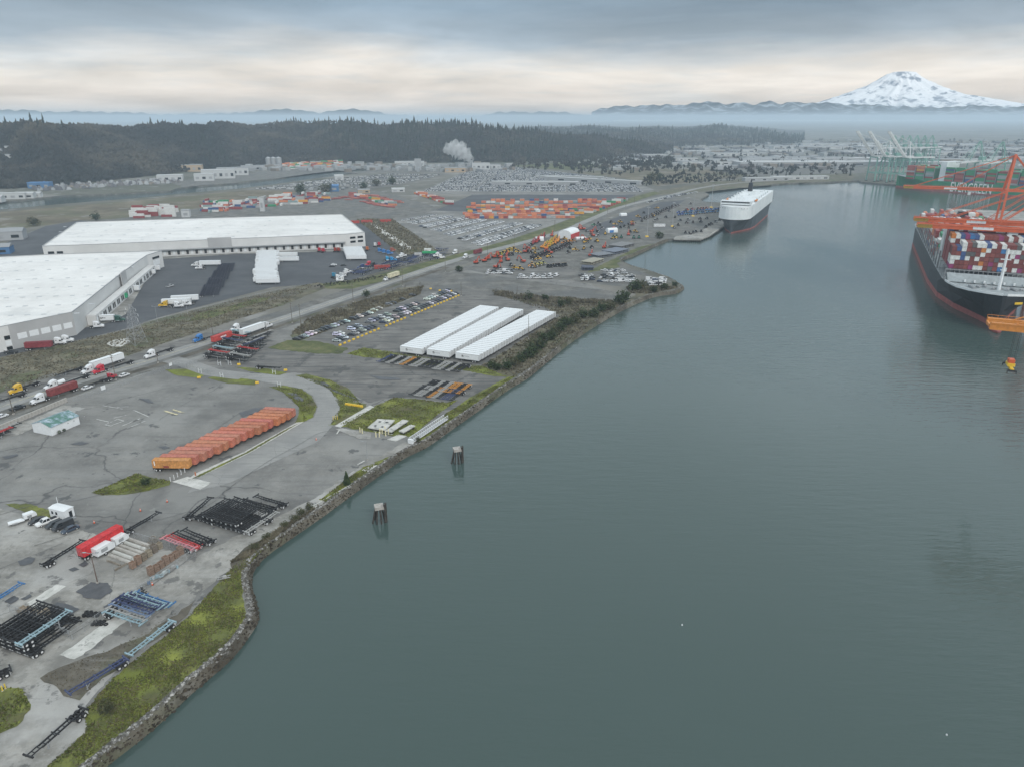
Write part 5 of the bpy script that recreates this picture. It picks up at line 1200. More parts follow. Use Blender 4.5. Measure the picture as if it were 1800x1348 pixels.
for px, rz, c, l in [((276, 1016), 0.4, LBL, 'pale green blue metal frame lying by the fence'), ((288, 1010), 1.2, (0.5, 0.55, 0.55), 'pale grey metal frame beside the blue one'), ((246, 1046), 0.9, BLK, 'black metal frame near the blue rack'), ((214, 1072), 0.6, BLK, 'black axle frame beside the blue rack wheels'), ((303, 1000), 1.0, GRY, 'grey metal frame at the fence corner'), ((394, 1017), 0.3, GRY, 'small grey frame lying on the lawn'), ((100, 1110), 0.3, WHT, 'white machine box beside the stack of black chassis')]: scrap(px, rz, c, l)
def cone(px, label):
    t = empty('traffic_cone', g(*px) + Vector((0, 0, 0.05))); b = MB(); b.cyl((0, 0, 0.06), (0, 0, 0.95), 0.24, 0.05, n=8); b.build('cone', mat('cone_orange', (0.75, 0.12, 0.03), 0.5), t); b = MB(); b.box((0, 0, 0.03), (0.6, 0.6, 0.06)); b.build('base', BLACKS, t)
    b = MB(); b.cyl((0, 0, 0.45), (0, 0, 0.62), 0.165, 0.125, n=8); b.build('white_band', WHITEM, t); return tag(t, label, 'cone', 'cones on the yard')
for px, l in [((268, 1028), 'orange cone among the drums by the fence'), ((247, 898), 'orange cone on the tarmac above the red container'), ((294, 882), 'orange cone left of the hatched bay'), ((556, 773), 'orange cone on the tarmac near the curved road'), ((166, 919), 'orange cone between the cabin and the lone chassis')]: cone(px, l)

# ---- bollards
def bollard(px, c, label, group, h=1.1, r=0.13):
    t = empty('bollard', g(*px) + Vector((0, 0, 0.08))); b = MB(); b.cyl((0, 0, 0), (0, 0, h), r, n=8); b.cyl((0, 0, h), (0, 0, h + 0.08), r, r * 0.4, n=8); b.build('post', STEELP, t); b = MB(); b.cyl((0, 0, 0), (0, 0, 0.06), r * 2, n=8); b.build('footing', CONCB, t); paint(t, c); return tag(t, label, 'bollard', group)
for k in range(5): bollard((300 + 6.3 * k, 846 - 4.0 * k), WHT, f'{nth(k + 1)} white bollard from the left, between the island and the amber container', 'white bollards', 1.5)
YB = (0.70, 0.52, 0.08); CRM = (0.72, 0.66, 0.42)
for k in range(3): bollard((586 + 3.6 * k, 738 - 0.4 * k), YB, f'{nth(k + 1)} yellow bollard from the left on the grass loop', 'yellow bollards on the loop', 1.6)
for k, px in enumerate([(661, 768), (667, 768), (672, 762), (678, 766), (683, 763), (668, 762), (677, 758), (633, 760), (637, 762)]): bollard(px, CRM, f'{nth(k + 1)} cream bollard of the cluster before the white floats' if k < 7 else f'{nth(k - 6)} cream bollard standing apart, left of the cluster', 'cream bollards before the floats', 2.0, 0.2)
for k in range(2): bollard((5 + 5 * k, 1214 - 4 * k), YB, f"{['left', 'right'][k]} yellow bollard at the left edge above the grass corner", 'yellow bollards at the left edge', 1.2)
bollard((344, 836), (0.5, 0.16, 0.06), 'rusty orange post at the near tip of the median', 'white bollards', 1.3, 0.2)
# ---- yellow concrete blocks
def block(loc, rz, label, group, L=1.5, W=0.8, h=0.85):
    t = empty('yellow_block', loc, rz); b = MB(); b.loft([[(-L / 2, -W / 2, 0), (L / 2, -W / 2, 0), (L / 2, W / 2, 0), (-L / 2, W / 2, 0)], [(-L / 2, -W / 2, h * 0.6), (L / 2, -W / 2, h * 0.6), (L / 2, W / 2, h * 0.6), (-L / 2, W / 2, h * 0.6)], [(-L / 2 * 0.85, -W / 2 * 0.6, h), (L / 2 * 0.85, -W / 2 * 0.6, h), (L / 2 * 0.85, W / 2 * 0.6, h), (-L / 2 * 0.85, W / 2 * 0.6, h)]], close=True); b.build('block', YELB, t)
    b = MB(); b.bar((-0.2, 0, h), (0, 0, h + 0.15), 0.04); b.bar((0, 0, h + 0.15), (0.2, 0, h), 0.04); b.build('lifting_eye', BLACKS, t); return tag(t, label, 'block', group)
P_BLOCK = block(g(598, 607), AX, '', None)
for k in ('label', 'category'):
    if k in P_BLOCK: del P_BLOCK[k]
b0, b1 = g(598, 608), g(806, 521)
kk = 0
for k in range(34):
    if k in (10, 17): continue
    kk += 1
    p = b0.lerp(b1, k / 33); put(P_BLOCK, Vector((p.x, p.y, 0.08)), AX + rnd.uniform(-0.1, 0.1), None, f'{nth(kk)} yellow block from the near end of the car row', 'block', 'yellow blocks in front of the car row')
for px, l in [((350, 665), 'yellow block at the corner of the upper yard by the gate'), ((420, 642), 'yellow block on the worn yard near the gate stacks'), ((502, 652), 'yellow block at the end of the small verge'), ((452, 674), 'yellow block with a white post where the branch road turns'), ((757, 509), 'left yellow block on the gravel beyond the cars'), ((773, 512), 'middle yellow block on the gravel beyond the cars'), ((793, 513), 'right yellow block on the gravel beyond the cars')]:
    put(P_BLOCK, g(*px) + Vector((0, 0, 0.1)), 0.2, None, l, 'block', 'single yellow blocks')
for k in range(5): put(P_BLOCK, g(610 + 6.2 * k, 712 + 0.9 * k) + Vector((0, 0, 0.12)), R(-15), None, f'{nth(k + 1)} yellow block from the left in the short wall on the grass', 'block', 'short yellow block wall')
# white goal-like frames at the gate
def hframe(px, label):
    t = empty('height_frame', g(*px) + Vector((0, 0, 0.1)), R(-27))
    for s in (-1, 1): b = MB(); b.cyl((s * 0.9, 0, 0), (s * 0.9, 0, 2.2), 0.09, n=6); b.build('post', WHITEM, t)
    b = MB(); b.bar((-0.9, 0, 1.3), (0.9, 0, 1.3), 0.1); b.build('crossbar', WHITEM, t); return tag(t, label, 'barrier', 'white pipe frames near the gate')
for px, l in [((386, 643), 'white pipe frame left of the yellow gate block'), ((404, 642), 'pale pipe frame beside the gate stacks'), ((352, 656), 'white pipe frame at the end of the mesh fence'), ((390, 664), 'white pipe frame on the small verge below the branch road'), ((482, 658), 'white pipe frame on the verge behind the curved road'), ((491, 680), 'white pipe frame at the tip of the grass loop')]: hframe(px, l)

# ---- white metal floats, gangway and dolphins
def float_deck(corners, label, holes=False, h=1.2):
    P = [g(x, y, h) for x, y in corners]; o = sum(P, Vector()) / 4; o.z = 0.1
    t = empty('metal_float', o); q = [p - o for p in P]
    b = MB(); top = [Vector((p.x, p.y, h)) for p in q]; lo = [Vector((p.x, p.y, h - 0.35)) for p in q]
    b.add(lo + top, [(4, 5, 6, 7), (0, 1, 5, 4), (1, 2, 6, 5), (2, 3, 7, 6), (3, 0, 4, 7), (3, 2, 1, 0)]); b.build('deck', PALEC, t)
    for fx in (0.12, 0.5, 0.88):
        a = lo[0].lerp(lo[1], fx); c = lo[3].lerp(lo[2], fx); b = MB(); b.bar(a.lerp(c, 0.05) - Vector((0, 0, 0.4)), a.lerp(c, 0.95) - Vector((0, 0, 0.4)), 0.6, 0.8); b.build('pontoon', BLACKS, t)
    if holes:
        for fx in (0.25, 0.7):
            for fy in (0.3, 0.7):
                c = top[0].lerp(top[1], fx).lerp(top[3].lerp(top[2], fx), fy); b = MB(); b.box((c.x, c.y, c.z + 0.03), (1.0, 1.0, 0.06), rz=AX); b.build('hatch', BLACKS, t)
    return tag(t, label, 'float', 'metal floats stored on the grass')
float_deck([(646, 751), (664, 736), (694, 738), (677, 756)], 'wide white float deck with four dark hatches on the grass', True)
float_deck([(677, 757), (708, 737), (718, 739), (688, 759)], 'long narrow white float beside the wide one')
float_deck([(701, 757), (722, 746), (730, 748), (709, 760)], 'short white float nearest the gangway')
def gangway():
    a, b = g(723, 779), g(784, 738); d = b - a; L = d.length; t = empty('gangway', a + Vector((0, 0, 0.12)), math.atan2(d.y, d.x))
    for s in (-1, 1):
        m = MB(); y = s * 0.9
        for z in (0.5, 2.0): m.bar((0, y, z), (L, y, z), 0.14)
        n = int(L / 1.3)
        for k in range(n + 1): m.bar((L * k / n, y, 0.5), (L * k / n, y, 2.0), 0.10)
        for k in range(n): m.bar((L * k / n, y, 0.5), (L * (k + 1) / n, y, 2.0), 0.07)
        m.build('side_truss', WHITEM, t)
    m = MB(); m.box((L / 2, 0, 0.45), (L, 1.7, 0.1)); m.build('walkway', GREYS, t)
    for x in (1.0, L / 2, L - 1): m = MB(); m.box((x, 0, 0.2), (0.3, 2.2, 0.4)); m.build('support', WOODP, t)
    m = MB(); m.box((-0.3, 0, 0.9), (0.8, 2.0, 1.6)); m.build('end_frame', WHITEM, t)
    tag(t, 'white truss gangway lying on the grass along the shore', 'gangway')
gangway()
PILE = ramp_mat('pile_timber', [(0.3, (0.030, 0.027, 0.024)), (0.7, (0.085, 0.075, 0.065))], 1.0)
def dolphin(px, label):
    c = g(*px, WATER_Z); t = empty('mooring_dolphin', c); h = 5.2
    for k, (x, y) in enumerate([(-1.7, -0.9), (-0.6, -1.3), (0.6, -1.2), (-1.4, 0.6), (0.2, 1.0), (1.2, 0.3)]):
        b = MB(); b.cyl((x * 1.5, y * 1.5, -3), (x * 0.55, y * 0.55, h), 0.26, 0.24, n=8); b.build('pile', PILE, t)
    for x, y in ((1.75, -0.5), (1.85, 0.25)): b = MB(); b.cyl((x, y, -3), (x, y, h + 0.9), 0.36, n=8); b.build('fender_pile', PILE, t)
    b = MB(); b.box((0, 0, h - 0.2), (2.7, 2.6, 0.9), rz=0.3, taper=(0.95, 0.95)); b.build('cap', ramp_mat('aged_cap', [(0.3, (0.28, 0.26, 0.24)), (0.7, (0.46, 0.44, 0.41))], 0.8), t)
    return tag(t, label, 'dolphin', 'mooring dolphins off the shore')
dolphin((668, 916), 'nearer timber mooring dolphin with a concrete cap in the water'); dolphin((804, 812), 'farther timber mooring dolphin, off the white gangway')
# buoys / gulls far out on the water
for px, l in [((1199, 1098), 'small white float drifting in the middle of the channel'), ((1664, 1291), 'small white float near the lower right corner')]:
    t = empty('net_float', g(*px, WATER_Z)); b = MB(); b.cyl((0, 0, -0.1), (0, 0, 0.25), 0.22, 0.1, n=8); b.build('body', WHITEM, t); b = MB(); b.cyl((0, 0, 0.25), (0, 0, 0.4), 0.03, n=4); b.build('ring', GREYS, t); tag(t, l, 'float')

# ---- white shed with a patched green-blue roof, block wall behind it
def shed():
    c0, c1, c2 = g(92, 766), g(141, 745), g(53, 752); ax = ang(c0, c1); L = (c1 - c0).length; W = (c2 - c0).length
    t = empty('storage_shed', c0 + Vector((0, 0, 0.05)), ax); e = 3.4; r = 4.9; W = 9.5
    m = ramp_mat('patched_roof', [(0.35, (0.10, 0.20, 0.17)), (0.5, (0.26, 0.34, 0.40)), (0.65, (0.38, 0.46, 0.52))], 0.35, detail=2, layers=[('n', 0.9, 0.5, 0.56, (0.11, 0.21, 0.18), 0.7)])
    b = MB(); b.ext([(0, 0), (W, 0), (W, e), (W / 2, r), (0, e)], 0, L, axis='x'); b.build('wall', WHITEM, t)
    n = 8
    for k in range(n):
        for s in (0, 1):
            x0, x1 = -0.2 + (L + 0.4) * k / n + 0.02, -0.2 + (L + 0.4) * (k + 1) / n - 0.02
            q = [(x0, -0.35, e + 0.0), (x1, -0.35, e + 0.0), (x1, W / 2, r + 0.1), (x0, W / 2, r + 0.1)] if s == 0 else [(x0, W / 2, r + 0.1), (x1, W / 2, r + 0.1), (x1, W + 0.35, e), (x0, W + 0.35, e)]
            b = MB(); b.add([(x, y, z + 0.06 + 0.02 * ((k + s) % 2)) for x, y, z in q] + [(x, y, z - 0.02) for x, y, z in q], [(0, 1, 2, 3), (7, 6, 5, 4), (0, 4, 5, 1), (1, 5, 6, 2), (2, 6, 7, 3), (3, 7, 4, 0)]); b.build('roof_panel', m, t)
    for x, w, h in ((2.6, 1.3, 1.2), (4.6, 0.9, 1.0)): b = MB(); leaf_cloud(b, (x, -0.45, 0.6), 0.6 * h, 90, rnd, s=0.2); b.build('climbing_shrub', LEAF, t)
    for x in (7, 9.5, 14): b = MB(); b.box((x, -0.02, 2.2), (0.4, 0.05, 0.3)); b.build('vent', GREYS, t)
    b = MB(); b.box((-0.03, W * 0.3, 1.05), (0.06, 1.0, 2.1)); b.build('door', WHITER, t)
    tag(t, 'long white shed with a patched green and blue roof', 'shed')
shed()
def block_wall():
    a, b = g(-40, 772), g(118, 706); d = b - a; n = 26; t = empty('concrete_block_wall', a, math.atan2(d.y, d.x)); L = d.length / n
    q = MB(); q.box((L / 2, 0, 0.9), (L - 0.06, 0.7, 1.8), taper=(0.98, 0.9)); me = q.mesh('concrete_block', [CONCB])
    for k in range(n):
        o = bpy.data.objects.new('concrete_block', me); col.objects.link(o); o.parent = t; o.location = (k * L, rnd.uniform(-0.06, 0.06), 0)
    tag(t, 'long wall of pale concrete blocks behind the white shed', 'wall')
block_wall()
zone('concrete_apron', [(-30, 762), (60, 735), (110, 712), (150, 717), (130, 726), (60, 752), (30, 765)], CONC, 0.12, 0.3)
for k in range(5):
    p = g(-12 + 5 * k, 775 - 4 * k); chassis(p, R(66), [BLK, RED, BLK, GRY, BLK][k], f"{['black', 'dark red', 'black', 'grey', 'black'][k]} chassis, {nth(k + 1)} from the left beside the shed", 'chassis left of the shed', 0.1 + 0.9 * (k % 2))
# ---- plants near the camera
plant(BUSHES[0], g(257, 852), 1.25, 'round dark bush on the small island', 'bush', 'island bushes')
P_CON = make_conifer(4); plant(P_CON, g(610, 851), 1.0, 'small conifer on the shore strip below the white slab', 'tree', None)
plant(BUSHES[3], g(188, 1254), 1.1, 'scrubby bush on the lawn beside the black chassis', 'bush', 'lawn bushes')
plant(BUSHES[1], g(735, 776), 0.8, 'low tan shrub at the near end of the gangway', 'bush', 'lawn bushes')
# ================================================================ ROAD, WAREHOUSE ESTATE, CAR ROWS
def merged(proto, name):
    """one mesh of all the parts of a prototype, for copies too small to show them"""
    b = MB(); mats = []
    def go(o, M):
        if o.type == 'MESH':
            idx = []
            for m in o.data.materials:
                if m not in mats: mats.append(m)
                idx.append(mats.index(m))
            n = len(b.v); b.v += [tuple(M @ v.co) for v in o.data.vertices]
            for p in o.data.polygons: b.f.append(tuple(n + i for i in p.vertices)); b.m.append(idx[p.material_index])
        for c in o.children: go(c, M @ c.matrix_basis)
    go(proto, Matrix.Identity(4)); return b.mesh(name, mats)
def solo(me, name, loc, rz, color, label, cat, group):
    o = bpy.data.objects.new(name, me); col.objects.link(o); o.location = loc; o.rotation_euler = (0, 0, rz)
    if color: o.color = (*color, 1)
    return tag(o, label, cat, group)
M_CHASSIS, M_TRACTOR, M_DAYCAB, M_TRAILER = merged(make_chassis_ := P_CHASSIS, 'container_chassis'), merged(P_TRACTOR, 'semi_tractor'), merged(P_DAYCAB, 'day_cab_tractor'), merged(P_TRAILER, 'box_trailer')
M_EXCA, M_LOAD, M_FARM = merged(P_EXCA, 'excavator'), merged(P_LOAD, 'wheel_loader'), merged(P_FARM, 'farm_tractor')
CW, CB, CG, CS, CN = (0.68, 0.69, 0.70), (0.022, 0.024, 0.027), (0.16, 0.17, 0.18), (0.42, 0.43, 0.44), (0.035, 0.05, 0.085)
def ccol(ws=(0.35, 0.35, 0.12, 0.12, 0.06)):
    return rnd.choices([(CW, 'white'), (CB, 'black'), (CG, 'grey'), (CS, 'silver'), (CN, 'dark blue')], ws)[0]
def car_row(a, b, n, rz, where, group, ws, skip=()):
    A, B = g(*a), g(*b)
    for k in range(n):
        if k in skip: continue
        p = A.lerp(B, k / (n - 1)); c, nm = ccol(ws); kd = rnd.choice(['sedan', 'sedan', 'suv', 'suv', 'pickup' if n < 30 else 'sedan'])
        small_car(kd, Vector((p.x, p.y, 0.09)), rz + rnd.uniform(-0.05, 0.05), tuple(q * rnd.uniform(0.85, 1.15) for q in c), f"{nm} {'car' if kd != 'pickup' else 'pickup'}, {nth(k + 1)} from the near end of {where}", group)
car_row((522, 598), (650, 552), 21, R(-8), 'the row along the bare hedge', 'cars along the bare hedge', (0.4, 0.35, 0.1, 0.1, 0.05), (14,))
car_row((658, 547), (708, 528), 7, R(-8), 'the gap-toothed row farther up the hedge', 'cars along the bare hedge', (0.5, 0.35, 0.1, 0.1, 0.05), (2, 5))
small_car('suv', g(725, 521) + Vector((0, 0, 0.1)), R(20), CB, 'black suv alone at the far corner of the car yard', None)
car_row((592, 601), (801, 517), 40, R(-12), 'the line behind the yellow blocks', 'cars behind the yellow blocks', (0.22, 0.5, 0.14, 0.1, 0.1), (3, 11, 12))
car_row((586, 593), (790, 512), 40, R(-12), 'the rear line behind the yellow blocks', 'rear line of cars behind the yellow blocks', (0.22, 0.5, 0.14, 0.1, 0.1), (0, 3, 4, 8, 9, 17, 18, 27, 28, 29))

# ---- trucks on the public road
LEFT = AX + R(180) + R(2); RIGHT = AX + R(2)
YEL, RDD, BLT = (0.62, 0.38, 0.03), (0.48, 0.03, 0.05), (0.03, 0.16, 0.42)
def tractor(px, rz, c, label, proto=None): return put(proto or P_TRACTOR, g(*px) + Vector((0, 0, 0.16)), rz, c, label, 'truck', 'road tractors')
tractor((31, 691), LEFT, YEL, 'yellow sleeper truck parked on the road shoulder at the far left')
tractor((93, 684), LEFT, CW, 'white truck with a white tank behind its cab')
tractor((70, 708), LEFT, CW, 'white sleeper truck pulling a maroon container on the near lane')
tractor((157, 656), LEFT, CW, 'white truck pulling a grey box trailer, on the far shoulder')
tractor((176, 656), LEFT, RDD, 'red sleeper truck beside the grey box trailer')
tractor((192, 668), RIGHT, RDD, 'red day truck heading away on the near lane', P_DAYCAB)
tractor((266, 629), LEFT, CW, 'white sleeper truck with an empty chassis, alone on the road')
tractor((350, 601), LEFT, BLT, 'bright blue truck on the shoulder before the red container')
tractor((415, 582), LEFT, CW, 'white truck on the far shoulder beside the long white trailer')
tractor((470, 577), RIGHT, CW, 'white truck pulling the long white trailer up the road')
tractor((818, 455), LEFT, CW, 'white truck pulling a maroon container near the equipment yard')
tractor((680, 494), LEFT, CW, 'white truck coupled to the cream box on the road', P_DAYCAB)
def tank(px):
    t = empty('tank_body', g(*px) + Vector((0, 0, 0.16)), LEFT); b = MB(); b.cyl((-1.6, 0, 1.9), (1.6, 0, 1.9), 0.95, n=14); b.build('tank', WHITEM, t); b = MB(); b.box((0, 0, 0.9), (3.4, 0.9, 0.3)); b.build('cradle', BLACKS, t)
    for s in (-1, 1): wheel(t, 0.2, s * 0.9, 0.5, 0.5, out=s)
    tag(t, 'small white tank on a cradle behind the white truck', 'tank')
tank((108, 679))
def boxload(px, rz, c, label, L40=True, clabel=None):
    p = g(*px) + Vector((0, 0, 0.16)); q = put(P_CONT if L40 else P_CONT20, p + Vector((0, 0, 1.46)), rz, c, label, 'container', 'containers on the road')
    chassis(p, rz, BLK, clabel or 'chassis under the ' + label, 'chassis on the road', 0.16); return q
boxload((112, 694), LEFT, (0.22, 0.05, 0.05), 'maroon container behind the white truck on the near lane')
q = boxload((391, 601), LEFT, (0.50, 0.07, 0.06), 'red container with white lettering beside the gate chassis')
e = MB()
for k in range(4): e.box((-1.6 + 1.0 * k, 1.245, 1.5), (0.7, 0.02, 0.75))
e.build('white_lettering', WHITEINK, q)
boxload((840, 448), LEFT, (0.20, 0.04, 0.05), 'maroon container on the road near the equipment yard')
boxload((692, 490), LEFT, (0.62, 0.58, 0.42), 'cream box on the road past the storage yard')
put(P_TRAILER, g(444, 586) + Vector((0, 0, 0.16)), RIGHT, None, 'long white trailer driving up the public road', 'trailer')
o = put(P_TRAILER, g(190, 643) + Vector((0, 0, 0.16)), LEFT, None, 'grey box trailer behind the white truck on the far shoulder', 'trailer')
for px, l in [((45, 684), 'empty dark chassis behind the yellow truck'), ((20, 704), 'empty dark chassis at the left end of the far lane'), ((214, 645), 'empty dark chassis behind the red sleeper truck'), ((286, 622), 'empty chassis behind the lone white truck'), ((174, 676), 'flat dark chassis behind the red day truck'), ((135, 671), 'empty chassis between the tank truck and the red truck'), ((124, 657), 'empty chassis on the far shoulder by the berm'), ((424, 596), 'empty chassis beside the road below the white trailer'), ((372, 596), 'empty chassis behind the bright blue truck')]:
    chassis(g(*px), LEFT, BLK, l, 'chassis on the road', 0.16)
for k, px, c, l in [('sedan', (154, 684), CW, 'white car on the near shoulder beside the block wall end'), ('sedan', (219, 662), CW, 'white car parked behind the red day truck'), ('sedan', (4, 734), CW, 'white car cut off by the left edge on the road'), ('pickup', (32, 720), CB, 'black pickup between the road and the block wall')]:
    put(P_CAR[k], g(*px) + Vector((0, 0, 0.16)), RIGHT, c, l, 'car', 'cars on the public road')
def sign(px, label, w=1.6, h=1.2):
    t = empty('notice_board', g(*px) + Vector((0, 0, 0.1)), AX); b = MB(); b.box((0, 0, 1.9), (w, 0.06, h)); b.build('panel', WHITEM, t)
    for s in (-1, 1): b = MB(); b.cyl((s * w * 0.35, 0.06, 0), (s * w * 0.35, 0.06, 2.3), 0.05, n=5); b.build('post', GALV, t)
    tag(t, label, 'sign')
sign((183, 689), 'blank white board on the yard fence', 2.0, 1.8); sign((301, 648), 'blank white board at the branch road', 1.6, 1.4)
UP = [(24, 728), (204, 668), (278, 638), (376, 599), (514, 568), (529, 571), (621, 531), (708, 503), (783, 478), (857, 452), (904, 433), (975, 408), (1018, 398), (1068, 378), (1100, 366), (1115, 358)]
WPOLE = ramp_mat('pole_wood', [(0.3, (0.10, 0.085, 0.07)), (0.7, (0.17, 0.145, 0.12))], 1.0)
for k, px in enumerate(UP): pole('utility_pole', g(*px), 12.0 if k not in (2,) else 5.0, 0.17, WPOLE, f'{nth(k + 1)} wooden utility pole from the left along the public road', 'utility pole', 'utility poles along the road', arm='cross')
for px, h, l in [((729, 585) if False else (727, 590), 13, 'tall wooden pole beside the right trailer row'), ((975, 562), 11, 'wooden pole at the far end of the right trailer row'), ((811, 521), 10, 'wooden pole at the far end of the yellow blocks'), ((909, 527), 9, 'wooden pole in the scrub above the trailers')]:
    pole('utility_pole', g(*px) if px[0] != 727 else g(929, 596), h, 0.16, WPOLE, l, 'utility pole', 'poles around the trailer yard')
for px, l in [((277, 566), 'thin lamp post at the edge of the warehouse yard'), ((236, 700) if False else (330, 553), 'thin lamp post on the warehouse yard fence')]: pole('lamp_post', g(*px), 9, 0.09, GALV, l, 'lamp post', 'lamp posts of the warehouse yard', arm='lamp')
def pylon(px, top, label):
    p = g(*px); h = at(top[0], top[1], p.y).z; t = empty('lattice_pylon', p, AX); b = MB(); W = 3.6
    lv = [0, 0.16, 0.30, 0.43, 0.55, 0.66, 0.75, 0.83, 0.9, 1.0]
    def c(f, i): w = W * (1 - f) + 0.5 * f; return Vector(((-w, w, w, -w)[i], (-w, -w, w, w)[i], h * f))
    for f0, f1 in zip(lv, lv[1:]):
        for i in range(4):
            j = (i + 1) % 4; b.bar(c(f0, i), c(f1, i), 0.14); b.bar(c(f0, i), c(f1, j), 0.08); b.bar(c(f0, j), c(f1, i), 0.08); b.bar(c(f1, i), c(f1, j), 0.08)
    b.build('tower_lattice', GALV, t)
    for f, L in ((0.66, 4.2), (0.78, 5.0), (0.9, 4.0)):
        for s in (-1, 1):
            a = MB(); z = h * f; a.bar((0, s * 0.6, z), (0, s * L, z + 0.3), 0.12); a.bar((0, s * 0.6, z + 1.2), (0, s * L, z + 0.3), 0.1); a.build('crossarm', GALV, t)
            i = MB(); i.cyl((0, s * L, z + 0.3), (0, s * L, z - 1.0), 0.09, n=5); i.build('insulator', WHITEM, t)
    tag(t, label, 'pylon', 'lattice pylons')
pylon((241, 604), (238, 536), 'lattice steel pylon on the berm beside the warehouse yard')

# ---- the two warehouses
WROOF = ramp_mat('membrane_roof', [(0.3, (0.655, 0.645, 0.625)), (0.5, (0.725, 0.715, 0.695)), (0.7, (0.77, 0.76, 0.74))], 0.02, rough=0.8, layers=[('n', 0.05, 0.55, 0.70, (0.52, 0.52, 0.51), 0.5), ('s', 0.12, 0.55, 0.7, (0.58, 0.585, 0.58), 0.5), ('n', 0.3, 0.62, 0.7, (0.50, 0.49, 0.47), 0.4)])
WWALL = ramp_mat('tilt_up_wall', [(0.3, (0.58, 0.58, 0.57)), (0.7, (0.66, 0.66, 0.65))], 0.05)
WGREY = ramp_mat('grey_panel_wall', [(0.3, (0.38, 0.38, 0.38)), (0.7, (0.44, 0.44, 0.44))], 0.05)
def prism_poly(mb, P, z0, z1, mw=0, cap=None):
    n = len(P); mb.add([(p.x, p.y, z0) for p in P] + [(p.x, p.y, z1) for p in P], [(i, (i + 1) % n, n + (i + 1) % n, n + i) for i in range(n)], mw)
def wall_piece(t, name, a, b, off, z0, z1, m, proud=0.12):
    """panel on the wall from a to b (world), between heights"""
    d = (b - a); d.z = 0; L = d.length; d.normalize(); n = Vector((d.y, -d.x, 0)); mid = (a + b) / 2 + n * off
    q = MB(); q.box((mid.x, mid.y, (z0 + z1) / 2), (L, proud, z1 - z0), rz=math.atan2(d.y, d.x)); return q.build(name, m, t)
def warehouse(name, roofpx, h, label, doors=(), windows=(), panels=(), skylights=(), towers=()):
    P = [g(x, y, h) for x, y in roofpx]
    for p in P: p.z = 0
    if sum(a.cross(b).z for a, b in zip(P, P[1:] + P[:1])) < 0: P.reverse()
    o = empty(name, (0, 0, 0)); b = MB(); prism_poly(b, P, 0, h); b.build('wall', WWALL, o)
    tris = tessellate_polygon([P]); b = MB(); tris = [t if (P[t[1]] - P[t[0]]).cross(P[t[2]] - P[t[0]]).z > 0 else (t[0], t[2], t[1]) for t in tris]
    b.add([(p.x, p.y, h - 0.5) for p in P], tris); b.build('roof', WROOF, o)
    b = MB()
    for p, q in zip(P, P[1:] + P[:1]): b.bar(Vector((p.x, p.y, h)), Vector((q.x, q.y, h)), 0.35, 0.3)
    b.build('coping', GALV, o)
    for a, c, n, w, z0, z1, mm, nm in doors:
        A, C = g(*a), g(*c); d = (C - A).normalized()
        for k in range(n):
            m = A.lerp(C, (k + 0.5) / n); wall_piece(o, nm, m - d * w / 2, m + d * w / 2, 0.1, z0, z1, mm)
    for (x, y) in skylights:
        p = g(x, y, h - 0.4); q = MB(); q.box((p.x, p.y, h - 0.42), (2.6, 1.3, 0.35), rz=R(17), taper=(0.85, 0.85)); q.build('skylight', mat('skylight_acrylic', (0.44, 0.46, 0.47), 0.5), o)
    return o, P
sky = []
for r in range(7):
    for k in range(10):
        x = -10 + k * 29 - r * 4; y = 556 - r * 15.5 - k * (1.0)
        if y > 455 and y < 572 - x * 0.13 and x < 150 + (545 - y) * 1.25: sky.append((x, y))
wa, PA = warehouse('warehouse', [(-330, 650), (-60, 587), (13, 572), (126, 549), (142, 537), (202, 489), (240, 461), (258, 449), (284, 441), (100, 447), (0, 452), (-330, 467)], 12.7, '', skylights=sky)
tag(wa, 'nearer white-roofed warehouse with grey front wall, at the left edge', 'warehouse')
# window panels along the grey front, dock doors and canopy along the yard side
F0, F1 = g(13, 572, 12.7), g(126, 549, 12.7); F0.z = F1.z = 0
wall_piece(wa, 'grey_cladding', F0, F1, 0.12, 0.0, 12.5, WGREY, 0.2)
Fd = (F1 - F0)
for k in range(5):
    a = F0 + Fd * (0.10 + 0.18 * k); b_ = a + Fd * 0.14; wall_piece(wa, 'window_panel', a, b_, 0.28, 4.6, 7.6, WHITEM)
L0 = g(-60, 587, 12.7); L0.z = 0
wall_piece(wa, 'grey_cladding', L0, F0, 0.12, 0.0, 12.5, WWALL, 0.2)
for z0, z1, m in ((5.6, 7.6, GLASS), (2.5, 4.9, WHITEM), (0.3, 2.0, GLASS)): wall_piece(wa, 'office_window', L0.lerp(F0, 0.84), L0.lerp(F0, 0.985), 0.3, z0, z1, m)
D0, D1 = g(146, 534, 12.7), g(256, 450.5, 12.7); D0.z = D1.z = 0
dd = (D1 - D0).normalized(); dn = Vector((dd.y, -dd.x, 0)); n = 46
q = MB(); w0, w1 = D0 + dn * 0.1, D1 + dn * 0.1; P = [w0, w0 + dn * 5, w1 + dn * 5, w1]; q.add([(p.x, p.y, 0.0) for p in P] + [(p.x, p.y, 5.6) for p in P], [(0, 1, 5, 4), (1, 2, 6, 5), (2, 3, 7, 6), (4, 5, 6, 7)]); q.build('dock_wing', WWALL, wa)
for k in range(n):
    a = D0 + dn * 5.1 + (D1 - D0) * ((k + 0.2) / n); b_ = D0 + dn * 5.1 + (D1 - D0) * ((k + 0.8) / n); wall_piece(wa, 'dock_door', a, b_, 0.1, 1.2, 4.2, BLACKS if k % 3 else WHITEM)
a = D0 + (D1 - D0) * 0.52; b_ = D0 + (D1 - D0) * 0.60; wall_piece(wa, 'parapet_panel', a, b_, 0.3, 5.6, 14.2, WGREY, 0.5)
T0, T1 = g(258, 449, 12.7), g(284, 441, 12.7); T0.z = T1.z = 0
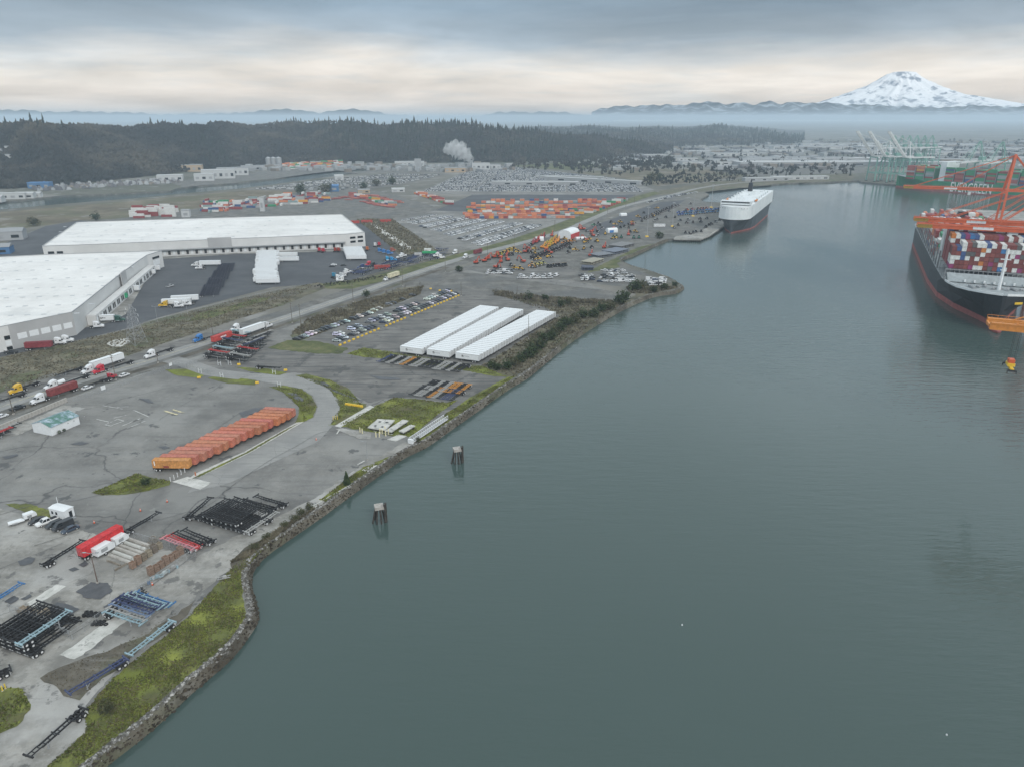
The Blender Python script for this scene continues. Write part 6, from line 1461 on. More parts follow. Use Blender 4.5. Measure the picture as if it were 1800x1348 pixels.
for z0, z1, m in ((8.2, 9.8, GLASS), (3.5, 7.2, WHITEM)): wall_piece(wa, 'office_window', T0.lerp(T1, 0.3), T0.lerp(T1, 0.75), 0.25, z0, z1, m)
sky = [(90 + 40 * k + 8 * r, 426 - r * 9 - k * 1.2) for r in range(4) for k in range(13) if 90 + 40 * k + 8 * r < 600 - r * 4]
wb, PB = warehouse('warehouse', [(74, 433), (113, 432), (608, 412), (641, 409), (601, 377), (430, 382), (135, 391)], 12.6, '', skylights=sky)
tag(wb, 'farther long white-roofed warehouse with a row of dock doors', 'warehouse')
B0, B1 = g(113, 432, 12.6), g(608, 412, 12.6); B0.z = B1.z = 0; Bd = B1 - B0
wall_piece(wb, 'parapet_panel', B0.lerp(B1, 0.485), B0.lerp(B1, 0.57), 0.3, 5.5, 14.0, WGREY, 0.5)
wall_piece(wb, 'dock_canopy', B0.lerp(B1, 0.28), B0.lerp(B1, 0.995), 1.6, 5.4, 5.9, GALV, 3.0)
for k in range(44):
    a = B0.lerp(B1, 0.29 + 0.70 * (k + 0.2) / 44); b_ = B0.lerp(B1, 0.29 + 0.70 * (k + 0.75) / 44); wall_piece(wb, 'dock_door', a, b_, 0.2, 1.2, 4.4, BLACKS if k % 2 else WHITEM, 0.2)
for (c0, c1) in (((608, 412), (641, 409)), ((74, 433), (113, 432))):
    A, C = g(*c0, 12.6), g(*c1, 12.6); A.z = C.z = 0
    for fz in ((8.0, 9.8), (4.4, 6.2)) if c0[0] > 500 else ((6.0, 8.0),):
        for f in (0.2, 0.6): wall_piece(wb, 'office_window', A.lerp(C, f), A.lerp(C, f + 0.28), 0.25, *fz, GLASS)
for k, px in enumerate([(60, 430), (78, 426), (20, 436)]):
    pass
# ---- trailers and trucks in the estate yard
tb0, tb1 = g(449, 500), g(456, 449)
for k in range(27):
    p = tb0.lerp(tb1, k / 26); solo(M_TRAILER, 'box_trailer', p + Vector((7.5 + rnd.uniform(-1.6, 1.6), 0, 0.06)), R(4), None, f'white trailer, {nth(k + 1)} from the near end of the long bank in the warehouse yard', 'trailer', 'trailer bank in the warehouse yard')
tb0, tb1 = g(611, 458), g(605, 443)
for k in range(11):
    p = tb0.lerp(tb1, k / 10); solo(M_TRAILER, 'box_trailer', p + Vector((7.5, 0, 0.06)), R(4), None, f'white trailer, {nth(k + 1)} from the near end of the short bank by the far warehouse corner', 'trailer', 'short trailer bank')
for px, rz, l in [((508, 461), 3, 'nearer of two white trailers beside the long trailer bank'), ((506, 453), 3, 'farther of two white trailers beside the long trailer bank'), ((253, 485), 17, 'white trailer at the dock nearest the warehouse corner'), ((262, 478), 17, 'second white trailer at the dock from the warehouse corner'),
                 ((224, 514), 10, 'white trailer with purple and orange letters at the dock'), ((232, 500), 10, 'cream trailer at the dock between white and maroon ones'), ((310, 537), 12, 'white trailer parked behind the yellow truck in the yard'), ((326, 531), 12, 'second white trailer behind the yellow truck in the yard'), ((370, 468), 6, 'white flat trailer with cargo near the chassis lines')]:
    o = put(P_TRAILER, g(*px) + Vector((0, 0, 0.1)), R(rz), None, l, 'trailer', 'docked and parked trailers')
    if 'letters' in l:
        text('Fed', 1.6, mat('purple_print', (0.10, 0.03, 0.22), 0.5, var=0), o, (-6.2, -1.33, 1.9), (R(90), 0, 0), bold=0.03); text('Ex', 1.6, mat('orange_print', (0.75, 0.16, 0.02), 0.5, var=0), o, (-3.55, -1.33, 1.9), (R(90), 0, 0), bold=0.03)
def load2(px, rz, c, label): p = g(*px); put(P_CONT, p + Vector((0, 0, 1.5)), R(rz), c, label, 'container', 'containers at the dock'); chassis(p, R(rz), BLK, 'chassis under the ' + label, 'chassis at the dock', 0.1)
load2((226, 507), 10, (0.20, 0.03, 0.06), 'maroon container at the warehouse dock'); 
gq = g(207, 528); load2((207, 528), 10, (0.03, 0.34, 0.16), 'green container with a white stripe at the dock')
gc = [o for o in bpy.data.objects if o.get('label') == 'green container with a white stripe at the dock'][0]; e = MB(); e.box((0.3, -1.245, 1.5), (6.4, 0.02, 0.7)); e.build('white_stripe', WHITEINK, gc)
o = put(P_TRAILER, g(176, 567) + Vector((0, 0, 0.1)), R(10), None, 'white trailer with dark lettering behind the dark green truck', 'trailer', 'docked and parked trailers')
e = MB()
for k in range(9): e.box((-4.6 + 1.0 * k, -1.31, 2.6 + 0.1 * (k % 2)), (0.72, 0.02, 0.85 - 0.2 * (k % 3)))
e.build('dark_lettering', INK, o)
tractor((210, 566), R(10), (0.03, 0.09, 0.07), 'dark green truck leaving the near warehouse dock')
tractor((290, 540), R(190), YEL, 'yellow truck in the warehouse yard beside white trucks')
for px, rz, l in [((313, 541), 10, 'white truck right beside the yellow yard truck'), ((327, 538), 10, 'white truck at the right of the yard truck group'), ((332, 535), 190, 'white truck facing left behind the yard group'), ((345, 469), 190, 'white truck with a loaded flatbed in the far yard'), ((352, 474), 190, 'second white truck with a flatbed in the far yard'), ((172, 577), 12, 'white truck by the dock beside the dark green truck'), ((105, 606), 12, 'white truck behind the dark red trailer on the yard drive'), ((118, 602), 12, 'second white truck on the yard drive by the grey wall')]:
    tractor(px, R(rz), CW, l)
load2((70, 615), 12, (0.22, 0.04, 0.05), 'dark red container on the drive below the grey wall')
put(P_CAR['pickup'], g(299, 505) + Vector((0, 0, 0.06)), R(70), CS, 'silver flatbed pickup in the middle of the dark yard', 'pickup')
put(P_CAR['sedan'], g(4, 618) + Vector((0, 0, 0.06)), R(12), CW, 'white car at the left edge below the grey wall', 'car'); put(P_CAR['pickup'], g(20, 622) + Vector((0, 0, 0.06)), R(12), CB, 'black pickup at the left edge below the grey wall', 'car')
for k, (px, c, l) in enumerate([((587, 467), CW, 'white car in the dark yard near the short trailer bank'), ((584, 470), CB, 'black car beside the white one in the dark yard'), ((604, 468), CB, 'dark car alone near the short trailer bank')]): small_car('sedan', g(*px) + Vector((0, 0, 0.06)), R(8), c, l, 'cars in the dark yard')
for r in range(4):
    for k in range(12):
        p = g(352 + 9.5 * r + 0, 522 - 14 * r) + Vector((math.cos(R(107)), math.sin(R(107)), 0)) * (2.9 * k)
        solo(M_CHASSIS, 'container_chassis', p + Vector((6, 0, 0.06)), R(10), (0.025, 0.028, 0.045), f'dark chassis, {nth(k + 1)} from the near end of chassis line {["one", "two", "three", "four"][r]} in the warehouse yard', 'chassis', 'chassis lines in the warehouse yard')
for k in range(70):
    x = 625 + 165 * rnd.random(); yc = 489 - (x - 625) * 0.215; y = yc - rnd.uniform(2, 17)
    p = g(x, y); c = rnd.choice([(0.03, 0.045, 0.11), (0.025, 0.028, 0.035), (0.05, 0.07, 0.15), (0.2, 0.2, 0.2)])
    solo(M_CHASSIS, 'container_chassis', p + Vector((0, 0, 0.1)), R(rnd.choice([60, 64, -20, 66])), c, 'dark chassis in the jumbled storage yard beside the public road', 'chassis', 'chassis in the jumbled storage yard')
for px, rz, c, nm in [((595, 492), 20, CW, 'white'), ((602, 488), 60, CW, 'white'), ((606, 484), 120, CW, 'white'), ((600, 495), 200, CW, 'white'), ((610, 481), 30, CW, 'white'), ((588, 488), 80, (0.05, 0.25, 0.4), 'teal'), ((636, 473), 200, (0.03, 0.05, 0.15), 'navy'), ((648, 468), 240, RDD, 'red'), ((655, 470), 240, CB, 'black'), ((682, 459), 20, (0.03, 0.30, 0.55), 'sky blue'), ((690, 460), 20, (0.03, 0.26, 0.55), 'blue'), ((704, 455), 200, CW, 'white'), ((708, 452), 30, CW, 'white'), ((668, 444), 10, BLT, 'blue'), ((676, 446), 10, BLT, 'blue'), ((684, 448), 10, BLT, 'blue'), ((690, 443), 60, (0.4, 0.12, 0.08), 'orange'), ((562, 443), 90, RDD, 'red'), ((569, 444), 90, RDD, 'red'), ((590, 443), 90, (0.35, 0.05, 0.03), 'dark red'), ((596, 443), 90, (0.35, 0.05, 0.03), 'dark red'), ((634, 441), 90, (0.05, 0.2, 0.4), 'blue'), ((646, 441), 90, (0.5, 0.15, 0.05), 'orange'), ((660, 434), 90, CW, 'white'), ((667, 433), 90, RDD, 'red'), ((775, 455), 20, CW, 'white'), ((768, 452), 200, CW, 'white'), ((800, 447), 240, CW, 'white'), ((435, 438), 90, RDD, 'red'), ((500, 440), 90, CW, 'white'), ((474, 440), 90, (0.03, 0.2, 0.1), 'green')]:
    i = sum(1 for q in bpy.data.objects if q.get('tkey') == nm) + 1
    pl = 'far yard' if px[0] > 600 else 'dock side'
    o = solo(M_TRACTOR, 'semi_tractor', g(*px) + Vector((0, 0, 0.08)), R(rz), c, f'{nm} truck, {nth(i)} {nm} one from the left in the jumbled far yard', 'truck', 'trucks in the far yard'); o['tkey'] = nm
for px, c, L, l in [((672, 473), (0.36, 0.06, 0.05), 1, 'red container lying in the storage yard by the road'), ((755, 448), (0.03, 0.36, 0.14), 1, 'green container with white letters by the ditch'), ((752, 443), (0.68, 0.7, 0.68), 0, 'white topped container behind the green one'), ((735, 451), (0.5, 0.5, 0.5), 0, 'grey container left of the green one by the ditch'), ((622, 393), (0.42, 0.06, 0.05), 1, 'nearest red container beyond the far warehouse'), ((645, 392), (0.45, 0.07, 0.06), 1, 'red container right behind the far warehouse end'), ((678, 391), (0.42, 0.06, 0.05), 1, 'red container standing alone behind the ditch')]:
    put(P_CONT if L else P_CONT20, g(*px) + Vector((0, 0, 0.1)), R(5), c, l, 'container', 'containers in the storage yard')
# ---- bare trees, hedge and bank bushes
for k in range(16):
    t = k / 15; p = g(528 + 205 * t, 588 - 84 * t); p = p + Vector((rnd.uniform(-3, 3), rnd.uniform(-3, 3), 0)); plant(BARE[k % 3], p, rnd.uniform(0.45, 0.8), f'{nth(k + 1)} leafless tree from the left in the hedge along the car row', 'tree', 'leafless hedge trees')
for k in range(9):
    p = g(872 + 14 * k + rnd.uniform(-4, 4), 521 + 2.6 * k + rnd.uniform(-2, 4)); plant(BARE[k % 3], p, rnd.uniform(0.5, 0.95), f'{nth(k + 1)} leafless tree from the left on the gravel field edge', 'tree', 'leafless trees on the field edge')
for k, (x, y, s) in enumerate([(866, 648, 1.2), (878, 650, 1.0), (890, 650, 1.3), (902, 642, 1.3), (913, 638, 1.5), (924, 630, 1.6), (936, 624, 1.7), (938, 612, 1.7), (950, 614, 1.4), (958, 604, 1.5), (968, 598, 1.5), (976, 588, 1.6), (984, 584, 1.5), (990, 574, 1.7), (1000, 572, 1.6), (1012, 568, 1.4), (1025, 560, 1.8), (1040, 558, 1.6), (1056, 548, 1.7), (1070, 545, 1.5), (1088, 535, 2.2), (1100, 528, 1.8), (1118, 512, 2.4), (1128, 508, 2.0), (985, 540, 1.4), (960, 530, 1.3), (930, 528, 1.4), (1000, 535, 1.2), (1150, 514, 1.4), (1170, 510, 1.3), (1185, 505, 1.2)]):
    plant(BUSHES[(0, 2, 0, 1)[k % 4]], g(x, y), s * 1.55, f'{nth(k + 1)} bush from the near end of the shore thicket', 'bush', 'bushes of the shore thicket')
plant(BUSHES[0], g(645, 522), 2.0, 'dark round shrub beside the public road', 'bush', 'roadside bushes'); plant(BUSHES[2], g(810, 478), 2.4, 'dark roadside shrub at the equipment yard corner', 'bush', 'roadside bushes')
plant(BUSHES[2], g(1162, 420), 3.2, 'large dark bush where the quay meets the bank', 'bush', 'roadside bushes')
for k, (x, y) in enumerate([(470, 945), (450, 965), (500, 925), (530, 905), (545, 895), (520, 915)]): plant(BUSHES[1 + 2 * (k % 2)], g(x, y), 0.9, f'{nth(k + 1)} brown bramble from the left on the stony shore strip', 'bush', 'brambles on the shore strip')
# ================================================================ EQUIPMENT YARD, QUAY, SHIPS, CRANES
TZ = Vector((0, 0, 0.09))
EXR, MY, MO, MD, MG, MB_ = (0.48, 0.07, 0.03), (0.62, 0.36, 0.03), (0.60, 0.22, 0.03), (0.06, 0.035, 0.028), (0.03, 0.16, 0.11), (0.05, 0.17, 0.42)
def line_of(me, nm, cat, a, b, n, rz, c, what, where, group, jit=0.8, rows=1, dv=(0, 0)):
    for r in range(rows):
        A, B = g(a[0] + dv[0] * r, a[1] + dv[1] * r), g(b[0] + dv[0] * r, b[1] + dv[1] * r)
        for k in range(n):
            p = A.lerp(B, k / max(1, n - 1)) + Vector((rnd.uniform(-jit, jit), rnd.uniform(-jit, jit), 0)); cc = tuple(q * rnd.uniform(0.7, 1.3) for q in c)
            solo(me, nm, p + TZ, rz + rnd.uniform(-0.25, 0.25), cc, f"{what}, {nth(k + 1)} from left{[', near line', ', far line'][r] if rows > 1 else ''}, {where}" , cat, group)
for k, (x, y, rz) in enumerate([(837, 464, 60), (852, 461, 40), (857, 457, 50), (892, 459, 110), (919, 462, 150), (1038, 451, 70), (1062, 437, 70), (970, 416, 80)]):
    put(P_EXCA, g(x, y) + TZ, R(rz), EXR, f'red excavator, {nth(k + 1)} from the left among the single ones in the equipment yard', 'excavator', 'red excavators')
line_of(M_EXCA, 'excavator', 'excavator', (936, 431), (956, 419), 9, R(70), (0.36, 0.04, 0.04), 'dark red excavator', 'the row along the public road', 'excavators along the road')
line_of(M_LOAD, 'wheel_loader', 'loader', (875, 452), (903, 440), 7, R(-20), MY, 'yellow loader', 'the roadside loader line', 'yellow loaders', 1.5)
put(P_LOAD, g(911, 446) + TZ, R(-10), MY, 'large yellow loader beside the orange hull in the equipment yard', 'loader', 'single loaders'); put(P_LOAD, g(940, 440) + TZ, R(30), MY, 'yellow loader alone above the dark machine rows', 'loader', 'single loaders')
line_of(M_EXCA, 'excavator', 'excavator', (953, 437), (975, 424), 6, R(60), MY, 'yellow excavator', 'the double yellow row', 'yellow excavators', 1.0, 2, (7, 1.5))
line_of(M_FARM, 'farm_tractor', 'machine', (934, 456), (972, 440), 10, R(-25), MD, 'dark machine with yellow trim', 'below the yellow excavators', 'dark machines', 0.8, 2, (6, 1))
line_of(M_FARM, 'farm_tractor', 'machine', (977, 440), (998, 430), 7, R(-25), MD, 'dark red machine', 'the row beside the orange trucks', 'dark machines', 0.8, 2, (4, 1))
line_of(M_LOAD, 'wheel_loader', 'loader', (990, 430), (1006, 426), 4, R(5), MO, 'orange loader', 'the row in front of the white tent', 'orange loaders', 0.5)
line_of(M_LOAD, 'wheel_loader', 'loader', (934, 471), (953, 466), 4, R(10), (0.5, 0.33, 0.08), 'tan loader', 'the short row on the open gravel', 'tan loaders', 1)
line_of(M_FARM, 'farm_tractor', 'machine', (962, 471), (995, 468), 10, R(80), (0.13, 0.09, 0.05), 'dark brown machine', 'the row on the open gravel', 'dark machines', 0.8)
line_of(M_FARM, 'farm_tractor', 'machine', (1128, 387), (1186, 363), 17, R(-25), MD, 'dark red tractor', 'the long double line on the quay', 'quay tractors', 1.0, 2, (5, 0.6))
line_of(M_LOAD, 'wheel_loader', 'machine', (1194, 380), (1262, 374), 12, R(20), MB_, 'blue machine', 'the blue block on the quay', 'blue machines', 1.5, 2, (0, -4))
line_of(M_FARM, 'farm_tractor', 'machine', (1205, 371), (1240, 368), 8, R(20), EXR, 'red machine', 'the line behind the blue block', 'red machines', 2)
for k, (x, y) in enumerate([(1150, 390), (1155, 388), (1170, 384), (1187, 384), (1195, 389), (1207, 394), (1218, 393), (1232, 392), (1210, 388), (1230, 387), (1242, 386), (1192, 398), (1185, 402), (1205, 411), (1212, 413), (1218, 411), (1222, 409), (1240, 401), (1246, 398), (1250, 396), (1258, 392), (1265, 389), (1268, 387), (1232, 409), (1213, 360), (1090, 402), (1098, 400), (1105, 397), (1050, 417), (1128, 391)]):
    solo(M_FARM, 'farm_tractor', g(x, y) + TZ, rnd.uniform(0, 6.2), MD if k % 4 else (0.5, 0.5, 0.5), f"{'dark red' if k % 4 else 'grey'} machine parked loosely on the quay, {nth(k + 1)} of the scattered ones", 'machine', 'scattered quay machines')
for k, (x, y) in enumerate([(1078, 419), (1084, 419), (1092, 419), (1114, 420), (1123, 420)]): solo(M_LOAD, 'wheel_loader', g(x, y) + TZ, R(80), MG, f'{nth(k + 1)} green loader from the left near the first light mast', 'loader', 'green loaders')
solo(M_LOAD, 'wheel_loader', g(1044, 398) + TZ, R(10), (0.03, 0.2, 0.1), 'green loader alone on the dark strip', 'loader', None); solo(M_LOAD, 'wheel_loader', g(1112, 393) + TZ, R(10), MY, 'yellow loader at the head of the quay tractor line', 'loader', None); solo(M_LOAD, 'wheel_loader', g(1064, 413) + TZ, R(80), MY, 'yellow loader beside the blue and white wrapped hull', 'loader', None)
def tent(px, L, W, h, rz, label, red=False):
    t = empty('storage_tent', g(*px) + TZ, R(rz)); P = []
    for k in range(9): a = math.pi * k / 8; P.append((-W / 2 * math.cos(a), h * (0.55 + 0.45 * math.sin(a)) if 0 < k < 8 else h * 0.55))
    b = MB(); b.loft([[(x, y, z) for y, z in P] for x in (-L / 2, -L / 6, L / 6, L / 2)]); b.build('canopy', WHITEM, t)
    for s in (-1, 1):
        b = MB(); b.add([(s * L / 2, -W / 2, 0), (s * L / 2, W / 2, 0)] + [(s * L / 2, y, z) for y, z in reversed(P)], [tuple(range(len(P) + 2))]); b.build('end_wall', WHITEM, t)
        b = MB(); b.box((0, s * W / 2, h * 0.275), (L, 0.15, h * 0.55)); b.build('side_wall', mat('red_sheeting', (0.45, 0.05, 0.05), 0.6) if red else WHITEM, t)
    return tag(t, label, 'tent')
tent((1000, 418), 22, 13, 8.5, 63, 'white arched tent with a red side wall beside the public road', True)
for px, L, W, h, l in [((1075, 409), 11, 6, 4.5, 'white and blue wrapped hull on the equipment yard'), ((1095, 380), 8, 5, 3.2, 'white wrapped load on the dark strip'), ((1020, 421), 10, 5, 2.2, 'white tarpaulin beside the red and white tent'), ((948, 424), 8, 3.5, 4, 'white covered wagon beside the red excavators')]:
    t = tent(px, L, W, h, 20, l)
    if 'blue' in l: b = MB(); b.box((-1.5, -W / 2 - 0.2, 1.4), (4.5, 0.2, 2.4)); b.build('blue_wrap', mat('blue_tarp', (0.05, 0.2, 0.5), 0.5), t)
def barge(a, b, W, tiers, c, label):
    A, B = g(*a), g(*b); d = B - A; t = empty('steel_deck_stack', (A + B) / 2 + TZ, math.atan2(d.y, d.x)); L = d.length
    for k in range(tiers):
        m = MB(); m.box((0.3 * k, 0, 0.6 + 1.5 * k), (L, W, 0.5))
        m.build('deck_section', STEELP, t)
        for x in (-0.4, -0.15, 0.15, 0.4):
            for s in (-1, 1): q = MB(); q.box((x * L, s * (W / 2 - 0.4), 0.2 + 1.5 * k), (0.9, 0.6, 1.1)); q.build('support', BLACKS, t)
    paint(t, c); return tag(t, label, 'deck stack', 'stacked steel decks')
SD = (0.16, 0.17, 0.19)
barge((1022, 474), (1042, 474), 9, 2, (0.06, 0.07, 0.10), 'nearest dark steel deck stack by the scrub'); barge((1030, 466), (1052, 459), 10, 2, (0.30, 0.28, 0.22), 'tan steel deck stack behind the nearest one'); barge((1042, 453), (1070, 449), 12, 2, SD, 'grey steel deck stack with a red excavator beside it'); barge((1068, 447), (1094, 441), 14, 2, (0.14, 0.16, 0.2), 'blue grey steel deck stack in the middle'); barge((1080, 437), (1104, 431), 14, 2, (0.17, 0.17, 0.17), 'farthest grey steel deck stack')
put(P_CONT, g(1159, 399) + TZ, R(0), CW, 'white container lying alone on the quay', 'container'); 
for k, (bx, tp) in enumerate([((1137, 417), (1139, 365)), ((1182, 399), (1184, 357)), ((1218, 381), (1222, 337)), ((1250, 365.5), (1252, 325))]):
    p = g(*bx); pole('light_mast', p + TZ, at(tp[0], tp[1], p.y).z, 0.45, GALV, f'{nth(k + 1)} tall light mast from the left on the quay, yellow base', 'light mast', 'quay light masts', arm='mast')
# cars on the point
def scatter(cells, where, group):
    i = 0
    for (x0, y0, x1, y1, nx, ny, ws) in cells:
        for a in range(ny):
            for b in range(nx):
                if rnd.random() < 0.12: continue
                i += 1; p = g(x0 + (x1 - x0) * (b + 0.3 * (a % 2)) / nx + rnd.uniform(-1, 1), y0 + (y1 - y0) * a / max(1, ny - 1 or 1)); c, nm = ccol(ws)
                small_car(rnd.choice(['sedan', 'suv', 'van', 'pickup']), p + TZ, R(rnd.choice([-20, 10, 60])) + rnd.uniform(-0.1, 0.1), c, f'{nm} vehicle, {nth(i)} from the left {where}', group)
WS = (0.75, 0.1, 0.05, 0.08, 0.02)
scatter([(1024, 493, 1044, 486, 4, 3, (0.5, 0.4, 0.1, 0.1, 0.1)), (1054, 496, 1100, 490, 6, 2, WS), (1062, 486, 1102, 477, 6, 3, WS), (1102, 496, 1118, 487, 3, 4, WS), (1140, 502, 1168, 493, 6, 4, WS)], 'parked on the point', 'vehicles parked on the point')
scatter([(858, 482, 905, 478, 5, 2, WS), (914, 490, 985, 486, 7, 2, WS)], 'along the near edge of the equipment yard', 'vehicles along the equipment yard edge')
k = 0
while k < 64:      # loose machinery filling the yard
    x = rnd.uniform(850, 1180); y = rnd.uniform(360, 476); lo = 470 - (x - 840) * 0.33
    if y < lo - 8 or y > lo + 34 or (1040 < x and y > 440): continue
    k += 1; me, nm, c, w = rnd.choice([(M_FARM, 'farm_tractor', MD, 'dark'), (M_FARM, 'farm_tractor', (0.3, 0.3, 0.3), 'grey'), (M_LOAD, 'wheel_loader', MY, 'yellow'), (M_EXCA, 'excavator', EXR, 'red')])
    solo(me, nm, g(x, y) + TZ, rnd.uniform(0, 6.2), c, f'{w} machine, {nth(k)} of the loosely parked ones across the equipment yard', 'machine', 'loose machines in the equipment yard')
# ---- car lot: near rows singly, the rest as a mass
def lot_grid(a, b, c, d, nr, nc):
    for i in range(nr):
        for j in range(nc):
            t, s = (i + 0.5) / nr, (j + 0.5) / nc
            yield i, j, Vector(g(*a)).lerp(g(*b), s).lerp(Vector(g(*d)).lerp(g(*c), s), t)
lot = MB()
LOTM = [mat('car_white', (0.66, 0.67, 0.68), 0.4), mat('car_black', (0.025, 0.027, 0.03), 0.35), mat('car_grey', (0.20, 0.21, 0.22), 0.4), mat('car_blue', (0.04, 0.07, 0.13), 0.4), GLASS, mat('car_silver', (0.42, 0.44, 0.46), 0.4)]
def mass_car(p, rz, mi):
    Q = Matrix.Rotation(rz, 3, 'Z')
    for (x0, x1, hw0, hw1, z0, z1, t0, t1, m) in ((-2.3, 2.3, 0.9, 0.85, 0.25, 0.95, -2.2, 2.2, mi), (-1.6, 1.1, 0.8, 0.62, 0.95, 1.42, -1.1, 0.5, 4)):
        P = [Vector(q) for q in ((x0, -hw0, z0), (x1, -hw0, z0), (x1, hw0, z0), (x0, hw0, z0), (t0, -hw1, z1), (t1, -hw1, z1), (t1, hw1, z1), (t0, hw1, z1))]
        lot.add([Q @ q + p for q in P], [(0, 1, 5, 4), (1, 2, 6, 5), (2, 3, 7, 6), (3, 0, 4, 7)], m); lot.add([Q @ q + p for q in P[4:]], [(0, 1, 2, 3)], mi)
single = 0
for i, j, p in lot_grid((846, 434), (955, 398), (760, 379), (705, 388), 19, 60):
    if rnd.random() < 0.05 or i % 3 == 2: continue
    p = p + Vector((rnd.uniform(-0.2, 0.2), rnd.uniform(-0.2, 0.2), 0.1)); c, nm = ccol((0.62, 0.14, 0.1, 0.14, 0.04))
    if i < 4 and single < 110:
        single += 1; small_car('suv' if rnd.random() < 0.5 else 'sedan', p, R(-22) + rnd.uniform(-0.04, 0.04), c, f'{nm} car, {nth(j + 1)} from the near end of lot row {["one", "two", "three", "four"][i]} beside the verge', 'cars in the near storage lot')
    else: mass_car(p, R(-22), {'white': 0, 'black': 1, 'grey': 2, 'silver': 5, 'dark blue': 3}[nm])
for (a, b, c, d, nr, nc, ws) in [((745, 337), (1130, 338), (1100, 318), (815, 306), 34, 190, (0.45, 0.25, 0.12, 0.3, 0.06)), ((815, 305), (1085, 315), (990, 305), (882, 293), 26, 130, (0.5, 0.2, 0.1, 0.3, 0.06)), ((445, 333), (600, 336), (690, 306), (560, 318), 13, 60, (0.5, 0.3, 0.1, 0.1, 0.06)), ((610, 333), (700, 324), (780, 308), (690, 306), 10, 50, (0.5, 0.25, 0.15, 0.1, 0.06)), ((1128, 360), (1195, 344), (1230, 338), (1170, 346), 4, 26, (0.5, 0.3, 0.1, 0.1, 0.06))]:
    for i, j, p in lot_grid(a, b, c, d, nr, nc):
        if rnd.random() < 0.06 or i % 3 == 2 or j % 42 > 38: continue
        mass_car(p + Vector((rnd.uniform(-0.4, 0.4), rnd.uniform(-0.4, 0.4), 0.1)), R(-75), rnd.choices([0, 1, 2, 5, 3], ws)[0])
tag(lot.build('parked_car_mass', LOTM), 'thousands of parked cars on the far storage lots', 'cars', kind='stuff')
# ---- container yards
CC = [((0.58, 0.21, 0.11), 'orange'), ((0.50, 0.16, 0.10), 'red orange'), ((0.36, 0.10, 0.085), 'red'), ((0.60, 0.60, 0.58), 'white'), ((0.22, 0.30, 0.30), 'grey green'), ((0.05, 0.10, 0.22), 'navy'), ((0.25, 0.05, 0.05), 'maroon'), ((0.62, 0.30, 0.05), 'amber'), ((0.35, 0.36, 0.36), 'grey'), ((0.04, 0.25, 0.12), 'green')]
cmass = MB(); CM = [mat('box_' + n.replace(' ', '_'), c, 0.6) for c, n in CC]
def mass_box(p, rz, k, L=12.19, h=2.6):
    Q = Matrix.Rotation(rz, 4, 'Z'); Q.translation = p; cmass.box((0, 0, h / 2), (L, 2.44, h), k, M=Q)
nsg = 0
for r, (x0, x1, y0, y1, n) in enumerate([(822, 1006, 385, 384, 23), (818, 1022, 378, 377, 25), (824, 1036, 371, 370, 26), (832, 1052, 364, 363, 27), (850, 1062, 357.5, 357, 26)]):
    A, B = g(x0, y0), g(x1, y1); an = ang(A, B); dn = Vector((-math.sin(an), math.cos(an), 0))
    for k in range(n):
        for dp in range(2):
            p = A.lerp(B, k / (n - 1)) + TZ + dn * (2.7 * dp)
            for tier in range(rnd.choice([1, 1, 2])):
                ci = rnd.choices(range(10), (34, 26, 8, 11, 8, 4, 5, 10, 5, 2))[0]; c, nm = CC[ci]
                if r < 3 and dp == 0 and tier < 2 and nsg < 125: nsg += 1; solo(FARC20, 'shipping_container', p + Vector((0, 0, 2.65 * tier)), an, c, f"{nm} container, {nth(k + 1)} from the left, {['bottom', 'upper'][tier]} tier of yard row {['one', 'two', 'three'][r]}", 'container', 'containers in the orange yard')
                else: mass_box(p + Vector((0, 0, 2.65 * tier)), an, ci, 6.06)
for (x0, y0, x1, y1, n) in [(1034, 375, 1096, 353, 14), (735, 342, 790, 360, 16), (620, 345, 690, 362, 14)]:
    A, B = g(x0, y0), g(x1, y1)
    for k in range(n):
        for tier in range(rnd.choice([1, 2])): mass_box(A.lerp(B, k / (n - 1)) + Vector((0, 0, 2.6 * tier + 0.1)), R(-15), rnd.choices(range(10), (10, 8, 20, 14, 4, 4, 16, 2, 6, 3))[0])
for q in range(110):      # mixed stacks behind the far warehouse
    x = 360 + 215 * rnd.random(); y = 375 - (x - 360) * 0.09 - rnd.uniform(0, 15); p = g(x, y); a = R(rnd.choice([5, 5, 95]))
    for tier in range(rnd.choice([1, 1, 2, 3])): mass_box(p + Vector((0, 0, 2.6 * tier + 0.1)), a, rnd.choices(range(10), (2, 2, 8, 24, 5, 8, 16, 1, 12, 3))[0])
for q in range(36):
    x = 235 + 75 * rnd.random(); y = 385 - (x - 235) * 0.05 - rnd.uniform(0, 9)
    for tier in range(rnd.choice([1, 2, 3, 4])): mass_box(g(x, y) + Vector((0, 0, 2.6 * tier + 0.1)), R(5), rnd.choice([3, 3, 3, 6]))
for (x0, y0, x1, y1, n) in [(575, 352, 625, 346, 22), (618, 352, 650, 344, 16), (655, 345, 702, 358, 24), (640, 356, 690, 366, 20)]:
    A, B = g(x0, y0), g(x1, y1)
    for k in range(n): mass_box(A.lerp(B, k / n) + Vector((rnd.uniform(-3, 3), rnd.uniform(-8, 8), 0.6)), R(-20), rnd.choice([1, 2, 2, 6]), h=0.8)
for q in range(170):      # colourful stacks across the far waterway
    x = 500 + 100 * rnd.random(); y = 299 - (x - 500) * 0.05 - rnd.uniform(0, 5)
    for tier in range(rnd.choice([1, 2, 3, 4])): mass_box(g(x, y) + Vector((0, 0, 2.6 * tier + 0.1)), R(rnd.choice([5, 40])), rnd.choice([0, 7, 3, 3, 1, 6, 9, 8]))
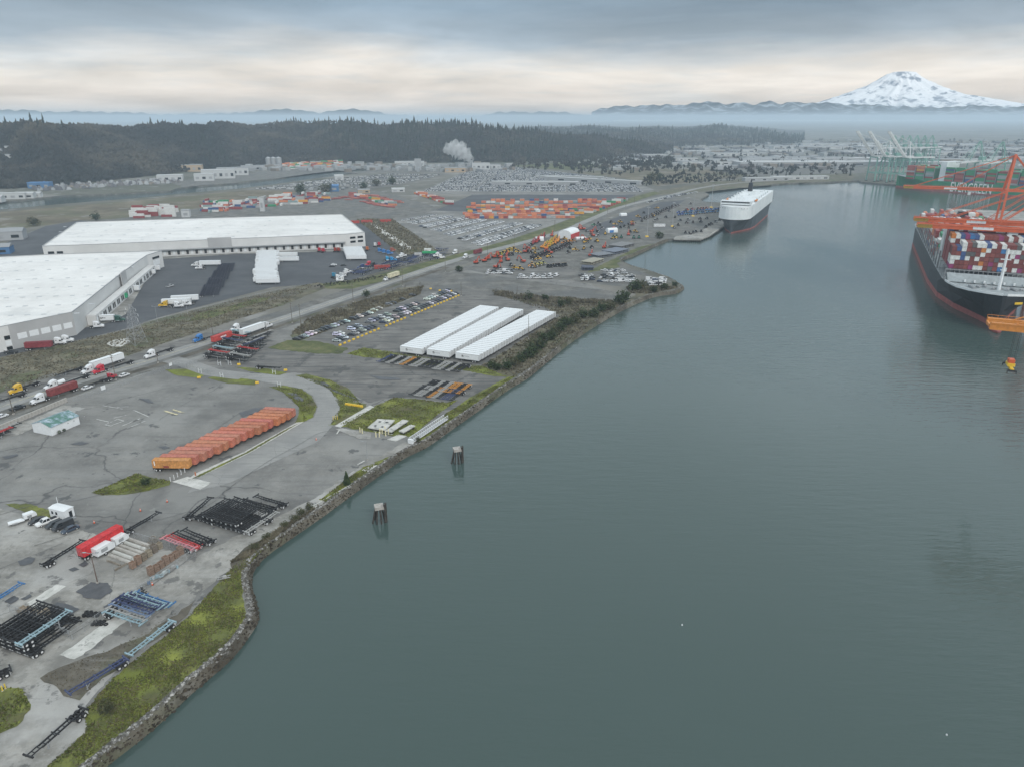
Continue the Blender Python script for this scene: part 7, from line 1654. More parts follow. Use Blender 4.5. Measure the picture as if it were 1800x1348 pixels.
# ---- pier on piles along the ro-ro berth
qn = Vector((-quay_dir.y, quay_dir.x, 0))
def pier():
    t = empty('pier', q0); b = MB(); P = [g(1184, 421) - q0, g(1231, 422) - q0, Vector((0, 0, 0)), quay_dir * 300, quay_dir * 300 + qn * 15, qn * 15 + quay_dir * 4, g(1184, 418) - q0 + quay_dir * 8]
    if sum(a.cross(c).z for a, c in zip(P, P[1:] + P[:1])) < 0: P.reverse()
    prism_poly(b, [Vector((p.x, p.y, 0)) for p in P], -0.9, 0.12); tr = tessellate_polygon([P]); tr = [q if (P[q[1]] - P[q[0]]).cross(P[q[2]] - P[q[0]]).z > 0 else (q[0], q[2], q[1]) for q in tr]; b.add([(p.x, p.y, 0.12) for p in P], tr); b.build('deck', CONC, t)
    pm = MB(); pm.cyl((0, 0, -7), (0, 0, -0.6), 0.42, n=8); pm = pm.mesh('pile', [PILE])
    def pil(p): o = bpy.data.objects.new('pile', pm); col.objects.link(o); o.parent = t; o.location = p
    A, B = g(1184, 421) - q0, g(1231, 422) - q0
    for k in range(14): pil(A.lerp(B, k / 13) + Vector((0, 0.8, 0)))
    for k in range(6): pil(B.lerp(Vector((0, 0, 0)), k / 6) + qn * 0.8)
    for k in range(40): pil(quay_dir * (5 * k) + qn * 0.9)
    fm = MB(); fm.box((0, 0, -1.6), (0.8, 0.5, 3.4)); fm = fm.mesh('fender', [BLACKS])
    for k in range(30): o = bpy.data.objects.new('fender', fm); col.objects.link(o); o.parent = t; o.location = quay_dir * (6 * k + 2) - qn * 0.3; o.rotation_euler = (0, 0, QA)
    b = MB(); b.bar(Vector((0, 0, 0.4)) + qn * 1.0, quay_dir * 300 + qn * 1.0 + Vector((0, 0, 0.4)), 0.4, 0.5); b.build('kerb_timber', PALEC, t)
    tag(t, 'concrete pier on dark piles beside the car carrier', 'pier')
pier()
# ---- ships
def hull_loft(mb, secs, m0=0, m1=1, zb=None):
    """secs: (x, half width at deck, half width at waterline, deck height); two colours split at zb"""
    ring = []
    for x, wt, ww, zt in secs:
        zm = zb if zb is not None else 0.3
        wm = ww + (wt - ww) * (zm / zt) ** 1.6
        ring.append([(x, -wt, zt), (x, -(ww + (wt - ww) * 0.45), zt * 0.6), (x, -wm, zm), (x, -ww, -0.5), (x, -ww * 0.9, -6), (x, ww * 0.9, -6), (x, ww, -0.5), (x, wm, zm), (x, (ww + (wt - ww) * 0.45), zt * 0.6), (x, wt, zt)])
    n = 10; P = [p for r in ring for p in r]
    for k in range(len(ring) - 1):
        for i in range(9):
            mb.add([P[k * n + i], P[k * n + i + 1], P[(k + 1) * n + i + 1], P[(k + 1) * n + i]], [(0, 1, 2, 3)], m1 if 2 <= i <= 6 else m0)
    for r in (ring[0], ring[-1]): mb.add(r, [tuple(range(n))], m0)
    dk = [(r[0], r[-1]) for r in ring]
    for (a, b), (c, d) in zip(dk, dk[1:]): mb.add([a, b, d, c], [(0, 1, 2, 3)], 2)
HGREY = mat('hull_grey', (0.055, 0.065, 0.075), 0.5, var=0.2, scale=0.2); BOOT = mat('boot_top', (0.33, 0.10, 0.09), 0.7, var=0.25, scale=0.3); HBLK = mat('hull_black', (0.016, 0.018, 0.022), 0.45, var=0.2, scale=0.2); DECKG = mat('deck_grey', (0.30, 0.33, 0.34), 0.7, var=0.2, scale=0.4)
SHIPW = ramp_mat('ship_white', [(0.3, (0.64, 0.68, 0.69)), (0.7, (0.74, 0.77, 0.78))], 0.08, rough=0.5)
def roro():
    st = g(1284, 411, WATER_Z); t = empty('car_carrier_ship', st, R(64.4 + 180)); b = MB(); L = 200
    hull_loft(b, [(1.5, 1.5, 0.4, 14), (-1, 6.5, 0.8, 14), (-5, 11, 1.8, 14), (-12, 14.5, 4, 14), (-22, 16, 8.5, 14), (-40, 16.1, 14, 14), (-60, 16.1, 16, 14), (-170, 16.1, 16, 14), (-190, 16.1, 13, 14), (-198, 16.0, 9, 14)], 0, 1, 1.2); b.build('hull', [HGREY, BOOT, DECKG], t)
    b = MB(); pl = [(2.0, 0), (1.6, 3.5), (0, 7.5), (-3, 11.0), (-8, 14.2), (-14, 16.0), (-24, 16.3), (-196, 16.3), (-199, 15)]
    P = [(x, y) for x, y in pl] + [(x, -y) for x, y in reversed(pl) if y > 0]; n = len(P)
    b.add([(x, y, 14.02) for x, y in P] + [(x * 1.0 - 1.0, y * 0.985, 27) for x, y in P], [(i, n + i, n + (i + 1) % n, (i + 1) % n) for i in range(n)] + [tuple(range(2 * n - 1, n - 1, -1))])
    u = b.build('superstructure', SHIPW, t)
    w = MB(); w.box((-16, 0, 29.6), (9, 30, 3.6), 0); w.box((-11.4, 0, 30.2), (0.3, 28, 1.2), 1); w.build('bridge', [SHIPW, GLASS], t)
    for k in range(11): w = MB(); a = (k - 5) * 2.7; w.box((0.4 - abs(a) ** 1.6 * 0.055, a, 25.2), (0.6, 0.9, 0.6)); w.build('deck_opening', GREYS, u)
    for k in range(16): q = MB(); x = -30 - 10.2 * k; y = rnd.uniform(-9, 9); q.box((x, y, 27.8), (rnd.uniform(2, 6), rnd.uniform(2, 6), rnd.uniform(1, 3)), taper=(0.9, 0.9)); q.build('deck_house', SHIPW, t)
    for k in range(8):
        for s in (-1, 1): q = MB(); q.cyl((-35 - 18 * k, s * 13.5, 27), (-35 - 18 * k, s * 13.5, 29.2), 0.8, n=8); q.cyl((-35 - 18 * k, s * 13.5, 29.2), (-35 - 18 * k, s * 13.5, 29.8), 1.2, n=8); q.build('ventilator', SHIPW, t)
    for s in (-1, 1):
        q = MB(); q.loft([[(x, s * 15 + y, 28 + z) for y, z in ((-1, 0), (1, 0), (0.8, 1.6), (-0.8, 1.6))] for x in (-60, -58, -52, -50)], close=True); q.build('lifeboat', mat('lifeboat_orange', (0.6, 0.2, 0.04), 0.5), t)
    q = MB(); q.box((-178, -9, 32), (9, 5, 10), taper=(0.8, 0.8)); q.build('funnel', HBLK, t); q = MB(); q.cyl((-178, -9, 37), (-179, -9, 41), 0.8, n=8); q.cyl((-176, -9, 37), (-176, -8, 40), 0.5, n=8); q.build('exhaust_pipe', HBLK, t)
    q = MB(); q.cyl((-18, 0, 31), (-18, 0, 40), 0.4, 0.2, n=6); q.bar((-18, -3, 37), (-18, 3, 37), 0.3); q.build('radar_mast', SHIPW, t)
    q = MB(); q.cyl((-6, 0, -2.0), (4.0, 0, -1.2), 2.2, 1.4, n=10); q.build('bulbous_bow', HGREY, t)
    tag(t, 'white and dark grey car carrier moored at the pier', 'ship')
roro()
SA = R(65.3); SAX = Vector((math.cos(SA), math.sin(SA), 0)); SLP = Vector((-SAX.y, SAX.x, 0)); STEM = Vector((279, 393, WATER_Z)) - SAX * 7 + SLP * 3
def boxship():
    t = empty('container_ship', STEM, SA + math.pi); b = MB()
    hull_loft(b, [(6.5, 1.0, 0.3, 20.5), (3, 9, 0.5, 20.3), (-3, 16, 1.0, 20), (-12, 21, 3.0, 19.5), (-25, 24, 8, 19), (-45, 25.4, 16, 18), (-75, 25.6, 23, 17.5), (-120, 25.6, 25.4, 17), (-295, 25.6, 25.4, 17), (-315, 25, 19, 17), (-322, 24, 12, 17)], 0, 1, 3.4); b.build('hull', [HBLK, BOOT, DECKG], t)
    q = MB(); q.loft([[(x, r * math.cos(a), zc + r * math.sin(a)) for a in [k * math.pi / 5 for k in range(10)]] for x, r, zc in ((-10, 2.6, -0.5), (0, 2.9, 0.2), (6, 2.6, 0.9), (9, 1.7, 1.2), (10.2, 0.4, 1.2))], close=True); q.build('bulbous_bow', BOOT, t, smooth=True)
    sec = [(6.7, 1.1, 20.5), (3, 9.1, 20.3), (-3, 16.1, 20), (-12, 21.1, 19.5), (-25, 24.1, 19), (-34, 25.0, 18.6)]
    for s in (-1, 1):
        q = MB()
        for (x0, w0, z0), (x1, w1, z1) in zip(sec, sec[1:]): q.bar((x0, s * w0, z0 + 0.5), (x1, s * w1, z1 + 0.5), 0.35, 1.2)
        q.build('bulwark', WHITEM, t)
    q = MB(); q.add([(-30, -24, 19.2), (-30, 24, 19.2), (-36, 24.5, 23.5), (-36, -24.5, 23.5)], [(0, 1, 2, 3)]); q.box((-36.4, 0, 21.2), (0.6, 49, 4.6)); q.build('breakwater', DECKG, t)
    for k in range(9): q = MB(); q.cyl((-8 - rnd.uniform(0, 14), -14 + 3.5 * k, 20), (-8 - rnd.uniform(0, 14), -14 + 3.5 * k + 1.6, 20), 0.8, n=8); q.build('winch', GREYS, t)
    q = MB(); q.cyl((-14, 0, 19), (-14, 0, 43), 0.95, 0.6, n=8); q.box((-14, 0, 37), (1.2, 5, 0.4)); q.box((-14, 0, 31), (1.0, 3, 0.4)); q.build('foremast', WHITEM, t)
    # lashing bridges
    for k, x in enumerate((-41, -56, -71)):
        q = MB(); 
        for z in ((20, 22.4, 24.6) if k == 0 else (20, 24.6)): q.box((x, 0, z), (1.2, 50.5, 0.35))
        for j in range(21): q.box((x, -25 + 2.5 * j, 21.5), (0.7, 0.3, 7.0))
        q.build('lashing_bridge', GREYS, t)
    for j in range(15):
        x = -84 - 14.2 * j
        q = MB()
        for s in (-1, 1): q.box((x, s * 25, 23), (1.0, 0.8, 12)); q.box((x, s * 25.2, 20), (1.0, 0.5, 5.5))
        q.box((x, 0, 25), (1.0, 50, 0.4)); q.build('lashing_bridge', GREYS, t)
    q = MB(); q.box((-95, 0, 30), (12, 48, 26)); q.build('accommodation', SHIPW, t)
    for r in range(3):
        for j in range(8): q = MB(); q.box((-88.9, -19 + 5.4 * j, 31 + 4 * r), (0.2, 2.0, 1.3)); q.build('cabin_window', GLASS, t)
    q = MB(); q.box((-88.9, 0, 42.0), (0.25, 46, 1.3)); q.build('bridge_window', GLASS, t)
    q = MB(); q.box((-266, 4, 23), (12, 42, 14)); q.build('engine_casing', SHIPW, t); q = MB(); q.box((-266, 6, 33), (7, 9, 6), taper=(0.8, 0.8)); q.build('funnel', HBLK, t)
    for j in range(7): q = MB(); q.box((-30 - 0.2, -15 + 5 * j, 20.2), (1.2, 0.9, 1.4)); q.build('vent_pipe', WHITEM, t)
    q = MB(); q.box((3.4, 7.6, 16.3), (0.2, 4.5, 1.3), rz=R(30)); q.build('name_plate', YELB, t)
    tag(t, 'huge black-hulled container ship moored at the right edge', 'ship')
    pal = [((0.17, 0.045, 0.04), 'maroon', 26), ((0.22, 0.06, 0.05), 'rust red', 18), ((0.62, 0.63, 0.61), 'white', 34), ((0.05, 0.09, 0.22), 'navy', 7), ((0.25, 0.04, 0.13), 'magenta', 8), ((0.05, 0.16, 0.35), 'blue', 3), ((0.50, 0.17, 0.04), 'orange', 3), ((0.10, 0.10, 0.10), 'charcoal', 5)]
    Q = Matrix.Rotation(SA + math.pi, 3, 'Z'); ns = 0
    for bay, (x, tiers) in enumerate([(-48.5, 6), (-63.5, 7), (-78.5, 8)]):
        for j in range(19):
            nt = tiers if (bay or 1 < j < 17) else tiers - 1
            if bay == 0 and j == 0: continue
            for k in range(nt):
                c, nm, _ = rnd.choices(pal, [w for *_, w in pal])[0]; p = STEM + Q @ Vector((x + rnd.uniform(-0.05, 0.05), 24.2 - 2.53 * j - (1.0 if True else 0), 25.0 + 2.68 * k))
                if bay == 0 or k >= nt - (2 if bay == 1 else 1): solo(FARC, 'shipping_container', p, SA + math.pi, c, f"{nm} ship container, {['front', 'second', 'third'][bay]} bay, {nth(j + 1)} column from the left, {nth(k + 1)} tier up", 'container', 'containers on the black ship')
                else: mass_box(p, SA + math.pi, 6)
    for j in range(14):
        if j in (11,): continue
        x = -110 - 14.2 * j
        for c in range(19):
            for k in range(rnd.choice([4, 5, 5, 6])): mass_box(STEM + Q @ Vector((x, 23.2 - 2.53 * c, 18 + 2.65 * k)), SA + math.pi, rnd.choices(range(10), (4, 4, 14, 20, 4, 8, 18, 1, 6, 2))[0])
boxship()
# quay beyond the black ship
tq = [STEM + SAX * s + SLP * p for s, p in ((-420, -31), (620, -31), (620, -500), (-420, -500))]
sheet('terminal_quay', [(p.x, p.y) for p in tq], 0.0, CONC, ground=False); b = MB(); prism_poly(b, [Vector((p.x, p.y, 0)) for p in tq], -8, -0.02); o = b.build('quay_wall', CONCB); o['kind'] = 'structure'
CRO = mat('crane_orange', (0.58, 0.115, 0.04), 0.5, var=0.15, scale=0.3); CRT = mat('crane_teal', (0.20, 0.38, 0.33), 0.5, var=0.1, scale=0.2); CRW = mat('crane_white', (0.60, 0.62, 0.62), 0.5, var=0.08, scale=0.2)
def hazard_mat():
    m = bpy.data.materials.new('hazard_stripes'); m.use_nodes = True; N = m.node_tree.nodes; Lk = m.node_tree.links; tc = N.new('ShaderNodeTexCoord'); mp = N.new('ShaderNodeMapping'); mp.inputs[2].default_value = (0, R(35), 0); w = N.new('ShaderNodeTexWave'); w.inputs['Scale'].default_value = 0.42; cr = N.new('ShaderNodeValToRGB'); cr.color_ramp.interpolation = 'CONSTANT'; cr.color_ramp.elements[0].color = (0.02, 0.02, 0.02, 1); cr.color_ramp.elements[1].position = 0.5; cr.color_ramp.elements[1].color = (0.62, 0.40, 0.04, 1)
    Lk.new(tc.outputs['Object'], mp.inputs[0]); Lk.new(mp.outputs[0], w.inputs[0]); Lk.new(w.outputs[1], cr.inputs[0]); Lk.new(cr.outputs[0], N['Principled BSDF'].inputs['Base Color']); return m
HAZ = hazard_mat()
def crane(loc, out, zb, reach, ztop, label, m=CRO, mb_=None, raised=None, back=22, gauge=30, detail=True, group='gantry cranes', wl=13.0, haz=True):
    """ship-to-shore gantry: +x points out over the water, waterside legs at x = 0"""
    t = empty('gantry_crane', loc, math.atan2(out.y, out.x)); mb_ = mb_ or m
    for x in (0, -gauge):
        for s in (-1, 1):
            b = MB(); b.bar((x, s * wl, 0.5), (x, s * wl * 0.85, zb), 1.8, 1.6); b.build('leg', m, t)
            b = MB(); b.box((x, s * wl, 0.6), (2.2, 5.5, 1.2)); b.build('bogie', BLACKS, t)
    b = MB()
    for s in (-1, 1): b.bar((0, s * wl * 0.95, 15), (-gauge, s * wl * 0.95, 15), 1.4, 1.6); b.bar((0, s * wl * 0.95, 15), (-gauge, s * wl * 0.87, zb - 1), 0.8)
    for x in (0, -gauge): b.bar((x, -wl * 0.85, zb), (x, wl * 0.85, zb), 1.4, 2.0); b.bar((x, -wl * 0.95, 15), (x, wl * 0.95, 15), 1.2, 1.6)
    b.build('portal_beam', m, t)
    b = MB()
    for s in (-1, 1): b.bar((-gauge - back, s * 3, zb + 2), (0, s * 3, zb + 2), 1.2, 2.4)
    b.build('back_girder', mb_, t)
    e = Vector((math.cos(raised or 0), 0, math.sin(raised or 0)))
    hinge = Vector((2, 0, zb + 2)); b = MB()
    for s in (-1, 1):
        o = Vector((0, s * 3, 0)); b.bar(hinge + o, hinge + e * reach + o, 1.2, 2.4)
    n = 8
    for k in range(n + 1): p = hinge + e * (reach * k / n); b.bar(p + Vector((0, -3, 0)), p + Vector((0, 3, 0)), 0.6, 0.8)
    bm = b.build('boom', mb_, t)
    apex = Vector((-2, 0, ztop)); b = MB()
    for s in (-1, 1): b.bar((0, s * wl * 0.8, zb), apex + Vector((0, s * 1.2, 0)), 1.9 if detail else 1.1); b.bar((-gauge, s * 4, zb + 2), apex + Vector((0, s * 1.2, 0)), 1.2 if detail else 0.7)
    b.bar(apex - Vector((0, 1.6, 0)), apex + Vector((0, 1.6, 0)), 1.6); b.build('mast_frame', mb_ if raised else m, t)
    b = MB()
    for f in (0.45, 0.9):
        for s in (-1, 1): b.bar(apex + Vector((0, s * 1.2, 0)), hinge + e * reach * f + Vector((0, s * 3, 1)), 0.35 if raised is None else 0.3)
    b.build('stay', mb_ if raised is not None else m, t)
    b = MB(); b.box((-gauge * 0.75, 0, zb + 6), (12, 7, 5)); b.build('machinery_house', CRW if detail else m, t)
    if detail:
        for s in (-1, 1):
            if haz: q = MB(); p = hinge + e * (reach - 4); q.box((p.x, s * 3.7, p.z), (8.5, 0.12, 2.3)); q.build('hazard_panel', HAZ, bm)
            q = MB(); p = hinge + e * (reach * 0.52); q.box((p.x, s * 3.72, p.z + 0.2), (11, 0.12, 1.6)); q.build('sign_board', WHITEM, bm)
            q = MB(); p0, p1 = hinge + Vector((0, s * 4.2, 2.0)), hinge + e * reach + Vector((0, s * 4.2, 2.0)); q.bar(p0, p1, 0.12); q.bar(p0 - Vector((0, 0, 0.8)), p1 - Vector((0, 0, 0.8)), 0.12)
            for k in range(24): p = p0.lerp(p1, k / 23); q.bar(p - Vector((0, 0, 1.8)), p, 0.1)
            q.build('handrail', m, bm)
        q = MB(); q.box((hinge.x + reach * 0.3, 0, zb), (5, 5, 1.6)); q.box((hinge.x + reach * 0.3 + 2, 2.5, zb - 2), (2.4, 2.2, 2.6)); q.build('trolley', CRW, t)
    return tag(t, label, 'crane', group)
for s, l in ((98, 'orange gantry crane with boom over the black ship, farther of the close pair'), (66, 'orange gantry crane with striped boom tip nearest the ship bow'), (-189, 'orange gantry crane whose short boom end hangs over the open water')):
    p = STEM + SAX * s - SLP * 34; p.z = 0
    cr = crane(p, SLP, 43, 75 if s > 0 else 69, 78, l, group='orange gantry cranes', m=CRO if s > 0 else mat('crane_amber', (0.62, 0.24, 0.05), 0.5, var=0.15), haz=s > 0)
def at_quay(): return STEM
p3 = g(1767, 335, 45); p3.z = 0
crane(p3, SLP, 43, 84, 77, 'orange gantry crane beyond the stern with its pointed mast', group='orange gantry cranes')
def spreader():
    p = STEM + SAX * -189 - SLP * 34 + SLP * 62; t = empty('spreader', Vector((p.x, p.y, 31)), SA); b = MB(); b.box((0, 0, 0), (9, 1.0, 0.7)); b.box((0, 0, 0.9), (3.4, 2.2, 1.0)); b.build('frame', YELB, t)
    for s in (-1, 1): b = MB(); b.box((s * 4.4, 0, -0.2), (0.6, 2.5, 0.6)); b.box((s * 4.5, 1.3, -0.6), (0.3, 0.2, 1.2)); b.box((s * 4.5, -1.3, -0.6), (0.3, 0.2, 1.2)); b.build('end_beam', BLACKS, t)
    b = MB(); b.box((0, 0, 2.0), (2.6, 1.8, 1.2)); b.build('headblock', CRO, t)
    for x in (-1, 1):
        for y in (-0.8, 0.8): b = MB(); b.cyl((x, y, 2.4), (x, y, 13.5), 0.05, n=4); b.build('cable', BLACKS, t)
    tag(t, 'yellow lifting spreader hanging on cables over the water', 'spreader')
spreader()
# ---- green container ship and its cranes
def greenship():
    W0 = g(1571, 332, WATER_Z); t = empty('container_ship', W0, math.atan2(eg_dir.y, eg_dir.x)); b = MB(); G = mat('hull_green', (0.02, 0.24, 0.12), 0.5, var=0.15, scale=0.1)
    # +x runs aft along the side nearest the camera; hull is offset so that this side stays on the line
    secs = [(-9, 0.8, 0.3, 21), (-4, 8, 0.6, 20.5), (4, 15, 2, 20), (16, 21, 7, 19), (36, 24.5, 17, 17), (60, 25, 24, 16.5), (300, 25, 25, 16.5), (340, 24, 14, 16.5)]
    hull_loft(b, secs, 0, 1, 3.0); b.v = [(x, y + 25 * 1.0, z) for x, y, z in b.v]; b.build('hull', [G, BOOT, DECKG], t)
    cb = Matrix.Rotation(math.atan2(eg_dir.y, eg_dir.x), 3, 'Z')
    def tt(px): 
        p = g(px, 336, 5); return (p - W0).dot(eg_dir)
    x0, x1 = tt(1630), tt(1742)
    tx = text('EVERGREEN', 21, WHITEINK, t, (x0, -0.35, 1.9), (R(90), 0, 0), bold=0.12); w = tx.dimensions.x or 90; bpy.context.view_layer.update(); w = tx.dimensions.x; tx.scale = ((x1 - x0) / w, 1, 1)
    for k in range(14):
        x = 22 + 15 * k
        if k == 3: q = MB(); q.box((x + 4, 25, 31), (9, 46, 30)); q.build('accommodation', SHIPW, t); continue
        q = MB()
        for s in (0.5, 49.5): q.box((x + 7, s, 26), (0.8, 0.8, 19))
        q.box((x + 7, 25, 35.2), (0.8, 49.8, 0.6))
        q.build('lashing_bridge', GREYS, t)
        for c in range(19):
            if 0 < c < 18 and not k == 0: continue
            for tier in range(rnd.choice([7, 8, 8])):
                mass_box(W0 + cb @ Vector((x, 1.6 + 2.58 * c, 17 + 2.65 * tier)), math.atan2(eg_dir.y, eg_dir.x), rnd.choices(range(10), (2, 2, 12, 4, 12, 6, 16, 1, 4, 26))[0])
        q = W0 + cb @ Vector((x, 25, 17)); Q = cb.to_4x4(); Q.translation = q; cmass.box((0, 0, 9.5), (12, 44, 19.2), 9 if k % 3 else 6, M=Q)
    tag(t, 'green container ship with large white letters along its hull', 'ship')
greenship()
tag(cmass.build('container_mass', CM), 'stacked containers packed on ships and far yards', 'containers', kind='stuff')
for k, (dx, rs, l) in enumerate([(-62, R(48), 'leftmost'), (-40, R(48), 'second from left'), (-5, R(48), 'third from left')]):
    p = eg0 + eg_dir * (dx + 30) + eg_n * 30; p.z = 0; crane(p, Vector((-1, -0.12, 0)), 42, 58, 70, f'teal crane with raised white boom, {l} of the three beside the green ship', CRT, CRW, rs, detail=False, group='teal cranes by the green ship')
for k in range(5):
    p = g(1572, 332, WATER_Z) + eg_dir * (95 + 32 * k + (20 if k > 1 else 0)) + eg_n * 54; p.z = 0; crane(p, -eg_n, 42, 60, 74, f'white crane with lowered boom, {nth(k + 1)} from the left behind the green ship', CRT, CRW, None, detail=False, group='white cranes behind the green ship')
for k in range(6):
    p = at(1562 + 13 * k, 300, 1750); crane(Vector((p.x, p.y, 0)), -eg_n, 42, 55, 70, f'small far crane, {nth(k + 1)} from the left behind the raised booms', CRT, CRW, None, detail=False, group='far cranes')
# ================================================================ FAR SHORE, VALLEY TOWN, SMOKE
TW = {'white': mat('wall_white', (0.48, 0.49, 0.49), 0.7), 'grey': mat('wall_grey', (0.34, 0.35, 0.36), 0.7), 'tan': mat('wall_tan', (0.42, 0.32, 0.22), 0.7), 'blue': mat('wall_blue', (0.06, 0.16, 0.32), 0.6), 'red': mat('wall_red', (0.32, 0.09, 0.06), 0.7), 'teal': mat('wall_teal', (0.10, 0.30, 0.26), 0.7)}
ROOFS = {'white': mat('roof_pale', (0.44, 0.45, 0.45), 0.8), 'grey': mat('roof_grey', (0.27, 0.28, 0.29), 0.8), 'dark': mat('roof_dark', (0.12, 0.12, 0.13), 0.8), 'blue': mat('roof_blue', (0.07, 0.20, 0.42), 0.6)}
def building(px, w, d, h, rz, wc, rc, label, cat='building', gable=False, group=None, z=0.0, pos=None):
    t = empty('industrial_building' if cat == 'building' else cat, (pos if pos is not None else g(*px)) + Vector((0, 0, z)), R(rz))
    b = MB(); b.box((0, 0, h / 2), (w, d, h)); b.build('wall', TW[wc], t)
    b = MB()
    if gable: b.ext([(-d / 2 - 0.4, h), (d / 2 + 0.4, h), (0, h + d * 0.18)], -w / 2 - 0.4, w / 2 + 0.4, axis='x')
    else: b.box((0, 0, h + 0.25), (w + 0.6, d + 0.6, 0.5)); b.box((w * 0.2, 0, h + 1.0), (w * 0.08, d * 0.15, 1.2))
    b.build('roof', ROOFS[rc], t)
    n = max(1, min(8, int(w / 9)))
    for k in range(n):
        q = MB(); q.box((-w / 2 + w * (k + 0.5) / n, -d / 2 - 0.05, h * 0.45), (w / n * 0.5, 0.2, h * 0.35)); q.build('window', GLASS if k % 2 else GREYS, t)
    return tag(t, label, 'building' if cat in ('building', 'shed') else cat, group)
for a in [((72, 331), 34, 14, 9, 8, 'blue', 'blue', 'long blue roofed shed across the far waterway at the left'), ((20, 350), 42, 14, 8, 12, 'white', 'white', 'large white boathouse at the left end of the far waterway'), ((46, 349), 24, 12, 7, 12, 'white', 'white', 'white boathouse right of the largest one'), ((66, 347), 12, 10, 6, 12, 'white', 'white', 'small white boathouse at the end of the row'), ((-10, 356), 24, 14, 7, 12, 'white', 'white', 'white boathouse cut off by the left edge'),
          ((330, 302), 62, 26, 14, 15, 'tan', 'grey', 'tan block below the bluff, left of the white mills'), ((385, 314), 60, 26, 16, 18, 'white', 'white', 'big white mill building beyond the far waterway'), ((360, 318), 34, 18, 12, 18, 'white', 'white', 'white mill wing facing the far waterway'), ((410, 308), 60, 30, 14, 18, 'white', 'grey', 'pale mill roof behind the big white one'), ((300, 318), 44, 26, 10, 20, 'white', 'white', 'white shed at the end of the scrap heap'), ((445, 300), 50, 22, 10, 20, 'grey', 'grey', 'grey building between the mill and the silos'),
          ((720, 292), 70, 22, 10, 6, 'white', 'white', 'long white shed below the bluff, left of the smoke'), ((735, 300), 14, 14, 24, 6, 'grey', 'grey', 'tall grey plant tower left of the smoke'), ((800, 303), 44, 22, 9, 6, 'tan', 'grey', 'tan plant building below the smoke'), ((845, 299), 40, 20, 14, 6, 'white', 'white', 'white plant building right of the smoke'), ((868, 297), 30, 20, 9, 6, 'white', 'grey', 'low white shed at the right end of the plant'), ((596, 317), 16, 12, 8, 20, 'white', 'white', 'white peaked shed among the lots by the far waterway'), ((588, 337), 14, 10, 9, 10, 'blue', 'blue', 'bright blue block at the corner of the container lots'),
          ((640, 340), 18, 9, 5, 10, 'tan', 'grey', 'low tan shed behind the chassis lots'), ((700, 338), 20, 9, 5, 10, 'white', 'white', 'low white shed by the junction of the lots'), ((18, 421), 26, 16, 8, 20, 'grey', 'grey', 'grey open-sided shed left of the far warehouse'), ((-6, 446), 24, 14, 6, 20, 'blue', 'grey', 'pale blue shed at the left edge behind the near warehouse'), ((328, 382), 9, 7, 8, 10, 'white', 'grey', 'small white gabled house behind the far warehouse'), ((462, 372), 5, 5, 17, 5, 'white', 'white', 'slim white tower among the container stacks'),
          ((940, 326), 150, 14, 6, -4, 'grey', 'white', 'long flat shed across the far car lots'), ((1040, 322), 190, 13, 7, -33, 'grey', 'white', 'long slanting shed at the right end of the car lots'), ((1005, 316), 120, 10, 6, -12, 'grey', 'white', 'thin shed behind the long slanting one'), ((1345, 318.5), 90, 12, 6, 14, 'grey', 'white', 'long low shed on the far shore, left'), ((1405, 316), 110, 14, 6, 6, 'white', 'white', 'long low shed on the far shore, middle')]:
    px, w, d, h, rz, wc, rc, l = a; building(px, w, d, h, rz, wc, rc, l, gable=(w < 30 and h < 12), group='industrial buildings on the flats')
def silo(px, r, h, label):
    t = empty('grain_silo', g(*px)); b = MB(); b.cyl((0, 0, 0), (0, 0, h), r, n=16); b.build('drum', GALV, t); b = MB(); b.cyl((0, 0, h), (0, 0, h + r * 0.5), r, 0.4, n=16); b.build('cone_roof', GALV, t); b = MB(); b.bar((r, 0, 0), (r, 0, h), 0.8); b.build('ladder', GREYS, t); tag(t, label, 'silo', 'silos below the bluff')
for k, x in enumerate((473, 482, 491)): silo((x, 293), 6.5, 19, f'{["left", "middle", "right"][k]} of three grey silos below the bluff')
# warehouses and streets of the valley floor
for k, (x, y, w, d, h, rz) in enumerate([(1440, 291, 420, 70, 9, 3), (1330, 287, 260, 60, 9, 4), (1400, 283, 300, 60, 9, 4), (1490, 284, 200, 60, 9, 4), (1250, 290, 160, 40, 8, 6), (1130, 285, 60, 30, 8, 8), (1150, 277, 70, 30, 8, 8), (1205, 283, 60, 24, 7, 5), (1420, 262, 300, 90, 10, 3), (1560, 262, 240, 80, 10, 3), (1470, 257, 320, 80, 10, 3), (1350, 268, 220, 60, 9, 3), (1620, 268, 260, 70, 9, 3), (1700, 272, 240, 60, 9, 3), (1650, 258, 300, 80, 10, 3), (1580, 276, 200, 60, 9, 3), (1760, 265, 260, 70, 9, 3), (1690, 286, 140, 40, 9, 3), (1625, 292, 120, 40, 9, 3), (1510, 270, 160, 50, 9, 3), (1290, 274, 140, 40, 8, 4), (1230, 270, 100, 40, 8, 4), (1780, 282, 180, 50, 9, 3), (1560, 290, 140, 36, 8, 3)]):
    building((x, y), w, d, h, rz, 'white' if k % 3 else 'grey', 'white' if k % 3 == 0 else 'grey', f'pale distribution shed far across the valley, {nth(k + 1)} of the scattered roofs', group='valley sheds')
town, tree = MB(), MB()
TM = [mat('town_pale', (0.33, 0.34, 0.34), 0.8), TW['grey'], mat('town_brown', (0.22, 0.19, 0.16), 0.8), ROOFS['dark'], ROOFS['grey'], mat('town_dull', (0.16, 0.15, 0.15), 0.8)]
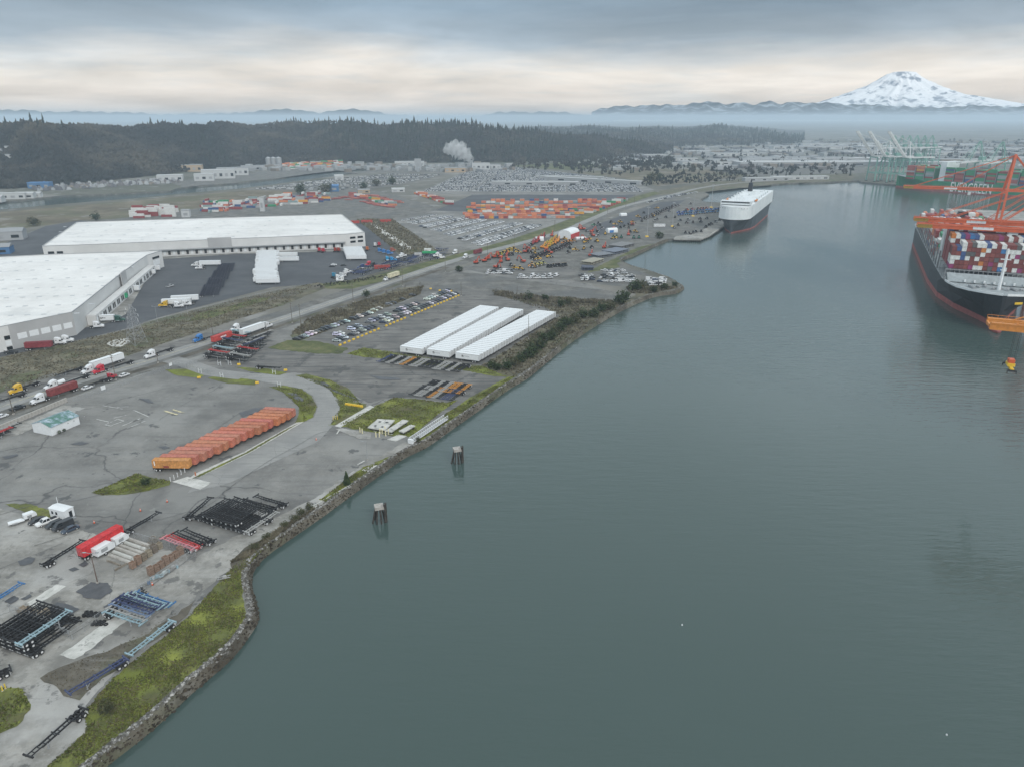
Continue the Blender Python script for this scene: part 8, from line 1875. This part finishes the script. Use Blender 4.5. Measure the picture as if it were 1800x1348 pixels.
for _ in range(520):
    x = rnd.uniform(1080, 1900); y = rnd.choice([rnd.uniform(250, 300), rnd.uniform(246, 275)])
    if 1500 < x and y > 290: continue
    p = g(x, y); w, d, h = rnd.uniform(12, 60), rnd.uniform(10, 26), rnd.uniform(4, 9); town.box((p.x, p.y, h / 2), (w, d, h), rnd.randrange(6), rz=R(3) + rnd.choice([0, 1.57]))
for _ in range(130):
    x = rnd.uniform(430, 900); p = g(x, rnd.uniform(289, 303) if x > 600 else rnd.uniform(292, 302)); w = rnd.uniform(8, 26); town.box((p.x, p.y, 3), (w, rnd.uniform(6, 12), rnd.uniform(5, 9)), rnd.choice([0, 0, 1, 2, 4]), rz=rnd.uniform(0, 3))
for _ in range(260):   # scrap and timber heaps on the far bank
    x = rnd.uniform(60, 320); p = g(x, 338 - (x - 60) * 0.06 - rnd.uniform(0, 8)); s = rnd.uniform(2, 8); town.box((p.x, p.y, s * 0.35), (s, s * rnd.uniform(0.6, 1.4), s * rnd.uniform(0.5, 1.0)), rnd.choice([3, 3, 4, 5, 2, 1]), rz=rnd.uniform(0, 3), taper=(0.5, 0.5))
tag(town.build('far_town', TM), 'crowded low roofs and yards spread over the far valley', 'town', kind='stuff')
# hillside houses on the bluff
for k in range(9):
    c0 = BLUFF[int((0 + 260) / 12) + (k % 4)]; p = c0[4 + k // 4].copy(); p.x += 6 * (k % 3); building(None, 11, 9, 6, 20, 'white', 'grey', f'pale house high on the bluff at the left edge, {nth(k + 1)} of the cluster', gable=True, group='houses on the bluff', pos=p + Vector((0, -3, 2)))
# scattered trees of the valley and roadsides
def mass_tree(p, h, con):
    if con:
        for q in range(3):
            r0 = h * 0.2 * (1 - 0.27 * q); ring = [(p.x + math.cos(j * 1.05) * r0 * rnd.uniform(0.7, 1.2), p.y + math.sin(j * 1.05) * r0 * rnd.uniform(0.7, 1.2), p.z + h * (0.08 + 0.27 * q)) for j in range(6)]; tree.add(ring + [(p.x, p.y, p.z + h * (0.48 + 0.26 * q))], [(j, (j + 1) % 6, 6) for j in range(6)], 0)
    else:
        for q in range(7):
            a = rnd.uniform(0, 6.28); w = h * rnd.uniform(0.16, 0.26); c = (p.x + math.cos(a) * h * 0.22, p.y + math.sin(a) * h * 0.22, p.z + h * rnd.uniform(0.35, 0.85)); tree.add([(c[0] - w, c[1] + rnd.uniform(-w, w), c[2] - w * .6), (c[0] + w, c[1] + rnd.uniform(-w, w), c[2] - w * .5), (c[0] + rnd.uniform(-w, w) * .5, c[1], c[2] + w), (c[0], c[1] - w, c[2])], [(0, 1, 2), (0, 3, 2), (1, 3, 2)], 1)
for _ in range(1100):
    x = rnd.uniform(1000, 1900); y = rnd.uniform(248, 312) if x < 1500 else rnd.uniform(248, 285); mass_tree(g(x, y), rnd.uniform(6, 16), rnd.random() < 0.3)
for _ in range(200):
    x = rnd.uniform(1130, 1330); mass_tree(g(x, 330 - (x - 1130) * 0.06 - rnd.uniform(0, 14)), rnd.uniform(4, 9), rnd.random() < 0.15)
for _ in range(260):
    x = rnd.uniform(900, 1180); mass_tree(g(x, rnd.uniform(282, 300)), rnd.uniform(8, 18), rnd.random() < 0.2)
for _ in range(120):
    t = rnd.random(); mass_tree(g(560 + 130 * t, 505 - 20 * t) + Vector((rnd.uniform(-4, 4), rnd.uniform(-4, 4), 0)), rnd.uniform(0.8, 1.8), False)
tag(tree.build('valley_trees', [CONIFER_FAR, DECID_FAR]), 'tree rows and thickets spread over the valley floor', 'trees', kind='stuff')
for k, (x, y, h) in enumerate([(530, 342, 16), (571, 338, 15), (636, 332, 13), (662, 328, 12), (690, 325, 14), (1145, 318, 18), (1163, 317, 14), (60, 398, 10), (170, 388, 9)]):
    plant(BUSHES[k % 4], g(x, y), h * 0.42, f'dark tree, {nth(k + 1)} of the lone trees on the flats', 'tree', 'lone trees on the flats')
# ---- steam plume over the plant
def plume():
    line = [at(829, 291, 1760), at(826, 281, 1760), at(818, 272, 1765), at(808, 265, 1770), at(797, 262, 1775), at(786, 264, 1780), at(779, 268, 1785)]; rad = [3, 9, 15, 19, 18, 12, 3]
    P = smooth_line(line, 5); n = len(P); secs = []
    for i, p in enumerate(P):
        f = i / (n - 1) * (len(rad) - 1); r = rad[int(f)] + (rad[min(int(f) + 1, len(rad) - 1)] - rad[int(f)]) * (f - int(f)); d = (P[min(i + 1, n - 1)] - P[max(i - 1, 0)]).normalized(); a = Vector((0, 1, 0)); c = d.cross(a).normalized()
        secs.append([p + (a * math.cos(t) + c * math.sin(t)) * r * (1 + 0.28 * math.sin(3 * t + i * 1.3) + 0.18 * math.sin(5 * t - i * 0.9)) for t in [k * math.pi / 8 for k in range(16)]])
    b = MB(); b.loft(secs, close=True); m = bpy.data.materials.new('steam'); m.use_nodes = True; m.node_tree.nodes.clear(); o = m.node_tree.nodes.new('ShaderNodeOutputMaterial'); v = m.node_tree.nodes.new('ShaderNodeVolumePrincipled'); v.inputs['Color'].default_value = (0.98, 0.98, 0.98, 1); v.inputs['Density'].default_value = 0.055; m.node_tree.links.new(v.outputs[0], o.inputs['Volume'])
    tag(b.build('steam_plume', m), 'white steam plume rising from the plant below the bluff', 'steam', kind='stuff')
    t = empty('chimney', g(829, 299)); q = MB(); q.cyl((0, 0, 0), (0, 0, 22), 2.2, 1.6, n=12); q.build('stack', GREYS, t); q = MB(); q.cyl((0, 0, 21), (0, 0, 22.4), 1.9, n=12); q.build('rim', BLACKS, t); tag(t, 'grey chimney below the steam plume', 'chimney')
plume()
for p in (P_EXCA, P_LOAD, P_FARM, P_CONT20, P_DAYCAB, *P_CAR.values(), *BARE, *BUSHES, *CR.values()):   # prototypes nothing was placed from
    if p.name not in _first:
        for c in list(p.children_recursive): bpy.data.objects.remove(c)
        bpy.data.objects.remove(p)
# ================================================================ GRASS TUFTS AND SCRUB (uncountable ground cover)
def inside(P, x, y):
    c = False; j = len(P) - 1
    for i in range(len(P)):
        if (P[i].y > y) != (P[j].y > y) and x < (P[j].x - P[i].x) * (y - P[i].y) / (P[j].y - P[i].y) + P[i].x: c = not c
        j = i
    return c
def cover(mb, pts, n, h, w, patch=0.06, thr=-0.3, blades=2):
    P = [off_bank(g(*p)) for p in pts]; x0, x1 = min(p.x for p in P), max(p.x for p in P); y0, y1 = min(p.y for p in P), max(p.y for p in P); k = 0; tries = 0
    while k < n and tries < n * 12:
        tries += 1; x, y = rnd.uniform(x0, x1), rnd.uniform(y0, y1)
        if math.sin(x * patch * 7 + 1) * math.sin(y * patch * 9) + rnd.uniform(-0.6, 0.6) < thr or not inside(P, x, y): continue
        k += 1
        for _ in range(blades):
            a = rnd.uniform(0, 6.28); ww = w * rnd.uniform(0.6, 1.4); hh = h * rnd.uniform(0.5, 1.4); c, s = math.cos(a) * ww, math.sin(a) * ww; lx, ly = rnd.uniform(-hh, hh) * 0.5, rnd.uniform(-hh, hh) * 0.5
            mb.add([(x - c, y - s, 0.08), (x + c, y + s, 0.08), (x + c * 0.4 + lx, y + s * 0.4 + ly, hh + 0.08), (x - c * 0.6 + lx, y - s * 0.6 + ly, hh * 0.8 + 0.08)], [(0, 1, 2, 3)])
GR, DRY, TW_ = MB(), MB(), MB()
LAWN = [(60, 1400), (85, 1345), (150, 1288), (152, 1245), (200, 1190), (262, 1140), (330, 1085), (365, 1045), (410, 995), (455, 952), (498, 925), (505, 938), (430, 1005), (427, 1050), (440, 1085), (412, 1128), (330, 1200), (250, 1262), (130, 1350)]
cover(GR, LAWN, 7000, 0.22, 0.16); cover(DRY, LAWN, 3500, 0.25, 0.14)
for pts, n in [([(-60, 1205), (42, 1210), (53, 1246), (30, 1275), (-120, 1330)], 900), ([(162, 866), (240, 832), (300, 846), (262, 862), (180, 870)], 900), ([(592, 748), (692, 699), (722, 700), (785, 708), (806, 702), (724, 766), (650, 758)], 2600), ([(735, 776), (785, 726), (895, 664), (906, 662), (838, 712)], 1800), ([(519, 660), (580, 668), (626, 698), (640, 717), (578, 747), (598, 718), (580, 684)], 1200), ([(473, 680), (530, 684), (557, 714), (534, 741), (526, 716), (495, 688)], 900), ([(610, 622), (640, 611), (850, 645), (892, 662), (640, 628)], 1800), ([(562, 878), (640, 820), (664, 815), (580, 884)], 600)]:
    cover(GR, pts, n, 0.3, 0.2); cover(DRY, pts, n // 3, 0.3, 0.18)
for pts, n, h, w in [([(510, 590), (540, 562), (640, 528), (745, 503), (738, 518), (560, 588)], 2600, 1.0, 0.3), ([(878, 520), (1100, 534), (1080, 545), (905, 664), (846, 644), (985, 556)], 2600, 0.7, 0.35), ([(0, 629), (227, 579), (400, 531), (560, 497), (500, 536), (209, 630), (0, 690)], 3600, 0.4, 0.35), ([(405, 990), (480, 938), (560, 890), (575, 893), (452, 980)], 1400, 0.7, 0.2), ([(70, 1190), (205, 1136), (320, 1070), (225, 1160), (140, 1230)], 350, 0.2, 0.1), ([(1100, 505), (1196, 506), (1140, 517), (1108, 516)], 700, 1.0, 0.4), ([(626, 386), (690, 386), (772, 444), (706, 450)], 1600, 1.2, 0.5), ([(865, 512), (960, 524), (1100, 532), (1096, 537), (950, 532), (870, 520)], 1500, 1.4, 0.3)]:
    cover(TW_, pts, n, h, w, 0.03, -0.5, 3)
tag(GR.build('grass_tufts', ramp_mat('tuft_green', [(0.3, (0.085, 0.105, 0.032)), (0.5, (0.14, 0.165, 0.042)), (0.7, (0.22, 0.24, 0.055))], 0.25)), 'short green grass on the lawns and verges', 'grass', kind='stuff')
tag(DRY.build('dry_grass', ramp_mat('tuft_dry', [(0.3, (0.09, 0.08, 0.045)), (0.7, (0.19, 0.165, 0.10))], 0.3)), 'dry brownish grass among the green turf', 'grass', kind='stuff')
tag(TW_.build('scrub_growth', ramp_mat('twig_brown', [(0.3, (0.085, 0.075, 0.055)), (0.5, (0.15, 0.135, 0.095)), (0.7, (0.23, 0.205, 0.145))], 0.2)), 'brown twiggy scrub and brambles on the banks and berm', 'scrub', kind='stuff')
# ---------------------------------------------------------------- haze over the flats: one closed box of thin, even air
def haze():
    mb = MB(); mb.box((0, 12500, 79.0), (50000, 25400, 172.0))
    m = bpy.data.materials.new('haze_air'); m.use_nodes = True; nt = m.node_tree; nt.nodes.clear()
    out = nt.nodes.new('ShaderNodeOutputMaterial'); pv = nt.nodes.new('ShaderNodeVolumePrincipled')
    pv.inputs['Color'].default_value = (0.72, 0.87, 1.0, 1); pv.inputs['Density'].default_value = 0.00012; pv.inputs['Anisotropy'].default_value = 0.0
    nt.links.new(pv.outputs[0], out.inputs['Volume'])
    o = mb.build('haze', m); o['kind'] = 'stuff'; o['label'] = 'thin grey blue haze lying over the flats'; o['category'] = 'haze'
haze()
